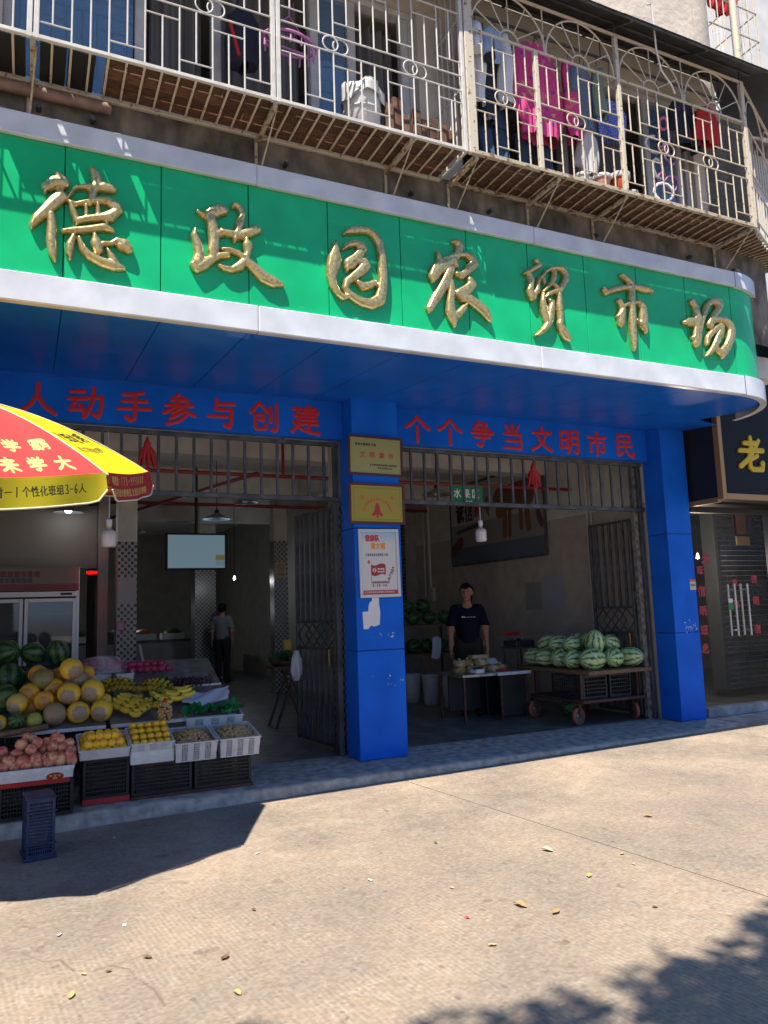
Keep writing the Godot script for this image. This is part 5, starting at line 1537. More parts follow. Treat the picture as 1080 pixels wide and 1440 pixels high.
		part(o, "tail", tube([Vector3(0.0, -0.1, 0), Vector3(0.005, -0.28, 0.0)], [0.014, 0.01], 6), M.red_paint)

# ---------------------------------------------------------------- parasol
func make_parasol() -> void:
	var ctr := Vector3(-0.5, 2.288, 1.6)
	var o := thing("parasol", "red, yellow and green advertising parasol over the fruit stall", "parasol", Vector3(ctr.x, gy(0.0), ctr.z))
	var up := Vector3(-0.073, 1.0, 0.178).normalized()
	var xa := Vector3.RIGHT
	xa = (xa - up * xa.dot(up)).normalized()
	var bs := Basis(xa, up, xa.cross(up))
	var top := Node3D.new()
	top.name = "canopy"
	o.add_child(top)
	top.transform = Transform3D(bs, ctr - o.position)
	var R := 1.22
	var H := 0.50
	var Z0 := deg_to_rad(89.0)
	var cols := [lin(0.62, 0.035, 0.035), lin(0.72, 0.58, 0.0), lin(0.13, 0.24, 0.015)]
	var img_r := Image.create(512, 512, false, Image.FORMAT_RGB8)
	img_r.fill(cols[0])
	var pale := lin(0.72, 0.55, 0.18)
	draw_char(img_r, "学", 268, 372, 50, 44, 3.6, pale)
	draw_char(img_r, "霸", 346, 372, 56, 44, 2.5, pale)
	draw_text(img_r, "来学大", 226, 440, 50, 46, 28, 4.0, pale)
	var img_y := Image.create(512, 512, false, Image.FORMAT_RGB8)
	img_y.fill(cols[1])
	draw_seg(img_y, Vector2(226, 200), Vector2(246, 262), 2.0, lin(0.03, 0.03, 0.01))
	for k in 5: draw_seg(img_y, Vector2(240 + k * 12, 220 - k * 6), Vector2(252 + k * 14, 276), 2.0, lin(0.03, 0.03, 0.01))
	draw_text(img_y, "对班组明", 150, 330, 50, 44, 10, 4.0, lin(0.03, 0.03, 0.01))
	squiggle(img_y, 150, 396, 22, 22, 10, lin(0.08, 0.08, 0.01), 1.6)
	var mats_ := []
	for im in [img_r, img_y, null]:
		var m := StandardMaterial3D.new()
		if im:
			m.albedo_texture = ImageTexture.create_from_image(im)
		else:
			m.albedo_color = cols[2]
		m.roughness = 0.7
		m.cull_mode = BaseMaterial3D.CULL_DISABLED
		m.backlight_enabled = true
		m.backlight = Color(0.25, 0.2, 0.1)
		mats_.append(m)
	var vy := Image.create(1024, 200, false, Image.FORMAT_RGB8)
	vy.fill(lin(0.66, 0.56, 0.01))
	draw_text(vy, "一对一/个性化班组", 318, 60, 44, 68, 5, 3.4, lin(0.05, 0.045, 0.01))
	draw_text(vy, "3-6", 760, 60, 30, 68, -2, 3.4, lin(0.05, 0.045, 0.01))
	draw_char(vy, "人", 848, 60, 46, 68, 3.4, lin(0.05, 0.045, 0.01))
	var vr := Image.create(1024, 200, false, Image.FORMAT_RGB8)
	vr.fill(lin(0.36, 0.02, 0.025))
	draw_text(vr, "明班组:173-9950688", 60, 22, 44, 66, 8, 5.0, lin(0.55, 0.36, 0.10))
	squiggle(vr, 60, 112, 52, 58, 16, lin(0.55, 0.36, 0.10), 4.0)
	var vm := []
	for im in [vy, vr, vr]:
		var m := print_mat("valance%d" % vm.size(), im, 0.7)
		m.backlight_enabled = true
		m.backlight = Color(0.55, 0.48, 0.12) if vm.is_empty() else Color(0.35, 0.05, 0.04)
		vm.append(m)
	var rib := func(i: int, t: float) -> Vector3:
		var a := Z0 - i * PI / 4.0
		return Vector3(cos(a) * R * t, H * (1.0 - pow(t, 1.75)), sin(a) * R * t)
	var out := func(i: float) -> Vector3:
		var a := Z0 - i * PI / 4.0
		return Vector3(cos(a), 0, sin(a))
	mat("piping", lin(0.70, 0.66, 0.5), 0.8)
	for i in 8:
		var g := []
		var uv := []
		for j in 15:
			var t := 0.02 + 0.98 * j / 14.0
			var row := []
			var ur := []
			for k in 13:
				var u := k / 12.0
				var p: Vector3 = rib.call(i, t).lerp(rib.call(i + 1, t), u)
				p.y -= 0.035 * sin(PI * u) * t * (1.0 - 0.6 * t)
				p.y += 0.004 * sin(u * 19.0 + t * 14.0 + i)
				row.append(p)
				ur.append(Vector2(0.5 + (u - 0.5) * t, t))
			g.append(row)
			uv.append(ur)
		part(top, "panel", grid_mesh(g, uv), mats_[i % 3])
		var vg := []
		for j in 5:
			var row := []
			for k in 19:
				var u := k / 18.0
				var p: Vector3 = rib.call(i, 1.0).lerp(rib.call(i + 1, 1.0), u)
				p.y -= 0.035 * sin(PI * u) * 0.4
				var rr := minf(1.0, minf(u, 1.0 - u) * 14.0)
				var q: Vector3 = out.call(i + 0.5)
				var d := 0.158 * (0.6 + 0.4 * sqrt(rr)) * j / 4.0 - 0.014
				p += q * (0.012 * sin(u * 13.0 + i) * j / 4.0 + 0.01 * j / 4.0 + 0.003) - Vector3.UP * d
				row.append(p + (rib.call(i, 1.0) - rib.call(i + 1, 1.0)) * (0.5 - u) * -0.02)
			vg.append(row)
		part(top, "valance", grid_mesh(vg), vm[i % 3])
		part(top, "valance_piping", tube(vg[4], 0.005, 5), M.piping)
		var rp := []
		for j in 12: rp.append(rib.call(i, 0.02 + 0.98 * j / 11.0) - Vector3.UP * 0.008)
		part(top, "rib", tube(rp, 0.006, 5), M.steel)
		var sp := []
		for j in 12: sp.append(rib.call(i, 0.02 + 0.98 * j / 11.0) + Vector3.UP * 0.003)
		part(top, "seam_piping", tube(sp, 0.004, 4), M.piping)
		part(top, "strut", tube([Vector3(0, 0.02, 0), rib.call(i, 0.55) - Vector3.UP * 0.012], 0.005, 5), M.steel)
	part(top, "finial", lathe([Vector2(0.001, H + 0.05), Vector2(0.02, H + 0.04), Vector2(0.03, H), Vector2(0.02, H - 0.03)], 12), M.frame_white)
	part(o, "pole", tube([Vector3(0, 0.1, 0), bs * Vector3(0, 0.45, 0) + top.position], 0.019, 10), M.frame_white)
	part(o, "base", lathe([Vector2(0.001, 0.11), Vector2(0.05, 0.11), Vector2(0.22, 0.09), Vector2(0.25, 0.05), Vector2(0.25, 0.0), Vector2(0.001, 0.0)], 24), M.inner_dark)

# ---------------------------------------------------------------- fruit
# body of revolution along y with vertex colours from a function of (latitude 0..1, angle, direction)
func fruit_mesh(rx: float, ry: float, nu: int, nv: int, colour: Callable, dent := 0.0) -> Mesh:
	var st := new_st()
	st.set_smooth_group(0)
	for j in nv:
		for i in nu:
			for t in [[0, 0], [1, 1], [1, 0], [0, 0], [0, 1], [1, 1]]:
				var v := float(j + t[1]) / nv
				var u := fmod(float(i + t[0]) / nu, 1.0)
				var th := v * PI
				var a := u * TAU
				var d := Vector3(sin(th) * cos(a), cos(th), sin(th) * sin(a))
				var k := 1.0 - dent * exp(-pow(th / 0.38, 2.0))
				st.set_color(colour.call(v, a, d))
				st.add_vertex(Vector3(d.x * rx, d.y * ry, d.z * rx) * k)
	st.generate_normals()
	return st.commit()

var nz := FastNoiseLite.new()

func make_fruit_meshes() -> void:
	nz.seed = 31
	nz.frequency = 1.0
	nz.fractal_octaves = 3
	for q in 3:
		var off := q * 13.7
		# pale striped cart watermelon
		cache["wm%d" % q] = fruit_mesh(1.0, 1.40, 72, 30, func(v: float, a: float, d: Vector3) -> Color:
			var wob := 0.34 * nz.get_noise_2d(a * 1.5 + off, v * 9.0) + 0.22 * nz.get_noise_2d(a * 8.0 + off, v * 26.0)
			var s := cos(a * 9.0 + wob * 4.2)
			var k := smoothstep(0.50, 0.72, s + 0.35 * nz.get_noise_2d(a * 14.0, v * 34.0 + off))
			var base := Color(0.36, 0.56, 0.20).lerp(Color(0.58, 0.66, 0.38), 0.5 + nz.get_noise_3d(d.x * 2.0 + off, d.y * 2.0, d.z * 2.0))
			return base.lerp(Color(0.03, 0.13, 0.03), k))
		# dark watermelon
		cache["wd%d" % q] = fruit_mesh(1.0, 1.12, 72, 30, func(v: float, a: float, d: Vector3) -> Color:
			var wob := 0.4 * nz.get_noise_2d(a * 1.6 + off, v * 8.0) + 0.25 * nz.get_noise_2d(a * 9.0 + off, v * 24.0)
			var k := smoothstep(-0.1, 0.35, cos(a * 8.0 + wob * 4.0))
			return Color(0.075, 0.16, 0.045).lerp(Color(0.012, 0.045, 0.012), k))
	var melon := func(rind: Color, rind2: Color, cap: Color, off: float) -> Mesh:
		return fruit_mesh(1.0, 1.04, 40, 26, func(v: float, a: float, d: Vector3) -> Color:
			var n := nz.get_noise_3d(d.x * 2.2 + off, d.y * 2.2, d.z * 2.2)
			var c := rind.lerp(rind2, clampf(0.5 + n, 0, 1))
			var e := nz.get_noise_2d(a * 2.0 + off, 4.0)
			var k := 1.0 - smoothstep(0.225, 0.25, v + e * 0.05)
			var cc := cap * (0.9 + 0.3 * nz.get_noise_3d(d.x * 14.0, d.y * 14.0, d.z * 14.0 + off))
			if v < 0.035: cc = cap * 0.35
			return c.lerp(Color(cc, 1.0), k), 0.02)
	cache["yellow"] = melon.call(Color(0.80, 0.55, 0.05), Color(0.74, 0.44, 0.03), Color(0.32, 0.26, 0.18), 1.0)
	cache["orange"] = melon.call(Color(0.66, 0.33, 0.03), Color(0.72, 0.42, 0.05), Color(0.42, 0.22, 0.04), 5.0)
	cache["tan"] = melon.call(Color(0.30, 0.23, 0.13), Color(0.34, 0.26, 0.14), Color(0.28, 0.22, 0.14), 9.0)
	cache["green"] = melon.call(Color(0.17, 0.19, 0.06), Color(0.26, 0.22, 0.06), Color(0.2, 0.2, 0.08), 12.0)
	cache["pale"] = melon.call(Color(0.26, 0.36, 0.06), Color(0.42, 0.42, 0.10), Color(0.34, 0.38, 0.08), 15.0)
	for q in 3:
		var off := q * 7.3
		cache["peach%d" % q] = fruit_mesh(1.0, 0.95, 22, 14, func(v: float, a: float, d: Vector3) -> Color:
			var n := nz.get_noise_3d(d.x * 1.3 + off, d.y * 1.3, d.z * 1.3)
			return Color(0.76, 0.44, 0.22).lerp(Color(0.60, 0.13, 0.10), smoothstep(-0.35 + 0.12 * q, 0.4, n + d.y * 0.35)), 0.12)
		cache["plum%d" % q] = fruit_mesh(1.0, 1.05, 20, 12, func(v: float, a: float, d: Vector3) -> Color:
			var n := nz.get_noise_3d(d.x * 1.5 + off, d.y * 1.5, d.z * 1.5)
			return Color(0.90, 0.60, 0.03).lerp(Color(0.88, 0.36, 0.05), smoothstep(0.0, 0.5, n + 0.12 * q)), 0.05)
	cache["longan"] = fruit_mesh(1.0, 1.0, 8, 6, func(v: float, a: float, d: Vector3) -> Color:
		return Color(0.54, 0.36, 0.17).lerp(Color(0.42, 0.26, 0.11), absf(d.x)))
	cache["dragon"] = fruit_mesh(1.0, 1.25, 18, 14, func(v: float, a: float, d: Vector3) -> Color:
		return Color(0.42, 0.02, 0.09).lerp(Color(0.30, 0.05, 0.07), 0.5 + 0.5 * sin(a * 5.0 + v * 12.0)))
	cache["grape"] = fruit_mesh(1.0, 1.0, 8, 6, func(v: float, a: float, d: Vector3) -> Color:
		return Color(0.05, 0.015, 0.035))
	# one banana: a bent tapered tube, tip dark
	var st := new_st()
	var n := 11
	var rings := []
	for i in n:
		var t := i / (n - 1.0)
		var ang := lerpf(-0.65, 0.65, t)
		var c := Vector3(sin(ang) * 0.105, 0.105 * (1.0 - cos(ang)), 0)
		var r := 0.0175 * pow(sin(PI * clampf(t * 0.9 + 0.06, 0, 1)), 0.45)
		var row := []
		for k in 8:
			var a := TAU * k / 7.0
			row.append(c + (Vector3(-sin(ang), cos(ang), 0) * cos(a) + Vector3(0, 0, 1) * sin(a)) * r)
		rings.append(row)
	st.set_smooth_group(0)
	for i in n - 1:
		for k in 7:
			for t in [[0, 0], [1, 1], [1, 0], [0, 0], [0, 1], [1, 1]]:
				var ii: int = i + t[0]
				var kk: int = (k + t[1]) % 7
				var c := Color(0.86, 0.62, 0.06)
				if ii <= 1: c = Color(0.50, 0.44, 0.08)
				if ii == n - 1: c = Color(0.06, 0.04, 0.015)
				st.set_color(c)
				st.add_vertex(rings[ii][kk])
	st.generate_normals()
	cache["banana"] = st.commit()

func put_fruit(called: String, key: String, label: String, cat: String, group: String, p: Vector3, r: float, rot: Vector3, m: Material) -> MeshInstance3D:
	var o := single(called, cache[key], m, label, cat, p, rot, group)
	o.scale = Vector3(1.0 + 0.05 * sin(p.x * 91.0), 1.0 + 0.06 * sin(p.z * 83.0 + p.x * 40.0), 1.0 + 0.05 * cos(p.x * 57.0)) * r
	return o

# ---------------------------------------------------------------- crates, trays and baskets
# slotted panel in the xy plane, centred at the bottom middle
func lattice_panel(w: float, h: float, nx: int, ny: int, th: float, rim: float) -> Mesh:
	var k := "lp%.3f_%.3f_%d_%d_%.3f_%.3f" % [w, h, nx, ny, th, rim]
	if cache.has(k): return cache[k]
	var st := new_st()
	add_box(st, Vector3(0, h - rim * 0.5, 0), Vector3(w, rim, th * 1.3))
	add_box(st, Vector3(0, rim * 0.5, 0), Vector3(w, rim, th * 1.3))
	for s in [-1.0, 1.0]: add_box(st, Vector3(s * (w - rim) * 0.5, h * 0.5, 0), Vector3(rim, h - rim * 2.0, th * 1.25))
	for i in nx:
		add_box(st, Vector3(lerpf(-w * 0.5 + rim, w * 0.5 - rim, (i + 1.0) / (nx + 1.0)), h * 0.5, 0), Vector3(0.006, h - rim * 2.0, th))
	for j in ny:
		add_box(st, Vector3(0, lerpf(rim, h - rim, (j + 1.0) / (ny + 1.0)), 0), Vector3(w - rim * 2.0, 0.009, th * 0.8))
	cache[k] = st.commit()
	return cache[k]

func crate(called: String, label: String, m: Material, at: Vector3, s: Vector3, turn := 0.0, group := "", nx := 22, ny := 6) -> Node3D:
	var c := thing(called, label, "crate", at, turn, group)
	for q in [[0.0, s.z * 0.5 - 0.006, 0.0, s.x], [0.0, -s.z * 0.5 + 0.006, 0.0, s.x], [s.x * 0.5 - 0.006, 0.0, PI / 2, s.z - 0.026], [-s.x * 0.5 + 0.006, 0.0, PI / 2, s.z - 0.026]]:
		part(c, "side_panel", lattice_panel(q[3], s.y, int(nx * q[3] / s.x), ny, 0.008, 0.024), m, Vector3(q[0], 0, q[1]), Vector3(0, q[2], 0))
	part(c, "base", box(s.x - 0.03, 0.008, s.z - 0.03), m, Vector3(0, 0.012, 0))
	return c

# shallow open tray with leaning sides
func tray(called: String, label: String, cat: String, m: Material, at: Vector3, s: Vector3, tilt: float, holes: bool, lip := 0.012) -> Node3D:
	var c := thing(called, label, cat, at)
	c.rotation.x = tilt
	var lean := 0.10
	part(c, "base", box(s.x - 2.0 * s.y * lean, 0.008, s.z - 2.0 * s.y * lean), m, Vector3(0, 0.004, 0))
	for k in 4:
		var w := s.x if k % 2 == 0 else s.z
		var d := s.z if k % 2 == 0 else s.x
		var st := new_st()
		var W := w - 0.02
		if holes:
			var bands := 3 if k % 2 == 0 else 4
			var bw := W / (bands * 2 + 1)
			for b in bands * 2 + 1:
				var cx := -W * 0.5 + (b + 0.5) * bw
				if b % 2 == 0:
					add_box(st, Vector3(cx, s.y * 0.5, 0), Vector3(bw, s.y, 0.004))
				else:
					for q in 5: add_box(st, Vector3(cx - bw * 0.5 + bw * q / 4.0, s.y * 0.5, 0), Vector3(0.0035, s.y, 0.004))
					for q in 10: add_box(st, Vector3(cx, s.y * (0.04 + 0.92 * q / 9.0), 0), Vector3(bw, 0.0045, 0.0038))
		else:
			add_box(st, Vector3(0, s.y * 0.5, 0), Vector3(W, s.y, 0.006), 0.001)
		var p := part(c, "side_panel", st.commit(), m)
		var a := PI / 2 * k
		var dir := Vector3(sin(a), 0, cos(a))
		p.position = dir * (d * 0.5 - s.y * lean - 0.003)
		p.rotation = Vector3(0, a, 0)
		p.rotate_object_local(Vector3.RIGHT, lean)
		part(c, "rim", box(w + 0.006, lip, 0.016, 0.003), m, dir * (d * 0.5 - 0.004) + Vector3.UP * (s.y - lip * 0.3), Vector3(0, a, 0))
	return c

func deck_y(z: float) -> float:
	return 0.52 - 0.36 * z

func heap(called: String, label: String, cat: String, key: String, m: Material, pts: Array, r: float) -> void:
	var mm := MultiMesh.new()
	mm.transform_format = MultiMesh.TRANSFORM_3D
	mm.mesh = cache[key]
	mm.instance_count = pts.size()
	for i in pts.size():
		mm.set_instance_transform(i, Transform3D(Basis.from_euler(Vector3(i * 1.3, i * 2.1, i)).scaled(Vector3.ONE * r * (0.88 + 0.2 * fmod(i * 0.618, 1.0))), pts[i]))
	var o := MultiMeshInstance3D.new()
	o.name = numbered(self, called)
	o.multimesh = mm
	o.material_override = m
	add_child(o)
	tag(o, label, cat, "", "stuff")

func banana_bunch(label: String, at: Vector3, turn: float, rows: int, per: int) -> void:
	var b := thing("banana_bunch", label, "bananas", at)
	b.basis = Basis(Vector3.RIGHT, 0.3456) * Basis(Vector3.UP, turn)
	b.scale = Vector3.ONE * 1.5
	for j in rows:
		for i in per:
			var o := part(b, "banana", cache["banana"], M.fruit, Vector3((i - (per - 1) * 0.5) * 0.031, 0.028 + j * 0.004 + 0.024 * sin(PI * (i + 0.5) / per), 0.075 * (j - (rows - 1) * 0.5) * -1.0 + 0.004 * ((i * 7) % 3)))
			o.basis = Basis.from_euler(Vector3(rnd.randf_range(-0.1, 0.1), PI / 2 + rnd.randf_range(-0.12, 0.12) + (i - per * 0.5) * 0.05, -0.35 + 0.12 * j)) * Basis.from_scale(Vector3(0.85, 0.95, 0.95))
	part(b, "stem", tube([Vector3(0, 0.05, -0.075 * rows * 0.5), Vector3(0, 0.07, -0.075 * rows * 0.5 - 0.04)], [0.02, 0.014], 7), M.leaf_green)

func make_stall() -> void:
	rnd.seed = 61
	# sloping display deck behind the crates
	var d := thing("display_bench", "sloping metal topped bench carrying the bananas and melons", "bench")
	for q in [[-1.7, 0.62], [0.64, 1.72]]:
		for k in 2:
			var za := -0.04 - k * 0.62
			var zb := za - 0.615
			var o := part(d, "metal_sheet", box(q[1] - q[0] - 0.012, 0.006, 0.655), M.metal_sheet, Vector3((q[0] + q[1]) * 0.5, (deck_y(za) + deck_y(zb)) * 0.5 - 0.004, (za + zb) * 0.5), Vector3(0.3456, 0, 0))
			bar(d, "sheet_edge", M.plastic_white, Vector3(q[0] + 0.01, deck_y(za) - 0.006, za + 0.004), Vector3(q[1] - 0.01, deck_y(za) - 0.006, za + 0.004), 0.016, 0.03)
	for x in [-1.6, 0.5, 1.66]:
		bar(d, "leg", M.steel, Vector3(x, 0, -0.12), Vector3(x, 0.5, -0.12), 0.035)
		bar(d, "leg", M.steel, Vector3(x, 0, -1.2), Vector3(x, 0.9, -1.2), 0.035)
	# black crates along the step
	var bc: Material = M.plastic_black
	crate("plastic_crate", "black slotted crate under the peach tray", bc, Vector3(0.09, 0.0, 0.32), Vector3(0.50, 0.25, 0.40))
	crate("plastic_crate", "black slotted crate left of the peach crate", bc, Vector3(-0.43, 0.0, 0.32), Vector3(0.50, 0.25, 0.40))
	var cr := crate("plastic_crate", "tall black crate with a red foot under the yellow fruit", bc, Vector3(0.585, 0.04, 0.15), Vector3(0.34, 0.30, 0.38), 0.0, "", 18, 7)
	slab(cr, "red_foot", M.red_paint, Vector3(-0.175, -0.04, -0.19), Vector3(0.175, 0.005, 0.20), 0.004)
	slab(cr, "dark_filler", M.black_matte, Vector3(-0.165, 0.302, -0.19), Vector3(0.17, 0.355, 0.185), 0.004)
	crate("plastic_crate", "wide black crate under the mango basket", bc, Vector3(1.01, 0.022, 0.13), Vector3(0.47, 0.245, 0.40), 0.0, "", 30, 6)
	crate("plastic_crate", "black crate at the right end of the stall", bc, Vector3(1.50, 0.022, 0.14), Vector3(0.47, 0.245, 0.40), 0.0, "", 30, 6)
	single("base_board", box(0.98, 0.02, 0.46, 0.004), M.plank_b, "brown board under the right hand crates", "board", Vector3(1.255, 0.011, 0.14))
	for q in [[-0.35, -0.05], [0.25, -0.05], [-0.02, -0.95], [-0.5, -0.95], [0.5, -1.5]]:
		if q[1] < -0.5:
			var hh := 1.0 if q[1] > -1.2 else 0.9
			for k in 3:
				crate("plastic_crate", "black crate in the stack holding up the dark watermelons", bc, Vector3(q[0] + 0.1, k * 0.335, q[1] - 0.06 - 0.55 * 0), Vector3(0.46, 0.33, 0.38), 0.0, "crates stacked at the back of the stall", 16, 5)
	# foam tray of peaches
	var ft := tray("foam_tray", "white foam tray with red stripe full of peaches", "tray", M.foam, Vector3(-0.06, 0.285, 0.34), Vector3(0.80, 0.085, 0.42), 0.10, false, 0.022)
	slab(ft, "red_stripe", M.red_paint, Vector3(-0.37, -0.028, 0.20), Vector3(0.37, 0.004, 0.217))
	slab(ft, "foam_skirt", M.foam, Vector3(-0.37, 0.0045, 0.20), Vector3(0.37, 0.07, 0.2165), 0.003)
	var em := []
	for k in 21: em.append(Vector3(cos(TAU * k / 20.0) * 0.06, sin(TAU * k / 20.0) * 0.028, 0))
	var es := new_st()
	face(es, em, Vector3.BACK)
	part(ft, "emblem", es.commit(), mat("emblem_red", lin(0.32, 0.02, 0.015), 0.5), Vector3(0.27, 0.022, 0.2182))
	var ei := new_st()
	for k in 3: add_box(ei, Vector3(-0.03 + k * 0.03, 0.006, 0), Vector3(0.018, 0.012, 0.001))
	add_box(ei, Vector3(0, -0.013, 0), Vector3(0.03, 0.014, 0.001))
	part(ft, "emblem_mark", ei.commit(), mat("emblem_gold", lin(0.5, 0.36, 0.08), 0.5), Vector3(0.27, 0.022, 0.219))
	var lv := [[-0.30, 0.30], [0.10, 0.31]]
	var peaches := [[-0.02, 0.535, 0.20, 0.046], [0.05, 0.50, 0.25, 0.044], [0.09, 0.535, 0.19, 0.041], [-0.05, 0.48, 0.25, 0.038], [0.06, 0.56, 0.12, 0.037], [0.02, 0.575, 0.12, 0.035], [0.13, 0.48, 0.17, 0.037], [0.16, 0.53, 0.14, 0.037], [0.20, 0.50, 0.22, 0.043], [0.27, 0.49, 0.22, 0.037], [0.33, 0.46, 0.22, 0.043], [0.32, 0.51, 0.17, 0.040], [0.22, 0.56, 0.14, 0.040], [0.25, 0.54, 0.15, 0.042], [-0.10, 0.44, 0.32, 0.045], [-0.01, 0.435, 0.33, 0.046], [0.08, 0.435, 0.33, 0.046], [0.20, 0.44, 0.33, 0.045], [0.32, 0.44, 0.32, 0.045], [0.26, 0.435, 0.34, 0.035], [-0.20, 0.45, 0.30, 0.044], [-0.15, 0.50, 0.22, 0.042], [-0.26, 0.47, 0.2, 0.045], [0.14, 0.43, 0.29, 0.038]]
	for i in 30:
		peaches.append([-0.38 + (i % 10) * 0.079, 0.405 + 0.025 * (i / 10), 0.34 - 0.11 * (i / 10), 0.042])
	for i in peaches.size():
		var q: Array = peaches[i]
		put_fruit("peach", "peach%d" % (i % 3), "ripe blushed peach heaped in the foam tray", "peach", "peaches in the foam tray", Vector3(q[0] * 0.98, q[1] - 0.035, q[2] + 0.12), q[3], Vector3(rnd.randf_range(-1, 1), rnd.randf() * TAU, rnd.randf_range(-1, 1)), M.fruit)
	# tray of yellow fruit
	tray("fruit_tray", "low white tray of golden loquats on the tall crate", "tray", M.plastic_white, Vector3(0.565, 0.385, 0.21), Vector3(0.375, 0.075, 0.40), 0.20, false)
	for i in 54:
		var lay := 0 if i < 30 else (1 if i < 46 else 2)
		var k := i if lay == 0 else (i - 30 if lay == 1 else i - 46)
		var nx: int = [6, 5, 4][lay]
		var lx := (k % nx - (nx - 1) * 0.5) * 0.058 + rnd.randf_range(-0.006, 0.006)
		var lz := 0.15 - (k / nx) * 0.068 - lay * 0.045 + rnd.randf_range(-0.006, 0.006)
		var p := Vector3(0.565, 0.385, 0.21) + Basis.from_euler(Vector3(0.20, 0, 0)) * Vector3(lx, 0.045 + lay * 0.042, lz)
		put_fruit("loquat", "plum%d" % (i % 3), "golden loquat heaped in the low white tray", "loquat", "loquats in the white tray", p, rnd.randf_range(0.031, 0.037), Vector3(rnd.randf() * 3, rnd.randf() * 6, rnd.randf() * 3), M.fruit)
	# basket of mangoes over a foam box
	var fb := thing("foam_box", "plain white foam box under the mango basket", "box", Vector3(0.925, 0.27, 0.20))
	part(fb, "box_body", box(0.335, 0.13, 0.38, 0.006), M.foam, Vector3(0, 0.065, 0))
	part(fb, "lid_seam", box(0.337, 0.004, 0.382), M.seam, Vector3(0, 0.105, 0))
	part(fb, "handle_notch", box(0.10, 0.02, 0.004, 0.001), M.plastic_white, Vector3(0.02, 0.06, 0.191))
	tray("fruit_basket", "low white mesh basket of yellow mangoes", "basket", M.plastic_white, Vector3(0.925, 0.402, 0.20), Vector3(0.335, 0.07, 0.40), 0.20, true)
	for i in 20:
		var lx := (i % 5 - 2.0) * 0.060
		var lz := 0.14 - (i / 5) * 0.085
		var p := Vector3(0.925, 0.402, 0.20) + Basis.from_euler(Vector3(0.20, 0, 0)) * Vector3(lx, 0.052 + 0.018 * (i / 5), lz)
		var o := put_fruit("mango", "plum0", "long yellow mango laid in the mesh basket", "mango", "mangoes in the mesh basket", p, 0.030, Vector3(PI / 2 - 0.3 + rnd.randf_range(-0.2, 0.2), rnd.randf_range(-0.25, 0.25), rnd.randf_range(-0.2, 0.2)), M.fruit)
		o.scale = Vector3(0.032, 0.052, 0.029)
	# two baskets of longans
	for q in [[1.265, "white slotted basket of longans beside the mangoes", "brown longans heaped in the basket by the mangoes"], [1.625, "white slotted basket of longans at the stall's right end", "brown longans heaped in the end basket"]]:
		tray("longan_basket", q[1], "basket", M.plastic_white, Vector3(q[0], 0.285, 0.19), Vector3(0.345, 0.155, 0.44), 0.16, true)
		var pts := []
		var bs := Basis.from_euler(Vector3(0.16, 0, 0))
		for i in 420:
			var u := Vector2(rnd.randf_range(-1, 1), rnd.randf_range(-1, 1))
			var top := 0.128 + 0.055 * (1.0 - u.x * u.x) * (1.0 - u.y * u.y)
			pts.append(Vector3(q[0], 0.285, 0.19) + bs * Vector3(u.x * 0.142, top - rnd.randf() * 0.03, u.y * 0.185))
		heap("longan_heap", q[2], "longans", "longan", M.fruit, pts, 0.0155)
	# bunch of longans hung in front of the bananas
	var lb := []
	for i in 130:
		var a := rnd.randf() * TAU
		var h := rnd.randf()
		var rr := 0.058 * sqrt(sin(PI * clampf(h * 0.85 + 0.12, 0, 1))) * (0.75 + 0.25 * rnd.randf())
		lb.append(Vector3(1.075 + cos(a) * rr, 0.55 + h * 0.14, 0.03 + sin(a) * rr))
	heap("longan_bunch", "netted bunch of longans with a red tie", "longans", "longan", M.fruit, lb, 0.0125)
	part(self, "red_tie", lathe([Vector2(0.002, 0.03), Vector2(0.016, 0.015), Vector2(0.026, 0.0), Vector2(0.01, -0.01)], 10), M.red_paint, Vector3(1.075, 0.705, 0.03))
	tag(get_node("red_tie"), "red plastic tie knotted on the longan bunch", "tie")
	# melons
	var cam := Vector3(0, 1.42, 6.8)
	var names := {"yellow": "yellow melon with a round grey netted end", "orange": "orange melon in the heap", "tan": "dull tan netted melon in the heap", "green": "greenish orange melon on the heap", "pale": "pale green melon beside the small watermelon"}
	var ml := [["tan", 0.22, 0.655, -0.12, 0.091], ["yellow", 0.40, 0.655, -0.12, 0.089], ["yellow", 0.58, 0.655, -0.12, 0.091],
		["orange", 0.14, 0.76, -0.22, 0.080], ["yellow", 0.33, 0.805, -0.21, 0.090], ["yellow", 0.515, 0.81, -0.23, 0.100], ["orange", 0.03, 0.82, -0.32, 0.084], ["orange", 0.215, 0.85, -0.35, 0.082],
		["tan", 0.42, 0.90, -0.36, 0.072], ["yellow", 0.62, 0.71, -0.32, 0.065], ["green", 0.13, 0.93, -0.34, 0.088], ["yellow", 0.35, 1.00, -0.33, 0.094], ["orange", 0.09, 0.96, -0.50, 0.080],
		["orange", 0.27, 0.945, -0.47, 0.070], ["orange", 0.48, 0.945, -0.46, 0.070], ["yellow", -0.06, 0.745, -0.24, 0.081], ["pale", 0.07, 0.625, -0.09, 0.061], ["yellow", -0.19, 0.625, -0.10, 0.062],
		["orange", 0.05, 0.70, -0.34, 0.085], ["orange", 0.23, 0.71, -0.34, 0.085], ["orange", 0.42, 0.71, -0.34, 0.085], ["orange", 0.10, 0.77, -0.52, 0.085], ["orange", 0.30, 0.78, -0.53, 0.085], ["orange", 0.48, 0.78, -0.53, 0.085]]
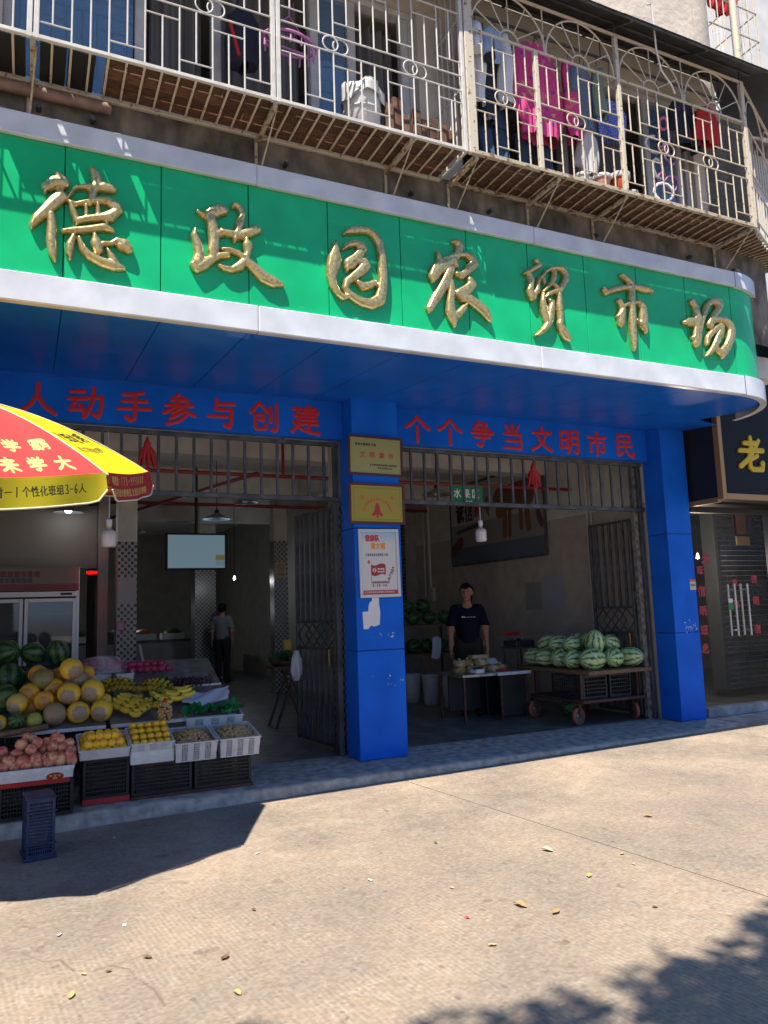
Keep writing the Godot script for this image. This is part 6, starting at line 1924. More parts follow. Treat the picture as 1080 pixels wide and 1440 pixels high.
	for i in ml.size():
		var q: Array = ml[i]
		var p := Vector3(q[1], q[2], q[3])
		var dir := (cam - p).normalized() + Vector3(rnd.randf_range(-0.5, 0.45), rnd.randf_range(-0.55, 0.0), 0)
		dir = dir.normalized()
		var o := put_fruit("melon", q[0], names[q[0]], "melon", "melons heaped on the bench", p, q[4], Vector3.ZERO, M.melon)
		var x := Vector3.UP.cross(dir).normalized()
		o.basis = Basis(x, dir, x.cross(dir)) * Basis.from_scale(Vector3(1.0 + 0.04 * sin(i * 2.0), 1.02 + 0.06 * cos(i * 3.0), 0.98) * q[4])
	put_fruit("small_watermelon", "wd1", "small striped watermelon in front of the netted melon", "watermelon", "", Vector3(-0.06, 0.63, -0.08), 0.064, Vector3(1.2, 0.3, 0.0), M.melon)
	# foam net draped over one melon
	var fn := []
	for j in 9:
		var row := []
		for i in 25:
			var a := TAU * i / 24.0
			var th := 0.1 + 1.35 * j / 8.0
			row.append(Vector3(sin(th) * cos(a), cos(th), sin(th) * sin(a)) * (0.0845 + 0.002 * sin(a * 24.0)))
		fn.append(row)
	single("foam_net", grid_mesh(fn), mat("net_yellow", lin(0.55, 0.38, 0.08), 0.8), "yellow foam net over a melon at the bench end", "net", Vector3(-0.06, 0.748, -0.24))
	# dark watermelons at the back
	var wl := [[0.26, 1.115, -1.0, 0.106], [0.05, 1.12, -1.02, 0.104], [-0.17, 1.14, -1.0, 0.118], [-0.13, 0.93, -0.70, 0.118], [0.08, 0.89, -0.68, 0.092], [-0.17, 0.79, -0.38, 0.118], [-0.42, 1.13, -1.0, 0.115], [-0.40, 0.92, -0.68, 0.118], [-0.45, 0.79, -0.35, 0.11]]
	for i in wl.size():
		var q: Array = wl[i]
		put_fruit("dark_watermelon", "wd%d" % (i % 3), "dark green watermelon piled behind the melons", "watermelon", "dark watermelons behind the melons", Vector3(q[0], q[1], q[2]), q[3], [Vector3(0.3, i * 1.3, 0.2), Vector3(0.2, 0.5 * i, 1.4), Vector3(1.35, 0.4 * i, 0)][i % 3], M.melon)
	single("leaning_stick", tube([Vector3(-0.6, 0.50, 0.02), Vector3(0.17, 0.575, 0.0)], 0.025, 8), M.deck_wood, "round wooden pole along the front of the bench", "pole")
	# bananas
	banana_bunch("neat double row of bananas at the back of the sheet", Vector3(0.75, deck_y(-0.62), -0.62), 0.1, 2, 7)
	banana_bunch("riper banana hand lying crosswise near the front", Vector3(0.86, deck_y(-0.24), -0.24), 0.75, 3, 6)
	banana_bunch("greenish banana hand on the right sheet", Vector3(1.08, deck_y(-0.55), -0.55), -0.5, 2, 6)
	banana_bunch("banana hand stacked above the longan bunch", Vector3(1.19, deck_y(-0.32) + 0.02, -0.32), -1.2, 3, 4)
	# dragon fruit: a bagged lot and a tray
	var pl := thing("plastic_bag", "clear plastic bag over a heap of dragon fruit", "bag", Vector3(0.66, deck_y(-1.05), -1.05))
	mat("clear_film", lin(0.6, 0.55, 0.65), 0.12)
	M.clear_film.transparency = BaseMaterial3D.TRANSPARENCY_ALPHA
	M.clear_film.albedo_color.a = 0.22
	garment(pl, "film", M.clear_film, [[0.17, 0.03], [0.15, 0.14], [0.08, 0.22], [0.0, 0.23]], 0.28, 3.0)
	tray("fruit_tray", "white foam tray under the bagged dragon fruit", "tray", M.foam, Vector3(0.70, deck_y(-0.93), -0.93), Vector3(0.44, 0.06, 0.3), 0.1, false)
	for i in 22:
		var bagged := i < 11
		var k := i if bagged else i - 11
		var p := Vector3(0.50 + (k % 6) * 0.072, deck_y(-1.0) + 0.07 + 0.05 * (k / 6), -1.03) if bagged else Vector3(0.93 + (k % 6) * 0.068, deck_y(-1.0) + 0.035 + 0.05 * (k / 6), -1.0 - 0.03 * (k / 6))
		put_fruit("dragon_fruit", "dragon", "pink dragon fruit inside the clear bag" if bagged else "pink dragon fruit set out in two rows", "dragon fruit", "bagged dragon fruit" if bagged else "dragon fruit in rows", p, 0.036, Vector3(PI / 2, rnd.randf_range(-0.4, 0.4), rnd.randf() * 6), M.fruit)
	# grapes on a white cloth and greens in a blue basket
	var gp := []
	for i in 260:
		gp.append(Vector3(1.38 + rnd.randfn() * 0.10, deck_y(-0.62) + 0.03 + rnd.randf() * 0.06, -0.62 + rnd.randfn() * 0.10))
	heap("grape_heap", "dark purple grapes heaped on the sheet", "grapes", "grape", M.fruit, gp, 0.013)
	var cg := []
	for j in 7:
		var row := []
		for i in 13:
			row.append(Vector3((i - 6) * 0.034 + 0.01 * sin(j * 2.0), 0.012 + 0.025 * sin(i * 0.9 + j) * 0.5 + 0.05 * pow(absf(i - 6) / 6.0, 3.0), (j - 3) * 0.045))
		cg.append(row)
	single("white_cloth", grid_mesh(cg), M.cloth_white, "rumpled white cloth under the grapes", "cloth", Vector3(1.50, deck_y(-0.34) + 0.015, -0.34), Vector3(0.34, -0.2, 0.05))
	tray("fruit_basket", "pale blue mesh basket of green vegetables", "basket", mat("plastic_pale_blue", lin(0.45, 0.56, 0.62), 0.4), Vector3(1.50, 0.44, -0.09), Vector3(0.50, 0.13, 0.20), 0.25, true)
	for i in 9:
		var lp := []
		for j in 7:
			var row := []
			for k in 7: row.append(Vector3((k - 3) * 0.02, 0.018 * sin(k * 1.2 + j + i) + 0.02 * cos(j * 0.9), (j - 3) * 0.022))
			lp.append(row)
		single("green_leaf", grid_mesh(lp), mat("leaf_bright", lin(0.015, 0.20, 0.06), 0.5), "bright green leaf laid in the pale blue basket", "leaf", Vector3(1.30 + i * 0.052, 0.595 + 0.012 * (i % 3), -0.06 - 0.03 * (i % 2)), Vector3(rnd.randf_range(-0.4, 0.4), i * 0.9, rnd.randf_range(-0.4, 0.4)), "leaves in the pale blue basket")
	# blue crate stood on end on the pavement
	var y0 := gy(0.05)
	var b := thing("blue_crate", "dark blue mesh crate stood on end on the pavement", "crate", Vector3(0.10, y0, 1.03), 0.10)
	var m: Material = M.plastic_blue
	part(b, "side_panel", lattice_panel(0.17, 0.36, 9, 14, 0.006, 0.018), m, Vector3(0, 0.02, 0.12))
	part(b, "side_panel", lattice_panel(0.17, 0.36, 9, 14, 0.006, 0.018), m, Vector3(0, 0.02, -0.12))
	part(b, "side_panel", lattice_panel(0.22, 0.36, 7, 8, 0.006, 0.018), m, Vector3(-0.085, 0.02, 0), Vector3(0, PI / 2, 0))
	part(b, "side_panel", lattice_panel(0.22, 0.36, 11, 14, 0.006, 0.018), m, Vector3(0.085, 0.02, 0), Vector3(0, PI / 2, 0))
	part(b, "top_panel", box(0.185, 0.018, 0.255, 0.006), m, Vector3(0, 0.385, 0))
	part(b, "foot", box(0.20, 0.022, 0.275, 0.006), m, Vector3(0, 0.011, 0))
	part(b, "ridge", box(0.19, 0.012, 0.012, 0.002), m, Vector3(0, 0.10, 0.127))
	part(b, "ridge", box(0.19, 0.012, 0.012, 0.002), m, Vector3(0, 0.30, 0.127))

# ---------------------------------------------------------------- watermelon cart and table
func make_cart() -> void:
	var c := thing("cart", "wooden decked cart loaded with striped watermelons", "cart")
	for k in 6:
		slab(c, "deck_board", M.deck_wood, Vector3(5.88, 0.585, -1.66 + k * 0.232), Vector3(6.84, 0.63, -1.66 + k * 0.232 + 0.229), 0.004)
	slab(c, "lower_deck", M.cart_steel, Vector3(5.86, 0.255, -1.42), Vector3(6.82, 0.29, -0.38), 0.004)
	for q in [[5.92, -0.48], [6.78, -0.48], [5.92, -1.34], [6.78, -1.34]]:
		bar(c, "upright", M.cart_steel, Vector3(q[0], 0.29, q[1]), Vector3(q[0], 0.585, q[1]), 0.035)
		var front: bool = q[0] < 6.0
		var w := Node3D.new()
		w.name = numbered(c, "caster")
		c.add_child(w)
		w.position = Vector3(q[0] - 0.04, 0.105, q[1] - 0.03)
		w.rotation.y = 0.25 if front else 1.3
		var bs := Basis(Vector3.FORWARD, PI / 2) * Basis.IDENTITY
		bs = Basis(Vector3.RIGHT, PI / 2)
		var st := new_st()
		add_lathe(st, [Vector2(0.075, -0.022), Vector2(0.098, -0.02), Vector2(0.104, -0.01), Vector2(0.104, 0.01), Vector2(0.098, 0.02), Vector2(0.075, 0.022)], 28, Vector3.ZERO, bs)
		part(w, "tyre", st.commit(), M.wheel_tyre)
		st = new_st()
		add_lathe(st, [Vector2(0.001, -0.024), Vector2(0.03, -0.026), Vector2(0.034, -0.014), Vector2(0.06, -0.012), Vector2(0.076, -0.02), Vector2(0.076, 0.02), Vector2(0.06, 0.012), Vector2(0.034, 0.014), Vector2(0.03, 0.026), Vector2(0.001, 0.024)], 24, Vector3.ZERO, bs)
		part(w, "hub", st.commit(), M.wheel_hub)
		for s in [-1.0, 1.0]:
			part(w, "fork", box(0.04, 0.15, 0.005, 0.001), M.cart_steel, Vector3(0.0, 0.07, s * 0.033))
		part(w, "mount", box(0.09, 0.008, 0.09, 0.001), M.cart_steel, Vector3(0, 0.146, 0))
	# crates on the lower deck
	var gc := mat("plastic_grey", lin(0.045, 0.05, 0.055), 0.5, 0.0, T.blotch, 2.0)
	crate("plastic_crate", "grey slotted crate on the cart's lower deck", gc, Vector3(6.15, 0.291, -0.80), Vector3(0.36, 0.27, 0.60), 0.0, "", 8, 4)
	crate("plastic_crate", "second grey slotted crate next to the cart's far wheel", gc, Vector3(6.53, 0.291, -0.72), Vector3(0.33, 0.27, 0.46), 0.0, "", 8, 4)
	put_fruit("watermelon_spare", "wd1", "watermelon lying on the floor under the cart", "watermelon", "", Vector3(6.25, 0.115, -1.15), 0.11, Vector3(0, 0.3, 1.5), M.melon)
	# the load: [x, y, z, r, rotation]
	rnd.seed = 12
	var w := [
		[6.10, 0.755, -0.46, 0.125, Vector3(0, -0.15, PI / 2)], [6.42, 0.755, -0.46, 0.118, Vector3(0.2, 0.5, PI / 2)], [6.70, 0.750, -0.48, 0.118, Vector3(PI / 2 - 0.1, 0.4, 0.1)],
		[6.02, 0.745, -0.72, 0.108, Vector3(0, 0.25, PI / 2)], [6.04, 0.752, -0.97, 0.118, Vector3(0, 0.2, PI / 2)], [6.0, 0.742, -1.24, 0.108, Vector3(PI / 2, 1.0, 0)], [6.02, 0.745, -1.49, 0.112, Vector3(PI / 2, 0.9, 0)],
		[6.32, 0.75, -0.76, 0.115, Vector3(0, 0.1, PI / 2)], [6.34, 0.75, -1.05, 0.115, Vector3(0, 0.4, PI / 2)], [6.64, 0.75, -0.80, 0.115, Vector3(0, 0.2, PI / 2)], [6.64, 0.75, -1.10, 0.115, Vector3(0, 0, PI / 2)], [6.34, 0.75, -1.36, 0.115, Vector3(0, 0.2, PI / 2)],
		[6.27, 0.935, -0.60, 0.118, Vector3(0.25, 0.3, 0.25)], [6.55, 0.915, -0.64, 0.108, Vector3(0, 0.4, PI / 2 - 0.3)], [6.12, 0.92, -0.85, 0.100, Vector3(0, 0.15, PI / 2)], [6.14, 0.915, -1.12, 0.108, Vector3(0, -0.1, PI / 2)], [6.15, 0.915, -1.38, 0.105, Vector3(1.2, 0.5, 0)], [6.42, 0.92, -0.90, 0.108, Vector3(0.6, 0.2, 0.8)], [6.48, 0.93, -1.2, 0.11, Vector3(0, 0.6, PI / 2)]]
	for i in w.size():
		var q: Array = w[i]
		put_fruit("watermelon", "wm%d" % (i % 3), "pale striped watermelon loaded on the cart", "watermelon", "watermelons on the cart", Vector3(q[0], q[1], q[2]), q[3], q[4], M.melon)
	# low table with bagged goods
	var t := thing("table", "low dark table with a white edged top in the entrance", "table")
	slab(t, "top", M.metal_sheet, Vector3(4.86, 0.55, -2.06), Vector3(5.86, 0.585, -1.40), 0.004)
	slab(t, "front_edge", M.plastic_white, Vector3(5.36, 0.548, -1.399), Vector3(5.86, 0.588, -1.37), 0.004)
	for q in [[5.44, -1.44], [5.82, -1.44], [4.90, -1.44], [4.90, -2.02], [5.82, -2.02]]:
		bar(t, "leg", M.cart_steel, Vector3(q[0], 0, q[1]), Vector3(q[0], 0.55, q[1]), 0.03)
	slab(t, "dark_panel", M.black_matte, Vector3(5.47, 0.04, -1.46), Vector3(5.80, 0.545, -1.452))
	slab(t, "dark_panel", M.black_matte, Vector3(4.93, 0.10, -1.9), Vector3(5.40, 0.545, -1.88))
	mat("bag_snack", lin(0.42, 0.28, 0.10), 0.3, 0.0, T.grain, 9.0)
	mat("bag_pale", lin(0.55, 0.42, 0.22), 0.3, 0.0, T.grain, 9.0)
	for i in 8:
		var b := thing("snack_bag", "clear bag of golden snacks on the low table", "bag", Vector3(4.98 + (i % 5) * 0.155, 0.586 + 0.08 * (i / 5), -1.68 + 0.06 * (i % 2) - 0.05 * (i / 5)), i * 0.8, "snack bags on the low table")
		garment(b, "pouch", [M.bag_snack, M.bag_pale][i % 2], [[0.085, 0.015], [0.078, 0.06], [0.045, 0.095], [0.012, 0.09], [0.0, 0.06]], 0.15, 6.0)
		part(b, "knot", lathe([Vector2(0.02, 0.075), Vector2(0.008, 0.09), Vector2(0.022, 0.105)], 8), M.bag_film)
	single("carton", box(0.26, 0.05, 0.10, 0.004), M.bag_pale, "flat tan carton on top of the snack bags", "carton", Vector3(5.30, 0.775, -1.72), Vector3(0, 0.1, 0))
	var tp := thing("tape_box", "open blue and white box of tape on the low table", "box", Vector3(5.14, 0.587, -1.50), 0.2)
	part(tp, "box_body", box(0.14, 0.05, 0.10, 0.003), M.cloth_white, Vector3(0, 0.025, 0))
	part(tp, "flap", box(0.05, 0.004, 0.10), M.cloth_white, Vector3(-0.09, 0.03, 0.01), Vector3(0, 0, 0.7))
	for k in 3:
		part(tp, "roll", lathe([Vector2(0.012, 0.05), Vector2(0.028, 0.05), Vector2(0.028, 0.075), Vector2(0.012, 0.075)], 14), M.cloth_navy, Vector3(-0.04 + k * 0.045, 0.0, 0))
	single("red_packet", box(0.16, 0.03, 0.09, 0.008), M.red_paint, "small red packet on the low table", "packet", Vector3(5.52, 0.602, -1.52), Vector3(0, 0.3, 0))
	single("blue_mat", box(0.34, 0.004, 0.2), mat("mat_teal", lin(0.16, 0.30, 0.34), 0.6), "pale teal mat spread on the low table", "mat", Vector3(5.44, 0.588, -1.56), Vector3(0, 0.15, 0))
	# electronic scale on a stand behind the cart
	var s := thing("price_scale", "grey price scale on a stand behind the cart", "scale", Vector3(6.12, 0, -1.98), 0.2)
	for q in [[-0.16, -0.12], [0.16, -0.12], [-0.16, 0.12], [0.16, 0.12]]:
		bar(s, "leg", M.steel, Vector3(q[0], 0, q[1]), Vector3(q[0], 0.84, q[1]), 0.025)
	part(s, "shelf", box(0.40, 0.02, 0.30, 0.003), M.steel, Vector3(0, 0.85, 0))
	part(s, "body", box(0.36, 0.08, 0.26, 0.012), M.plastic_grey, Vector3(0, 0.90, 0))
	part(s, "pan", box(0.44, 0.016, 0.28, 0.004), M.metal_sheet, Vector3(0, 0.985, -0.03))
	part(s, "display", box(0.34, 0.05, 0.012, 0.004), M.red_paint, Vector3(-0.02, 1.03, -0.12), Vector3(-0.5, 0, 0))
	part(s, "column", box(0.04, 0.05, 0.04), M.steel, Vector3(0, 0.955, 0))
	var s2 := thing("price_scale", "white dial scale at the left end of the cart", "scale", Vector3(5.62, 0, -1.98), 0.1)
	part(s2, "stand", box(0.26, 0.60, 0.2, 0.01), M.black_matte, Vector3(0, 0.30, 0))
	part(s2, "body", lathe([Vector2(0.001, 0.60), Vector2(0.14, 0.60), Vector2(0.15, 0.64), Vector2(0.10, 0.72), Vector2(0.09, 0.73), Vector2(0.001, 0.73)], 20), M.plastic_white)
	part(s2, "trim", lathe([Vector2(0.15, 0.635), Vector2(0.154, 0.65), Vector2(0.148, 0.66)], 20), M.red_paint)
	# three lidless white buckets
	for q in [[5.38, -3.80, 0.13, 0.42, "tall white bucket nearest the blue pillar"], [5.49, -3.40, 0.125, 0.43, "middle white bucket in the row of three"], [5.60, -2.92, 0.165, 0.45, "broad cream bucket beside the low table"]]:
		var b := thing("bucket", q[4], "bucket", Vector3(q[0], 0, q[1]), 0.0, "white buckets on the shop floor")
		var R: float = q[2]
		var H: float = q[3]
		part(b, "body", lathe([Vector2(0.001, 0.004), Vector2(R * 0.86, 0.0), Vector2(R * 0.92, H * 0.5), Vector2(R, H * 0.97), Vector2(R * 0.95, H * 0.97), Vector2(R * 0.82, 0.02), Vector2(0.001, 0.02)], 26), M.plastic_white if R < 0.15 else M.inner_wall)
		part(b, "rim", lathe([Vector2(R * 0.98, H * 0.93), Vector2(R * 1.06, H * 0.94), Vector2(R * 1.06, H), Vector2(R * 0.97, H)], 26), M.plastic_white if R < 0.15 else M.inner_wall)
	# rack of watermelons in the back
	var r := thing("rack", "two tier steel rack with watermelons at the back", "rack", Vector3(5.95, 0, -4.5))
	for y in [0.66, 1.12]:
		for k in 3:
			slab(r, "shelf_board", M.deck_wood, Vector3(-0.65, y, -0.3 + k * 0.2), Vector3(0.55 if y < 1.0 else 0.62, y + 0.03, -0.3 + k * 0.2 + 0.195), 0.004)
	for q in [[-0.62, -0.28], [0.52, -0.28], [-0.62, 0.28], [0.52, 0.28]]:
		bar(r, "upright", M.steel, Vector3(q[0], 0, q[1]), Vector3(q[0], 1.12, q[1]), 0.035)
	for i in 11:
		var up := i < 6
		var k := i if up else i - 6
		var lay := 1 if up and k > 3 else 0
		var x: float = -0.48 + (k if lay == 0 else k - 4 + 0.6) * (0.29 if up else 0.26)
		put_fruit("rack_watermelon", "wd%d" % (i % 3), "watermelon on the rack's top shelf" if up else "watermelon on the rack's lower shelf", "watermelon", "watermelons on the top shelf" if up else "watermelons on the lower shelf", Vector3(5.95 + x, (1.15 if up else 0.69) + 0.118 + lay * 0.19, -4.42), 0.12, Vector3(0.2 * k, 0.4 * k, PI / 2 + 0.2 * (k % 2)), M.melon)
	single("white_rag", grid_mesh([[Vector3(-0.08, 0.32, 0), Vector3(0, 0.34, 0.01), Vector3(0.08, 0.3, 0)], [Vector3(-0.10, 0.16, 0.03), Vector3(0, 0.15, 0.05), Vector3(0.07, 0.16, 0.02)], [Vector3(-0.12, 0.0, 0.02), Vector3(-0.03, -0.03, 0.03), Vector3(0.04, 0.0, 0.02)]]), M.cloth_white, "white rag hung over the rack's lower shelf", "rag", Vector3(6.05, 0.62, -4.18))
	single("carton", box(0.36, 0.34, 0.3, 0.006), M.brown_box, "brown carton beside the watermelon rack", "carton", Vector3(6.72, 0.17, -4.2), Vector3(0, 0.2, 0))
	single("carton", box(0.34, 0.30, 0.3, 0.006), M.brown_box, "brown carton stacked on another by the rack", "carton", Vector3(6.73, 0.491, -4.2), Vector3(0, 0.1, 0))

# ---------------------------------------------------------------- people
# bones: [a, b, ra, rb, depth squash]; smooth union meshed with surface nets
func sdf_mesh(st: SurfaceTool, bones: Array, cell: float, k: float, colour: Callable, clip = null) -> void:
	var lo := Vector3(1e9, 1e9, 1e9)
	var hi := -lo
	for b in bones:
		var R: float = maxf(b[2], b[3]) + cell * 3.0
		for p in [b[0], b[1]]:
			lo = lo.min(p - Vector3.ONE * R)
			hi = hi.max(p + Vector3.ONE * R)
	var nx := int((hi.x - lo.x) / cell) + 2
	var ny := int((hi.y - lo.y) / cell) + 2
	var nzz := int((hi.z - lo.z) / cell) + 2
	var f := PackedFloat32Array()
	f.resize(nx * ny * nzz)
	f.fill(0.5)
	for b in bones:
		var a: Vector3 = b[0]
		var c: Vector3 = b[1]
		var ra: float = b[2]
		var rb: float = b[3]
		var sq: float = b[4]
		var R := maxf(ra, rb) + k + cell * 2.0
		var d := c - a
		d.z /= sq
		var L := maxf(d.length_squared(), 1e-8)
		var i0 := Vector3i(((a.min(c) - Vector3.ONE * R - lo) / cell).floor())
		var i1 := Vector3i(((a.max(c) + Vector3.ONE * R - lo) / cell).ceil())
		for z in range(maxi(0, i0.z), mini(nzz - 1, i1.z) + 1):
			for y in range(maxi(0, i0.y), mini(ny - 1, i1.y) + 1):
				for x in range(maxi(0, i0.x), mini(nx - 1, i1.x) + 1):
					var p := lo + Vector3(x, y, z) * cell - a
					p.z /= sq
					var t := clampf(p.dot(d) / L, 0.0, 1.0)
					var v := (p - d * t).length() - lerpf(ra, rb, t)
					var i := (z * ny + y) * nx + x
					var o := f[i]
					var h := maxf(k - absf(o - v), 0.0) / k
					f[i] = minf(o, v) - h * h * k * 0.25
	if clip != null:
		for z in nzz:
			for y in ny:
				for x in nx:
					var i := (z * ny + y) * nx + x
					if f[i] < 0.1:
						f[i] = maxf(f[i], clip.call(lo + Vector3(x, y, z) * cell))
	var idx := {}
	var vs := PackedVector3Array()
	var ns := PackedVector3Array()
	var off := [0, 1, nx, nx + 1, nx * ny, nx * ny + 1, nx * ny + nx, nx * ny + nx + 1]
	var edges := [[0, 1], [2, 3], [4, 5], [6, 7], [0, 2], [1, 3], [4, 6], [5, 7], [0, 4], [1, 5], [2, 6], [3, 7]]
	for z in nzz - 1:
		for y in ny - 1:
			for x in nx - 1:
				var i := (z * ny + y) * nx + x
				var neg := 0
				for q in 8:
					if f[i + off[q]] < 0.0: neg += 1
				if neg == 0 or neg == 8: continue
				var s := Vector3.ZERO
				var n := 0
				for e in edges:
					var va := f[i + off[e[0]]]
					var vb := f[i + off[e[1]]]
					if (va < 0.0) != (vb < 0.0):
						var t := va / (va - vb)
						var pa := Vector3(e[0] & 1, (e[0] >> 1) & 1, (e[0] >> 2) & 1)
						var pb := Vector3(e[1] & 1, (e[1] >> 1) & 1, (e[1] >> 2) & 1)
						s += pa.lerp(pb, t)
						n += 1
				idx[i] = vs.size()
				vs.append(lo + (Vector3(x, y, z) + s / n) * cell)
				ns.append(Vector3(f[i + 1] - f[i], f[i + nx] - f[i], f[i + nx * ny] - f[i]).normalized())
	var steps := [1, nx, nx * ny]
	for i in idx:
		for ax in 3:
			var j: int = i + steps[ax]
			if (f[i] < 0.0) == (f[j] < 0.0): continue
			var u: int = steps[(ax + 1) % 3]
			var w: int = steps[(ax + 2) % 3]
			if not (idx.has(i - u) and idx.has(i - w) and idx.has(i - u - w)): continue
			var q := [idx[i], idx[i - u], idx[i - u - w], idx[i - w]]
			if f[i] < 0.0: q.reverse()
			for t in [0, 1, 2, 0, 2, 3]:
				st.set_normal(ns[q[t]])
				st.set_color(colour.call(vs[q[t]]))
				st.add_vertex(vs[q[t]])

func finger(bones: Array, root: Vector3, dir: Vector3, curl: Vector3, L: float, r: float) -> void:
	var p := root
	var d := dir
	for k in 3:
		var q: Vector3 = p + d * L * [0.42, 0.32, 0.26][k]
		bones.append([p, q, r * (1.0 - 0.1 * k), r * (0.92 - 0.1 * k), 1.0])
		p = q
		d = (d + curl * 0.35).normalized()

func make_person(label: String, at: Vector3, turn: float, tall: float, head_turn: float, shirt_c: Color, legs_c: Color, hair_c: Color, tied: bool, logo: bool) -> void:
	var o := thing("person", label, "person", at, turn)
	var s := tall / 1.68
	var skin := Color(0.36, 0.19, 0.12)
	var body := new_st()
	var V := func(x: float, y: float, z: float) -> Vector3: return Vector3(x, y, z) * s
	var B := []
	# trunk and legs
	B.append([V.call(0, 0.90, 0.0), V.call(0, 1.02, 0.0), 0.135 * s, 0.125 * s, 0.74])
	B.append([V.call(0, 1.02, 0.0), V.call(0, 1.24, -0.005), 0.125 * s, 0.14 * s, 0.72])
	B.append([V.call(-0.09, 1.30, -0.01), V.call(0.09, 1.30, -0.01), 0.095 * s, 0.095 * s, 0.8])
	B.append([V.call(0, 1.34, -0.01), V.call(0, 1.45, 0.01), 0.058 * s, 0.05 * s, 1.0])
	for q in [-1.0, 1.0]:
		B.append([V.call(q * 0.085, 0.90, 0.0), V.call(q * 0.09, 0.48, 0.01), 0.098 * s, 0.062 * s, 1.0])
		B.append([V.call(q * 0.09, 0.48, 0.01), V.call(q * 0.095, 0.10, -0.01), 0.06 * s, 0.038 * s, 1.0])
		B.append([V.call(q * 0.095, 0.05, -0.03), V.call(q * 0.105, 0.035, 0.13), 0.042 * s, 0.034 * s, 1.0])
		B.append([V.call(q * 0.165, 1.345, -0.01), V.call(q * 0.225, 1.09, -0.015), 0.052 * s, 0.042 * s, 1.0])
		B.append([V.call(q * 0.225, 1.09, -0.015), V.call(q * 0.235, 0.85, 0.03), 0.041 * s, 0.027 * s, 1.0])
	var plain := func(_p: Vector3) -> Color: return skin
	sdf_mesh(body, B, 0.015, 0.05, plain)
	# hands
	for q in [-1.0, 1.0]:
		var H := []
		var w: Vector3 = V.call(q * 0.235, 0.86, 0.028)
		var pm: Vector3 = V.call(q * 0.236, 0.775, 0.045)
		H.append([w, w.lerp(pm, 0.4), 0.026 * s, 0.026 * s, 1.0])
		H.append([w.lerp(pm, 0.4) + Vector3(0, 0, 0.014), pm + Vector3(0, 0, 0.024), 0.018 * s, 0.016 * s, 1.0])
		H.append([w.lerp(pm, 0.4) - Vector3(0, 0, 0.014), pm - Vector3(0, 0, 0.024), 0.018 * s, 0.015 * s, 1.0])
		for k in 4:
			finger(H, pm + Vector3(0, 0.004, 0.027 - k * 0.018), Vector3(-q * 0.05, -1, 0.06).normalized(), Vector3(-q * 0.8, 0.1, 0.0), [0.072, 0.08, 0.074, 0.058][k] * s, [0.0085, 0.009, 0.0085, 0.0075][k])
		finger(H, w.lerp(pm, 0.35) + Vector3(-q * 0.004, 0, 0.022), Vector3(-q * 0.25, -0.8, 0.55).normalized(), Vector3(-q * 0.2, -0.6, -0.1), 0.062 * s, 0.0095)
		sdf_mesh(body, H, 0.0045, 0.007, plain)
	# head, turned about the neck
	var hb := Basis(Vector3.UP, head_turn)
	var hc: Vector3 = V.call(0, 1.455, 0.012)
	var Hd := func(x: float, y: float, z: float) -> Vector3: return hc + hb * (Vector3(x, y, z) * s)
	var F := []
	F.append([Hd.call(0, 0.130, -0.022), Hd.call(0, 0.135, 0.002), 0.082 * s, 0.080 * s, 1.0])
	F.append([Hd.call(0, 0.085, 0.02), Hd.call(0, 0.045, 0.035), 0.064 * s, 0.048 * s, 1.0])
	F.append([Hd.call(0, 0.022, 0.058), Hd.call(0, 0.018, 0.062), 0.024 * s, 0.022 * s, 1.0])
	F.append([Hd.call(0, 0.105, 0.082), Hd.call(0, 0.072, 0.100), 0.009 * s, 0.013 * s, 1.0])
	F.append([Hd.call(-0.035, 0.075, 0.055), Hd.call(0.035, 0.075, 0.055), 0.022 * s, 0.022 * s, 1.0])
	F.append([Hd.call(-0.016, 0.043, 0.080), Hd.call(0.016, 0.043, 0.080), 0.008 * s, 0.008 * s, 1.0])
	for q in [-1.0, 1.0]:
		F.append([Hd.call(q * 0.078, 0.112, -0.01), Hd.call(q * 0.076, 0.080, -0.006), 0.014 * s, 0.009 * s, 1.0])
	F.append([V.call(0, 1.37, -0.005), Hd.call(0, 0.06, -0.01), 0.052 * s, 0.05 * s, 1.0])
	var face_col := func(p: Vector3) -> Color:
		var l: Vector3 = hb.inverse() * (p - hc) / s
		if l.z > 0.05:
			for q in [-1.0, 1.0]:
				var e := Vector2(l.x - q * 0.030, l.y - 0.104)
				if (e * Vector2(1.0, 2.2)).length() < 0.014: return Color(0.02, 0.015, 0.012) if absf(e.x) < 0.007 else Color(0.5, 0.46, 0.42)
				if absf(l.y - 0.126 - 0.1 * e.x * q) < 0.0045 and absf(e.x) < 0.019: return Color(0.03, 0.02, 0.015)
			if absf(l.x) < 0.023 and absf(l.y - 0.043) < 0.008: return Color(0.30, 0.09, 0.07)
		return skin
	sdf_mesh(body, F, 0.0048, 0.014, face_col)
	part(o, "body", body.commit(), M.skin)
	# hair
	var hs := new_st()
	var HR := [[Hd.call(0, 0.142, -0.030), Hd.call(0, 0.150, 0.004), 0.090 * s, 0.085 * s, 1.0], [Hd.call(-0.066, 0.135, -0.005), Hd.call(-0.068, 0.075, -0.03), 0.026 * s, 0.02 * s, 1.0], [Hd.call(0.066, 0.135, -0.005), Hd.call(0.068, 0.075, -0.03), 0.026 * s, 0.02 * s, 1.0], [Hd.call(0, 0.10, -0.045), Hd.call(0, 0.07, -0.045), 0.078 * s, 0.055 * s, 1.0]]
	if tied:
		HR.append([Hd.call(0, 0.085, -0.105), Hd.call(0.03, 0.04, -0.115), 0.032 * s, 0.03 * s, 1.0])
		HR.append([Hd.call(0.03, 0.04, -0.115), Hd.call(0.035, -0.02, -0.095), 0.028 * s, 0.014 * s, 1.0])
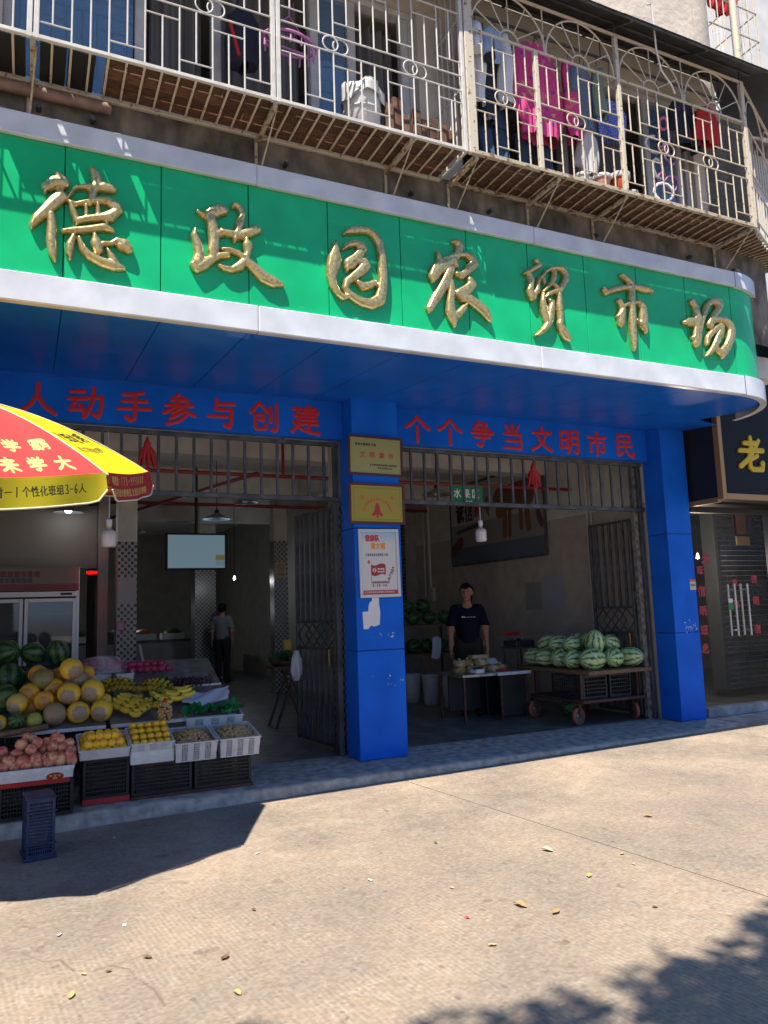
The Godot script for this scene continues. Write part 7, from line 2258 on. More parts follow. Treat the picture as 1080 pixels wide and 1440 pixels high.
	var hair_clip := func(p: Vector3) -> float:
		var l: Vector3 = hb.inverse() * (p - hc) / s
		# keep the face free below the hairline
		var edge := 0.165 - 0.5 * maxf(0.0, 0.055 - l.z) - 0.018 * cos(l.x * 40.0)
		return minf(l.z - 0.0, edge - l.y) * s
	sdf_mesh(hs, HR, 0.006, 0.02, func(_p: Vector3) -> Color: return hair_c, hair_clip)
	part(o, "hair", hs.commit(), M.skin)
	# T-shirt
	var ss := new_st()
	var S := [[V.call(0, 0.93, 0.0), V.call(0, 1.04, 0.0), 0.155 * s, 0.142 * s, 0.78], [V.call(0, 1.04, 0.0), V.call(0, 1.24, 0.0), 0.142 * s, 0.156 * s, 0.74], [V.call(-0.09, 1.305, -0.01), V.call(0.09, 1.305, -0.01), 0.105 * s, 0.105 * s, 0.82]]
	for q in [-1.0, 1.0]:
		S.append([V.call(q * 0.160, 1.345, -0.01), V.call(q * 0.225, 1.12, -0.015), 0.066 * s, 0.066 * s, 1.0])
	var sh_clip := func(p: Vector3) -> float:
		var l := p / s
		var c := 0.915 - l.y
		if absf(l.x) > 0.165: c = maxf(c, 1.135 - l.y)
		return maxf(c, 0.078 - Vector3(l.x, (l.y - 1.435) * 0.9, l.z - 0.03).length()) * s
	sdf_mesh(ss, S, 0.011, 0.035, func(p: Vector3) -> Color:
		return Color(shirt_c, 1.0) * (1.0 + 0.12 * nz.get_noise_3d(p.x * 9.0, p.y * 5.0, p.z * 9.0)), sh_clip)
	var shirt_o := part(o, "t_shirt", ss.commit(), M.skin)
	if logo:
		var li := new_st()
		for k in 9:
			add_box(li, V.call(-0.075 + k * 0.02, 1.245 + (0.004 if k < 2 else 0.0), 0.124), Vector3(0.012 if k > 1 else 0.018, 0.007 if k > 1 else 0.016, 0.002))
		part(shirt_o, "chest_print", li.commit(), M.paper_white)
	# trousers and shoes
	var ts := new_st()
	var Tn := [[V.call(0, 0.90, 0.0), V.call(0, 0.98, 0.0), 0.142 * s, 0.132 * s, 0.77]]
	for q in [-1.0, 1.0]:
		Tn.append([V.call(q * 0.085, 0.90, 0.0), V.call(q * 0.09, 0.48, 0.01), 0.106 * s, 0.074 * s, 1.0])
		Tn.append([V.call(q * 0.09, 0.48, 0.01), V.call(q * 0.095, 0.09, -0.01), 0.074 * s, 0.062 * s, 1.0])
	sdf_mesh(ts, Tn, 0.014, 0.03, func(_p: Vector3) -> Color: return legs_c)
	part(o, "trousers", ts.commit(), M.skin)
	for q in [-1.0, 1.0]:
		var fs := new_st()
		sdf_mesh(fs, [[V.call(q * 0.095, 0.052, -0.035), V.call(q * 0.105, 0.044, 0.135), 0.051 * s, 0.043 * s, 1.0]], 0.01, 0.01, func(_p: Vector3) -> Color: return Color(0.02, 0.02, 0.02))
		part(o, "shoe", fs.commit(), M.skin)

func make_people() -> void:
	make_person("woman in a navy T-shirt standing behind the low table", Vector3(5.36, 0.0, -2.05), -0.45, 1.73, -0.25, Color(0.008, 0.009, 0.022), Color(0.025, 0.024, 0.022), Color(0.012, 0.010, 0.010), true, true)
	make_person("person in a pale grey shirt walking deep inside the hall", Vector3(3.75, 0.0, -9.4), 2.6, 1.66, 0.0, Color(0.16, 0.17, 0.18), Color(0.03, 0.03, 0.035), Color(0.012, 0.010, 0.010), false, false)

# ---------------------------------------------------------------- inside the hall
func lamp_light(parent: Node, at: Vector3, e: float, col: Color, size: float) -> void:
	var l := OmniLight3D.new()
	l.name = "lamp_light"
	l.light_energy = e
	l.light_color = col
	l.light_size = size
	l.omni_range = 20.0
	l.omni_attenuation = 2.0
	l.shadow_enabled = true
	parent.add_child(l)
	l.position = at

func emit_mat(key: String, col: Color, e: float) -> StandardMaterial3D:
	var m := StandardMaterial3D.new()
	m.albedo_color = col
	m.emission_enabled = true
	m.emission = col
	m.emission_energy_multiplier = e
	M[key] = m
	return m

func make_interior() -> void:
	# television hung from the ceiling
	var tv := thing("television", "switched on television hung from the hall ceiling", "television", Vector3(2.34, 2.40, -5.0))
	var ti := Image.create(160, 96, false, Image.FORMAT_RGB8)
	ti.fill(lin(0.33, 0.52, 0.62))
	for k in 16: draw_seg(ti, Vector2(134, 58 + k), Vector2(158, 58 + k), 0.6, lin(0.34, 0.24, 0.08))
	for k in 5: draw_seg(ti, Vector2(136 + k * 5, 78), Vector2(136 + k * 5, 86), 1.0, lin(0.14, 0.26, 0.34))
	part(tv, "case", box(0.93, 0.57, 0.06, 0.01), M.black_matte, Vector3(0, 0, -0.032))
	var sm := StandardMaterial3D.new()
	sm.albedo_color = Color(0.02, 0.02, 0.02)
	sm.emission_enabled = true
	sm.emission_texture = ImageTexture.create_from_image(ti)
	sm.emission = Color(0, 0, 0)
	sm.emission_operator = BaseMaterial3D.EMISSION_OP_ADD
	sm.emission_energy_multiplier = 0.17
	sm.roughness = 0.3
	part(tv, "screen", sheet(0.87, 0.51), sm, Vector3(0, 0, 0.001))
	part(tv, "bracket", tube([Vector3(0, 0.28, -0.04), Vector3(0, 1.31, -0.04)], 0.025, 8), M.black_matte)
	var al := AreaLight3D.new()
	al.name = "screen_light"
	al.area_size = Vector2(0.87, 0.51)
	al.light_energy = 0.10
	al.light_color = Color(0.7, 0.88, 1.0)
	al.shadow_enabled = true
	tv.add_child(al)
	al.position = Vector3(0, 0, 0.02)
	al.rotation.y = PI
	# glass door fridge
	var f := thing("display_fridge", "two door glass fridge with a printed header", "fridge", Vector3(-0.05, 0, -4.0))
	var hd := Image.create(400, 90, false, Image.FORMAT_RGB8)
	hd.fill(lin(0.20, 0.16, 0.12))
	for k in 26: draw_seg(hd, Vector2(0, 64 + k), Vector2(400, 64 + k), 0.7, lin(0.20, 0.03, 0.03))
	squiggle(hd, 90, 14, 24, 22, 7, lin(0.14, 0.03, 0.03), 2.2)
	squiggle(hd, 110, 40, 20, 18, 6, lin(0.05, 0.05, 0.05), 1.8)
	part(f, "cabinet_back", box(1.30, 2.1, 0.04), M.inner_dark, Vector3(0, 1.05, -0.62))
	for x in [-0.64, 0.64]: part(f, "cabinet_side", box(0.04, 2.1, 0.6), M.frame_alu, Vector3(x, 1.05, -0.3))
	part(f, "cabinet_base", box(1.24, 0.25, 0.6), M.inner_dark, Vector3(0, 0.125, -0.3))
	part(f, "header", sheet(1.30, 0.30), print_mat("fridge_header", hd, 0.4), Vector3(0, 1.95, 0.012))
	part(f, "header_box", box(1.30, 0.30, 0.5, 0.004), M.frame_alu, Vector3(0, 1.95, -0.245))
	part(f, "control_strip", box(1.30, 0.07, 0.03, 0.004), M.frame_alu, Vector3(0, 1.755, -0.005))
	part(f, "control_display", box(0.14, 0.03, 0.004), M.black_matte, Vector3(0.5, 1.755, 0.0125))
	var dg := mat("fridge_glass", lin(0.10, 0.11, 0.11), 0.03)
	dg.transparency = BaseMaterial3D.TRANSPARENCY_ALPHA
	dg.albedo_color.a = 0.35
	dg.metallic_specular = 1.0
	for x in [-0.315, 0.315]:
		var d := Node3D.new()
		d.name = numbered(f, "door")
		f.add_child(d)
		d.position = Vector3(x, 0.98, 0)
		for sx in [-1.0, 1.0]: part(d, "frame", box(0.045, 1.44, 0.04, 0.004), M.frame_alu, Vector3(sx * 0.285, 0, 0))
		for sy in [-1.0, 1.0]: part(d, "frame", box(0.525, 0.05, 0.04, 0.004), M.frame_alu, Vector3(0, sy * 0.695, 0))
		part(d, "pane", box(0.525, 1.34, 0.008), dg, Vector3(0, 0, 0))
		part(d, "handle", box(0.02, 0.4, 0.03, 0.006), M.black_matte, Vector3(-signf(x) * 0.26, -0.05, 0.035))
	for y in [0.5, 0.85, 1.2, 1.5]:
		part(f, "shelf", box(1.2, 0.01, 0.5), M.metal_sheet, Vector3(0, y, -0.34))
	# lamps: one lit dish, dark dishes, two far points, bottle shaped bulbs
	var glow := emit_mat("lamp_glow", Color(0.92, 0.97, 1.0), 3.0)
	var dish := [Vector2(0.03, 0.09), Vector2(0.06, 0.07), Vector2(0.20, 0.0), Vector2(0.205, -0.006), Vector2(0.19, -0.004), Vector2(0.05, 0.055), Vector2(0.001, 0.06)]
	for q in [[0.46, 2.86, -4.2, true, "lit dish lamp over the fridge"], [2.45, 2.80, -4.1, false, "unlit metal dish lamp in front of the television"], [2.95, 3.1, -4.4, false, "unlit dish lamp near the folded gate"], [5.05, 2.96, -2.2, false, "unlit dish lamp beside the green sign"], [1.7, 2.95, -7.4, false, "unlit dish lamp hanging behind the television"], [3.1, 2.9, -8.6, false, "unlit dish lamp above the walking person"], [-0.6, 2.9, -7.8, false, "unlit dish lamp over the far counter"]]:
		var l := thing("dish_lamp", q[4], "lamp", Vector3(q[0], q[1], q[2]))
		part(l, "shade", lathe(dish, 24), M.metal_sheet)
		part(l, "cord", tube([Vector3(0, 0.09, 0), Vector3(0, 3.72 - q[1] - 0.005, 0)], 0.006, 6), M.black_matte)
		part(l, "socket", lathe([Vector2(0.001, 0.14), Vector2(0.03, 0.13), Vector2(0.035, 0.08)], 12), M.black_matte)
		part(l, "bulb", lathe([Vector2(0.001, -0.015), Vector2(0.035, -0.005), Vector2(0.05, 0.02), Vector2(0.03, 0.055)], 16), glow if q[3] else M.plastic_white)
		if q[3]: lamp_light(l, Vector3(0, -0.06, 0), 0.03, Color(0.92, 0.97, 1.0), 0.05)
	for q in [[3.72, 2.13, -8.2, "small lit bulb hanging deep in the hall"], [2.1, 1.62, -12.0, "tiny lit bulb beside the chequered column"]]:
		var l := thing("hanging_bulb", q[3], "lamp", Vector3(q[0], q[1], q[2]))
		part(l, "bulb", lathe([Vector2(0.001, -0.03), Vector2(0.022, -0.02), Vector2(0.028, 0.0), Vector2(0.014, 0.04), Vector2(0.001, 0.06)], 14), glow)
		part(l, "cord", tube([Vector3(0, 0.06, 0), Vector3(0, 3.715 - q[1], 0)], 0.006, 6), M.black_matte)
		lamp_light(l, Vector3(0, -0.07, 0), 0.12, Color(0.95, 0.98, 1.0), 0.04)
	for q in [[0.62, 2.03, -0.12, "unlit bottle shaped bulb under the parasol edge", 1.09], [4.60, 2.14, -0.42, "unlit bottle shaped bulb in the watermelon entrance", 0.36]]:
		var l := thing("bulb", q[3], "bulb", Vector3(q[0], q[1], q[2]))
		part(l, "diffuser", lathe([Vector2(0.001, 0.0), Vector2(0.05, 0.0), Vector2(0.061, 0.012), Vector2(0.061, 0.105)], 22), M.plastic_white)
		part(l, "driver_cap", lathe([Vector2(0.061, 0.105), Vector2(0.060, 0.13), Vector2(0.045, 0.145), Vector2(0.02, 0.155), Vector2(0.018, 0.18)], 22), M.cream_wall)
		part(l, "socket", lathe([Vector2(0.018, 0.18), Vector2(0.024, 0.182), Vector2(0.026, 0.235), Vector2(0.016, 0.245), Vector2(0.001, 0.247)], 16), M.plastic_white)
		part(l, "cord", tube([Vector3(0, 0.245, 0), Vector3(0.0, 0.4, 0.0), Vector3(0.0, q[4] + 0.02 if q[4] > 0.5 else 0.42, -0.24 if q[4] > 0.5 else 0.04)], 0.005, 6), M.frame_white)
	# weighing table with greens and a banana stem near the folded gate
	var t := thing("side_table", "small wooden stand with a tray of greens", "table", Vector3(3.02, 0, -2.6))
	part(t, "top", box(0.5, 0.03, 0.4, 0.004), M.plank, Vector3(0, 0.74, 0))
	for s in [-1.0, 1.0]:
		bar(t, "leg", M.plank_b, Vector3(s * 0.22, 0, 0.16), Vector3(-s * 0.05, 0.73, 0.16), 0.03)
		bar(t, "leg", M.plank_b, Vector3(s * 0.22, 0, -0.16), Vector3(-s * 0.05, 0.73, -0.16), 0.03)
	var bk := thing("wicker_bowl", "shallow brown bowl of leafy greens", "bowl", Vector3(2.98, 0.757, -2.6))
	part(bk, "bowl", lathe([Vector2(0.001, 0.0), Vector2(0.16, 0.0), Vector2(0.22, 0.06), Vector2(0.21, 0.065), Vector2(0.15, 0.012), Vector2(0.001, 0.01)], 22), M.brown_box)
	rnd.seed = 4
	for i in 26:
		var g := []
		for j in 5:
			var row := []
			for k in 4: row.append(Vector3((k - 1.5) * 0.026 * sin(PI * (j + 0.6) / 5.2), j * 0.042, 0.012 * sin(j + k * 1.7)))
			g.append(row)
		part(bk, "leaf", grid_mesh(g), M.leaf_green, Vector3(rnd.randf_range(-0.13, 0.13), 0.03, rnd.randf_range(-0.1, 0.1)), Vector3(rnd.randf_range(-0.8, 0.8), rnd.randf() * TAU, rnd.randf_range(-0.8, 0.8)))
	var yb := thing("yellow_packet", "upright yellow packet behind the greens", "packet", Vector3(3.05, 0.757, -2.75))
	part(yb, "pack", box(0.10, 0.30, 0.06, 0.008), mat("packet_yellow", lin(0.46, 0.27, 0.02), 0.5), Vector3(0, 0.15, 0))
	part(yb, "seal", box(0.10, 0.015, 0.02, 0.002), M.packet_yellow, Vector3(0, 0.3075, 0))
	var wb := thing("plastic_bag", "crumpled white bag hung on the folded gate", "bag", Vector3(2.70, 0.86, -1.32))
	garment(wb, "film", M.bag_film, [[0.14, 0.02], [0.05, 0.06], [-0.10, 0.075], [-0.18, 0.03]], 0.09, 8.0)
	single("leaning_stick", tube([Vector3(1.5, 0.0, -3.2), Vector3(1.36, 1.05, -3.85)], 0.02, 8), M.white_pipe, "pale stick leaning by the chequered column", "stick")
	var db := thing("market_counter", "long dark counter deep inside the hall", "counter", Vector3(1.2, 0, -11.6))
	part(db, "body", box(5.0, 0.85, 0.8, 0.01), M.inner_dark, Vector3(0, 0.425, 0))
	part(db, "worktop", box(5.1, 0.04, 0.9, 0.006), M.steel, Vector3(0, 0.872, 0))
	for i in 7:
		var bx := thing("produce_box", "produce box set out along the far counter", "box", Vector3(-0.9 + i * 0.66, 0.892, -11.5), 0.1 * (i % 3), "boxes on the far counter")
		part(bx, "tray", box(0.5, 0.14, 0.4, 0.006), [M.plastic_white, M.brown_box, M.plastic_pale_blue][i % 3], Vector3(0, 0.07, 0))
		part(bx, "greens", lathe([Vector2(0.001, 0.26), Vector2(0.10, 0.24), Vector2(0.19, 0.19), Vector2(0.2, 0.14)], 9), [M.leaf_green, M.leaf_bright, M.pot_red][i % 3])
	var rs := emit_mat("red_led", Color(1.0, 0.05, 0.04), 0.7)
	var rl := thing("red_sign_light", "small lit red strip beside the fridge header", "sign light", Vector3(0.76, 2.03, -4.0))
	part(rl, "housing", box(0.15, 0.06, 0.05, 0.004), M.black_matte, Vector3(0, 0, -0.03))
	part(rl, "lit_strip", box(0.13, 0.03, 0.004), rs, Vector3(0, 0, 0.001))
	lamp_light(rl, Vector3(0, 0, 0.06), 0.02, Color(1.0, 0.1, 0.08), 0.03)

# ---------------------------------------------------------------- the shop next door
func make_shop() -> void:
	var s := thing("glazed_shop", "glazed shop front with dark brick wall behind the glass", "shop front")
	# sign box
	var b := thing("shop_sign", "black box sign with brass edges and gold character", "sign")
	slab(b, "box_body", M.black_matte, Vector3(7.43, 2.62, -0.33), Vector3(13.0, 4.85, 0.45))
	slab(b, "face_panel", M.black_gloss, Vector3(7.47, 2.66, 0.451), Vector3(13.0, 4.85, 0.463))
	slab(b, "edge_trim", M.brass_trim, Vector3(7.405, 2.59, 0.42), Vector3(7.468, 4.85, 0.50), 0.003)
	slab(b, "edge_trim", M.brass_trim, Vector3(7.47, 2.59, 0.44), Vector3(13.0, 2.658, 0.50), 0.003)
	slab(b, "edge_trim", M.brass_trim, Vector3(7.405, 2.56, -0.33), Vector3(7.46, 2.62, 0.415), 0.003)
	var gold := mat("sign_gold", lin(0.62, 0.42, 0.015), 0.4, 0.2)
	part(b, "letter", stroke_mesh(glyph_strokes("老", 0.44, 0.033), 0.008, 0.024, 0.006), gold, Vector3(7.97, 3.16, 0.464))
	part(b, "letter", stroke_mesh(glyph_strokes("文", 0.44, 0.033), 0.008, 0.024, 0.006), gold, Vector3(8.60, 3.16, 0.464))
	# room
	mat("shop_dark", lin(0.30, 0.29, 0.27), 0.8)
	slab(s, "plinth", M.apron, Vector3(7.45, 0.002, -0.17), Vector3(13.0, 0.11, -0.02), 0.006)
	slab(s, "head_rail", M.black_matte, Vector3(7.45, 2.50, -0.14), Vector3(13.0, 2.57, -0.04), 0.004)
	slab(s, "shop_floor", M.floor, Vector3(7.26, -0.1, -5.0), Vector3(13.0, 0.0015, -0.18))
	slab(s, "shop_ceiling", M.shop_dark, Vector3(7.26, 3.0, -5.0), Vector3(13.0, 3.1, -0.34))
	slab(s, "shop_wall", M.shop_dark, Vector3(7.26, 0.002, -5.2), Vector3(13.0, 3.0, -5.0))
	slab(s, "shop_wall", M.shop_dark, Vector3(7.251, 0.002, -5.0), Vector3(7.30, 3.0, -0.34))
	slab(s, "shop_wall", M.shop_dark, Vector3(13.0, 0.002, -5.0), Vector3(13.1, 3.0, -0.02))
	slab(s, "corner_post", mat("navy_post", lin(0.02, 0.03, 0.06), 0.4), Vector3(8.84, 0.112, -0.14), Vector3(8.96, 2.498, -0.03), 0.004)
	slab(s, "side_frame", M.black_matte, Vector3(8.961, 0.112, -0.14), Vector3(13.0, 2.498, -0.05))
	part(s, "pane", sheet(0.34, 2.386), M.shop_glass, Vector3(7.63, 1.305, -0.10))
	for dq in [[7.81, 8.26], [8.27, 8.83]]:
		var d := Node3D.new()
		d.name = numbered(s, "door")
		s.add_child(d)
		part(d, "pane", sheet(dq[1] - dq[0], 2.36), M.shop_glass, Vector3((dq[0] + dq[1]) * 0.5, 1.31, -0.10))
		for zz in [-0.05, -0.15]:
			var hx: float = dq[1] - 0.16 if dq[0] < 8.0 else dq[0] + 0.06
			part(d, "handle", tube([Vector3(hx, 0.95, zz), Vector3(hx, 1.60, zz)], 0.013, 8), M.frame_alu)
			for yy in [1.02, 1.53]: part(d, "handle_stud", tube([Vector3(hx, yy, zz), Vector3(hx, yy, -0.10 + signf(zz + 0.1) * 0.004)], 0.008, 6), M.frame_alu)
	# brick pier inside
	var w := slab(s, "brick_wall", M.mortar, Vector3(9.2, 0.12, -1.42), Vector3(10.7, 2.98, -1.22))
	slab(s, "added_pier_cover", M.brick_dark, Vector3(9.12, 0.12, -1.43), Vector3(9.199, 2.98, -1.19), 0.003)  # dark slab added to hide the lamplit end face of the wall
	rnd.seed = 19
	var bm := [box(0.228, 0.062, 0.02, 0.003), box(0.108, 0.062, 0.02, 0.003)]
	for j in 38:
		var y := 0.16 + j * 0.074
		var x := 9.2
		var half := j % 2 == 1
		while x < 10.6:
			var L := 0.24
			var k := 0
			if half and x == 9.2:
				L = 0.12
				k = 1
			part(w, "brick", bm[k], [M.brick_dark, M.brick_darker][rnd.randi() % 2], Vector3(x + L * 0.5, y, -1.214 + rnd.randf_range(0, 0.003)) - w.position)
			x += L
	# red cut vinyl characters on the glass
	for q in [[7.68, 1.92, 0.16], [7.57, 1.78, 0.13], [7.57, 1.52, 0.16], [7.57, 1.28, 0.15], [7.56, 1.04, 0.15], [7.55, 0.82, 0.15], [8.16, 1.62, 0.11], [8.52, 1.66, 0.13], [8.16, 1.34, 0.12], [8.52, 1.38, 0.14], [8.50, 1.02, 0.14]]:
		var ch: String = ["建", "明", "果", "老", "信", "集", "班", "组"][int(q[0] * 100 + q[1] * 10) % 8]
		single("window_lettering", stroke_mesh(glyph_strokes(ch, q[2] * 0.8, q[2] * 0.07), 0.006, 0.001, 0.0005), mat("vinyl_red", lin(0.34, 0.02, 0.03), 0.5), "red vinyl character stuck on the shop glass", "lettering", Vector3(q[0], q[1], -0.094), Vector3.ZERO, "red characters on the shop glass")
	var gt := thing("push_sign", "green and white push label between the door handles", "sign", Vector3(8.06, 1.33, -0.092))
	part(gt, "upper_half", box(0.075, 0.05, 0.003), M.paper_white, Vector3(0, 0.06, 0))
	part(gt, "lower_half", box(0.075, 0.09, 0.003), mat("label_green", lin(0.01, 0.28, 0.07), 0.5), Vector3(0, -0.012, 0))
	var hg := thing("wall_hanging", "maroon and gold embroidered hanging on the brick wall", "wall hanging", Vector3(9.75, 2.58, -1.19))
	part(hg, "cloth", box(0.42, 0.46, 0.015, 0.003), M.frame_maroon)
	part(hg, "embroidery", box(0.20, 0.42, 0.004), mat("brocade", Color.WHITE, 0.6, 0.0, two_tone(noise_img(0.08, 2, 71), lin(0.16, 0.02, 0.03), lin(0.42, 0.28, 0.12), 0.55, 0.05), 3.0), Vector3(-0.05, 0, 0.011))
	part(hg, "side_band", box(0.10, 0.42, 0.004), mat("violet", lin(0.10, 0.05, 0.16), 0.7), Vector3(0.14, 0, 0.011))
	single("wooden_plaque", box(0.28, 0.13, 0.025, 0.004), mat("pale_wood", lin(0.50, 0.36, 0.19), 0.6), "plain pale wooden plaque under the wall hanging", "plaque", Vector3(9.70, 2.27, -1.18))
	var l := thing("warm_lamp", "small warm bulb glowing inside the shop", "lamp", Vector3(8.35, 2.0, -0.82))
	part(l, "bulb", lathe([Vector2(0.001, -0.025), Vector2(0.018, -0.018), Vector2(0.022, 0.0), Vector2(0.012, 0.04), Vector2(0.001, 0.06)], 14), emit_mat("warm_glow", Color(1.0, 0.88, 0.66), 2.5))
	part(l, "cord", tube([Vector3(0, 0.06, 0), Vector3(0, 1.01, 0)], 0.006, 6), M.black_matte)
	lamp_light(l, Vector3(0, -0.07, 0), 0.40, Color(1.0, 0.93, 0.82), 0.03)
	var tb := thing("shop_table", "dark wooden table inside the glazed shop", "table", Vector3(8.6, 0, -2.6))
	part(tb, "top", box(0.9, 0.04, 0.6, 0.005), M.plank_b, Vector3(0, 0.72, 0))
	for q in [[-0.4, -0.25], [0.4, -0.25], [-0.4, 0.25], [0.4, 0.25]]: bar(tb, "leg", M.plank_b, Vector3(q[0], 0, q[1]), Vector3(q[0], 0.7, q[1]), 0.05)
	# the blue street canopy that the glass mirrors
	var c := thing("street_canopy", "blue canvas street canopy on four poles, mirrored in the shop glass", "canopy", Vector3(16.2, gy(16.0), 6.6))
	mat("canvas_blue", lin(0.03, 0.10, 0.42), 0.7)
	for q in [[-1.4, -1.2], [1.4, -1.2], [-1.4, 1.2], [1.4, 1.2]]: bar(c, "pole", M.frame_white, Vector3(q[0], 0, q[1]), Vector3(q[0], 2.2, q[1]), 0.04)
	var cs := new_st()
	var cn := [Vector3(-1.6, 2.2, -1.4), Vector3(1.6, 2.2, -1.4), Vector3(1.6, 2.2, 1.4), Vector3(-1.6, 2.2, 1.4)]
	for k in 4:
		face(cs, [cn[k], cn[(k + 1) % 4], Vector3(0, 3.0, 0)], Vector3.UP + cn[k] * 0.1)
		face(cs, [cn[k], cn[(k + 1) % 4], cn[(k + 1) % 4] - Vector3.UP * 0.3, cn[k] - Vector3.UP * 0.3], cn[k] + cn[(k + 1) % 4])
	part(c, "canvas", cs.commit(), M.canvas_blue)

# ---------------------------------------------------------------- street tree (its shadow falls on the pavement) and litter
func make_tree() -> void:
	rnd.seed = 88
	var t := thing("street_tree", "leafy street tree behind the viewer shading the pavement", "tree", Vector3(-0.6, gy(0.0), 9.4))
	var st := new_st()
	add_tube(st, [Vector3(0, 0, 0), Vector3(0.05, 1.2, 0), Vector3(0.0, 3.6, -0.1), Vector3(-0.1, 6.6, -0.5)], [0.24, 0.20, 0.17, 0.10], 12)
	var tips := []
	for i in 11:
		var a := TAU * i / 11.0 + 0.3
		var out := Vector3(cos(a), 0, sin(a)) * rnd.randf_range(0.9, 2.2)
		var b0 := Vector3(-0.05, rnd.randf_range(4.4, 6.5), -0.3)
		var b1 := b0 + out * 0.5 + Vector3.UP * 0.8
		var b2 := b0 + out + Vector3.UP * rnd.randf_range(1.0, 2.0)
		add_tube(st, [b0, b1, b2], [0.07, 0.045, 0.015], 7)
		tips.append(b1)
		tips.append(b2)
	part(t, "trunk", st.commit(), M.bark)
	# crown: clumps of leaves at these centres, in world ground-shadow terms set a little up-sun of the shade
	var clumps := []
	for q in [[0.55, 4.25, 0.38], [1.35, 4.40, 0.26], [1.75, 4.44, 0.24], [2.40, 4.42, 0.26], [2.55, 4.8, 0.5], [3.15, 4.45, 0.36], [3.85, 4.15, 0.36], [4.15, 3.72, 0.16], [3.5, 4.9, 0.8], [1.2, 5.2, 0.8], [2.3, 5.6, 0.9], [0.0, 3.95, 0.22], [-0.1, 4.6, 0.6], [4.6, 4.4, 0.6], [0.3, 5.6, 0.8], [3.6, 6.0, 0.9], [1.5, 6.4, 0.9]]:
		var h := rnd.randf_range(7.5, 9.0)
		var p := Vector3(q[0], -0.08, q[1]) - SUN_DIR * h
		clumps.append([p - t.position, q[2]])
		# a twig that carries the clump
	var mm := MultiMesh.new()
	mm.transform_format = MultiMesh.TRANSFORM_3D
	var lg := [[Vector3(-0.02, 0, 0), Vector3(0, 0.006, 0), Vector3(0.02, 0, 0)], [Vector3(-0.034, 0.045, 0.004), Vector3(0, 0.05, 0.012), Vector3(0.034, 0.045, 0.004)], [Vector3(-0.004, 0.11, 0.0), Vector3(0, 0.112, 0.004), Vector3(0.004, 0.11, 0.0)]]
	mm.mesh = grid_mesh(lg)
	var xf := []
	for c in clumps:
		var n := int(520 * c[1] * c[1] / 0.25)
		for i in n:
			var d := Vector3(rnd.randfn(), rnd.randfn() * 0.7, rnd.randfn())
			d = d.limit_length(1.9) * 0.55
			var s := rnd.randf_range(0.8, 1.35)
			xf.append(Transform3D(Basis.from_euler(Vector3(rnd.randf() * TAU, rnd.randf() * TAU, rnd.randf() * TAU)).scaled(Vector3.ONE * s), c[0] + d * c[1]))
	mm.instance_count = xf.size()
	for i in xf.size(): mm.set_instance_transform(i, xf[i])
	var o := MultiMeshInstance3D.new()
	o.name = "crown"
	o.multimesh = mm
	o.material_override = M.leaf
	o.set_meta("kind", "stuff")
	t.add_child(o)
	var tw := new_st()
	for c in clumps:
		var best := Vector3.ZERO
		var bd := 1e9
		for q in tips:
			if q.distance_to(c[0]) < bd:
				bd = q.distance_to(c[0])
				best = q
		add_tube(tw, [best, best.lerp(c[0], 0.55) + Vector3.UP * 0.12, c[0]], [0.02, 0.014, 0.006], 5)
	part(t, "twigs", tw.commit(), M.bark)

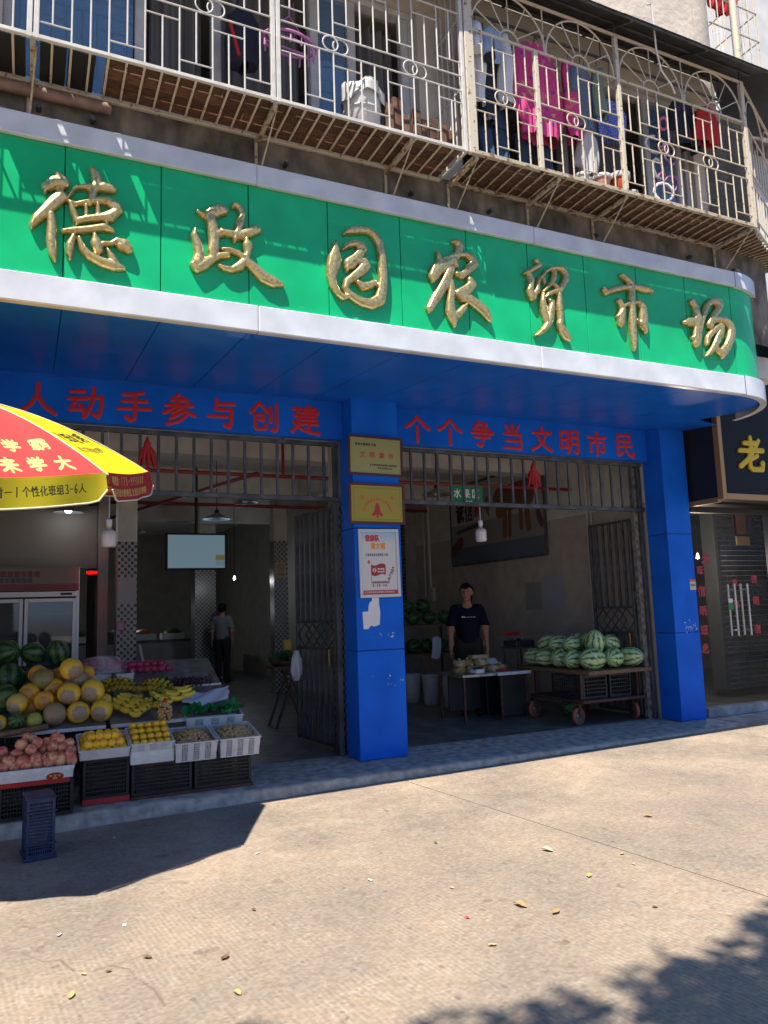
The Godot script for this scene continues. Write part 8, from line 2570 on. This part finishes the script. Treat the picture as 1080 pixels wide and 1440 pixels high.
func make_litter() -> void:
	rnd.seed = 33
	mat("leaf_dry", lin(0.44, 0.23, 0.09), 0.8)
	mat("leaf_yellow", lin(0.46, 0.33, 0.13), 0.8)
	mat("leaf_brown", lin(0.16, 0.085, 0.04), 0.85)
	mat("scrap_red", lin(0.6, 0.09, 0.12), 0.7)
	var items := [[2.92, 2.79, 1.5, "leaf_pale", 0.5], [2.29, 3.40, 1.5, "leaf_dry", 0.4], [2.39, 3.56, 1.2, "leaf_dry", 2.0], [3.93, 2.59, 1.3, "leaf_dry", 1.0], [2.85, 3.26, 1.0, "leaf_yellow", 2.4], [3.25, 3.08, 0.7, "leaf_yellow", 1.9], [3.18, 3.25, 0.5, "leaf_yellow", 0.3], [1.93, 3.70, 0.8, "leaf_yellow", 1.4], [2.42, 2.28, 0.7, "leaf_brown", 0.2], [0.53, 3.0, 0.9, "leaf_brown", 1.0], [0.84, 3.19, 1.0, "leaf_brown", 2.2], [0.81, 3.53, 0.9, "leaf_yellow", 0.4], [0.20, 3.20, 1.0, "leaf_yellow", 2.8], [2.12, 3.01, 0.6, "leaf_yellow", 0.5], [0.26, 3.02, 0.6, "leaf_yellow", 0.9], [2.84, 3.76, 0.6, "leaf_brown", 0.9], [0.36, 3.05, 0.6, "leaf_brown", 1.7], [1.10, 2.72, 0.7, "leaf_brown", 0.3]]
	mat("leaf_pale", lin(0.5, 0.42, 0.30), 0.8)
	var words := {"leaf_pale": "curled pale dry leaf lying on the sunlit concrete", "leaf_dry": "orange dry leaf lying on the sunlit concrete", "leaf_yellow": "small yellow leaf fallen on the concrete", "leaf_brown": "shrivelled brown leaf on the concrete"}
	for q in items:
		var g := []
		for j in 6:
			var row := []
			var w := 0.013 * sin(PI * (j + 0.35) / 5.8)
			for k in 5:
				var u := (k - 2) / 2.0
				row.append(Vector3(u * w, 0.003 + absf(u) * w * 0.55 + 0.004 * sin(j * 0.9 + q[4]) + 0.004 * (j / 5.0) * (j / 5.0), (j - 2.5) * 0.0095))
			g.append(row)
		var o := single("fallen_leaf", grid_mesh(g), M[q[3]], words[q[3]], "leaf", Vector3(q[0], gy(q[0]) + 0.0025, q[1]), Vector3(0, q[4], 0), "fallen leaves of the same tone")
		o.scale = Vector3.ONE * q[2] * 1.05
	var sc := [[1.99, 3.38, "scrap_red", "crumpled pink and red scrap of paper"], [0.48, 2.56, "paper_white", "white scrap of paper near the crack"], [0.18, 2.51, "paper_white", "thin white paper strip by the crack"], [1.79, 2.66, "paper_white", "white paper sliver on open concrete"], [1.37, 1.83, "paper_white", "white scrap just outside the stall's shade"], [0.59, 0.93, "paper_white", "white scrap lying in the stall's shade"]]
	for q in sc:
		var g := []
		for j in 4:
			var row := []
			for k in 5: row.append(Vector3((k - 2) * 0.008 + rnd.randf_range(-0.002, 0.002), 0.002 + rnd.randf() * 0.006, (j - 1.5) * 0.006))
			g.append(row)
		single("paper_scrap", grid_mesh(g), M[q[2]], q[3], "paper scrap", Vector3(q[0], gy(q[0]) + 0.001, q[1]), Vector3(0, rnd.randf() * 3.0, 0))
	# grit and crumbs too many to count
	var mm := MultiMesh.new()
	mm.transform_format = MultiMesh.TRANSFORM_3D
	mm.use_colors = true
	var bm := new_st()
	add_box(bm, Vector3.ZERO, Vector3(1, 0.6, 0.8), 0.2)
	mm.mesh = bm.commit()
	var n := 900
	mm.instance_count = n
	for i in n:
		var x := rnd.randf_range(-0.6, 6.5)
		var z := rnd.randf_range(0.7, 4.9)
		var s := 0.0018 + 0.005 * pow(rnd.randf(), 3.0)
		mm.set_instance_transform(i, Transform3D(Basis.from_euler(Vector3(0, rnd.randf() * 6.0, 0)).scaled(Vector3.ONE * s), Vector3(x, gy(x) + s * 0.25, z)))
		var v := rnd.randf()
		mm.set_instance_color(i, Color(0.10, 0.08, 0.06).lerp(Color(0.50, 0.44, 0.36), v))
	var o := MultiMeshInstance3D.new()
	o.name = "grit"
	o.multimesh = mm
	o.material_override = M.tile
	add_child(o)
	tag(o, "loose grit and crumbs strewn over the pavement", "grit", "", "stuff")

func _ready() -> void:
	set_camera()
	set_light()
	make_materials()
	make_ground()
	make_building()
	make_sign()
	make_cages()
	make_washing()
	make_grilles()
	make_notices()
	make_fruit_meshes()
	make_stall()
	make_parasol()
	make_cart()
	make_interior()
	make_shop()
	make_people()
	make_tree()
	make_litter()
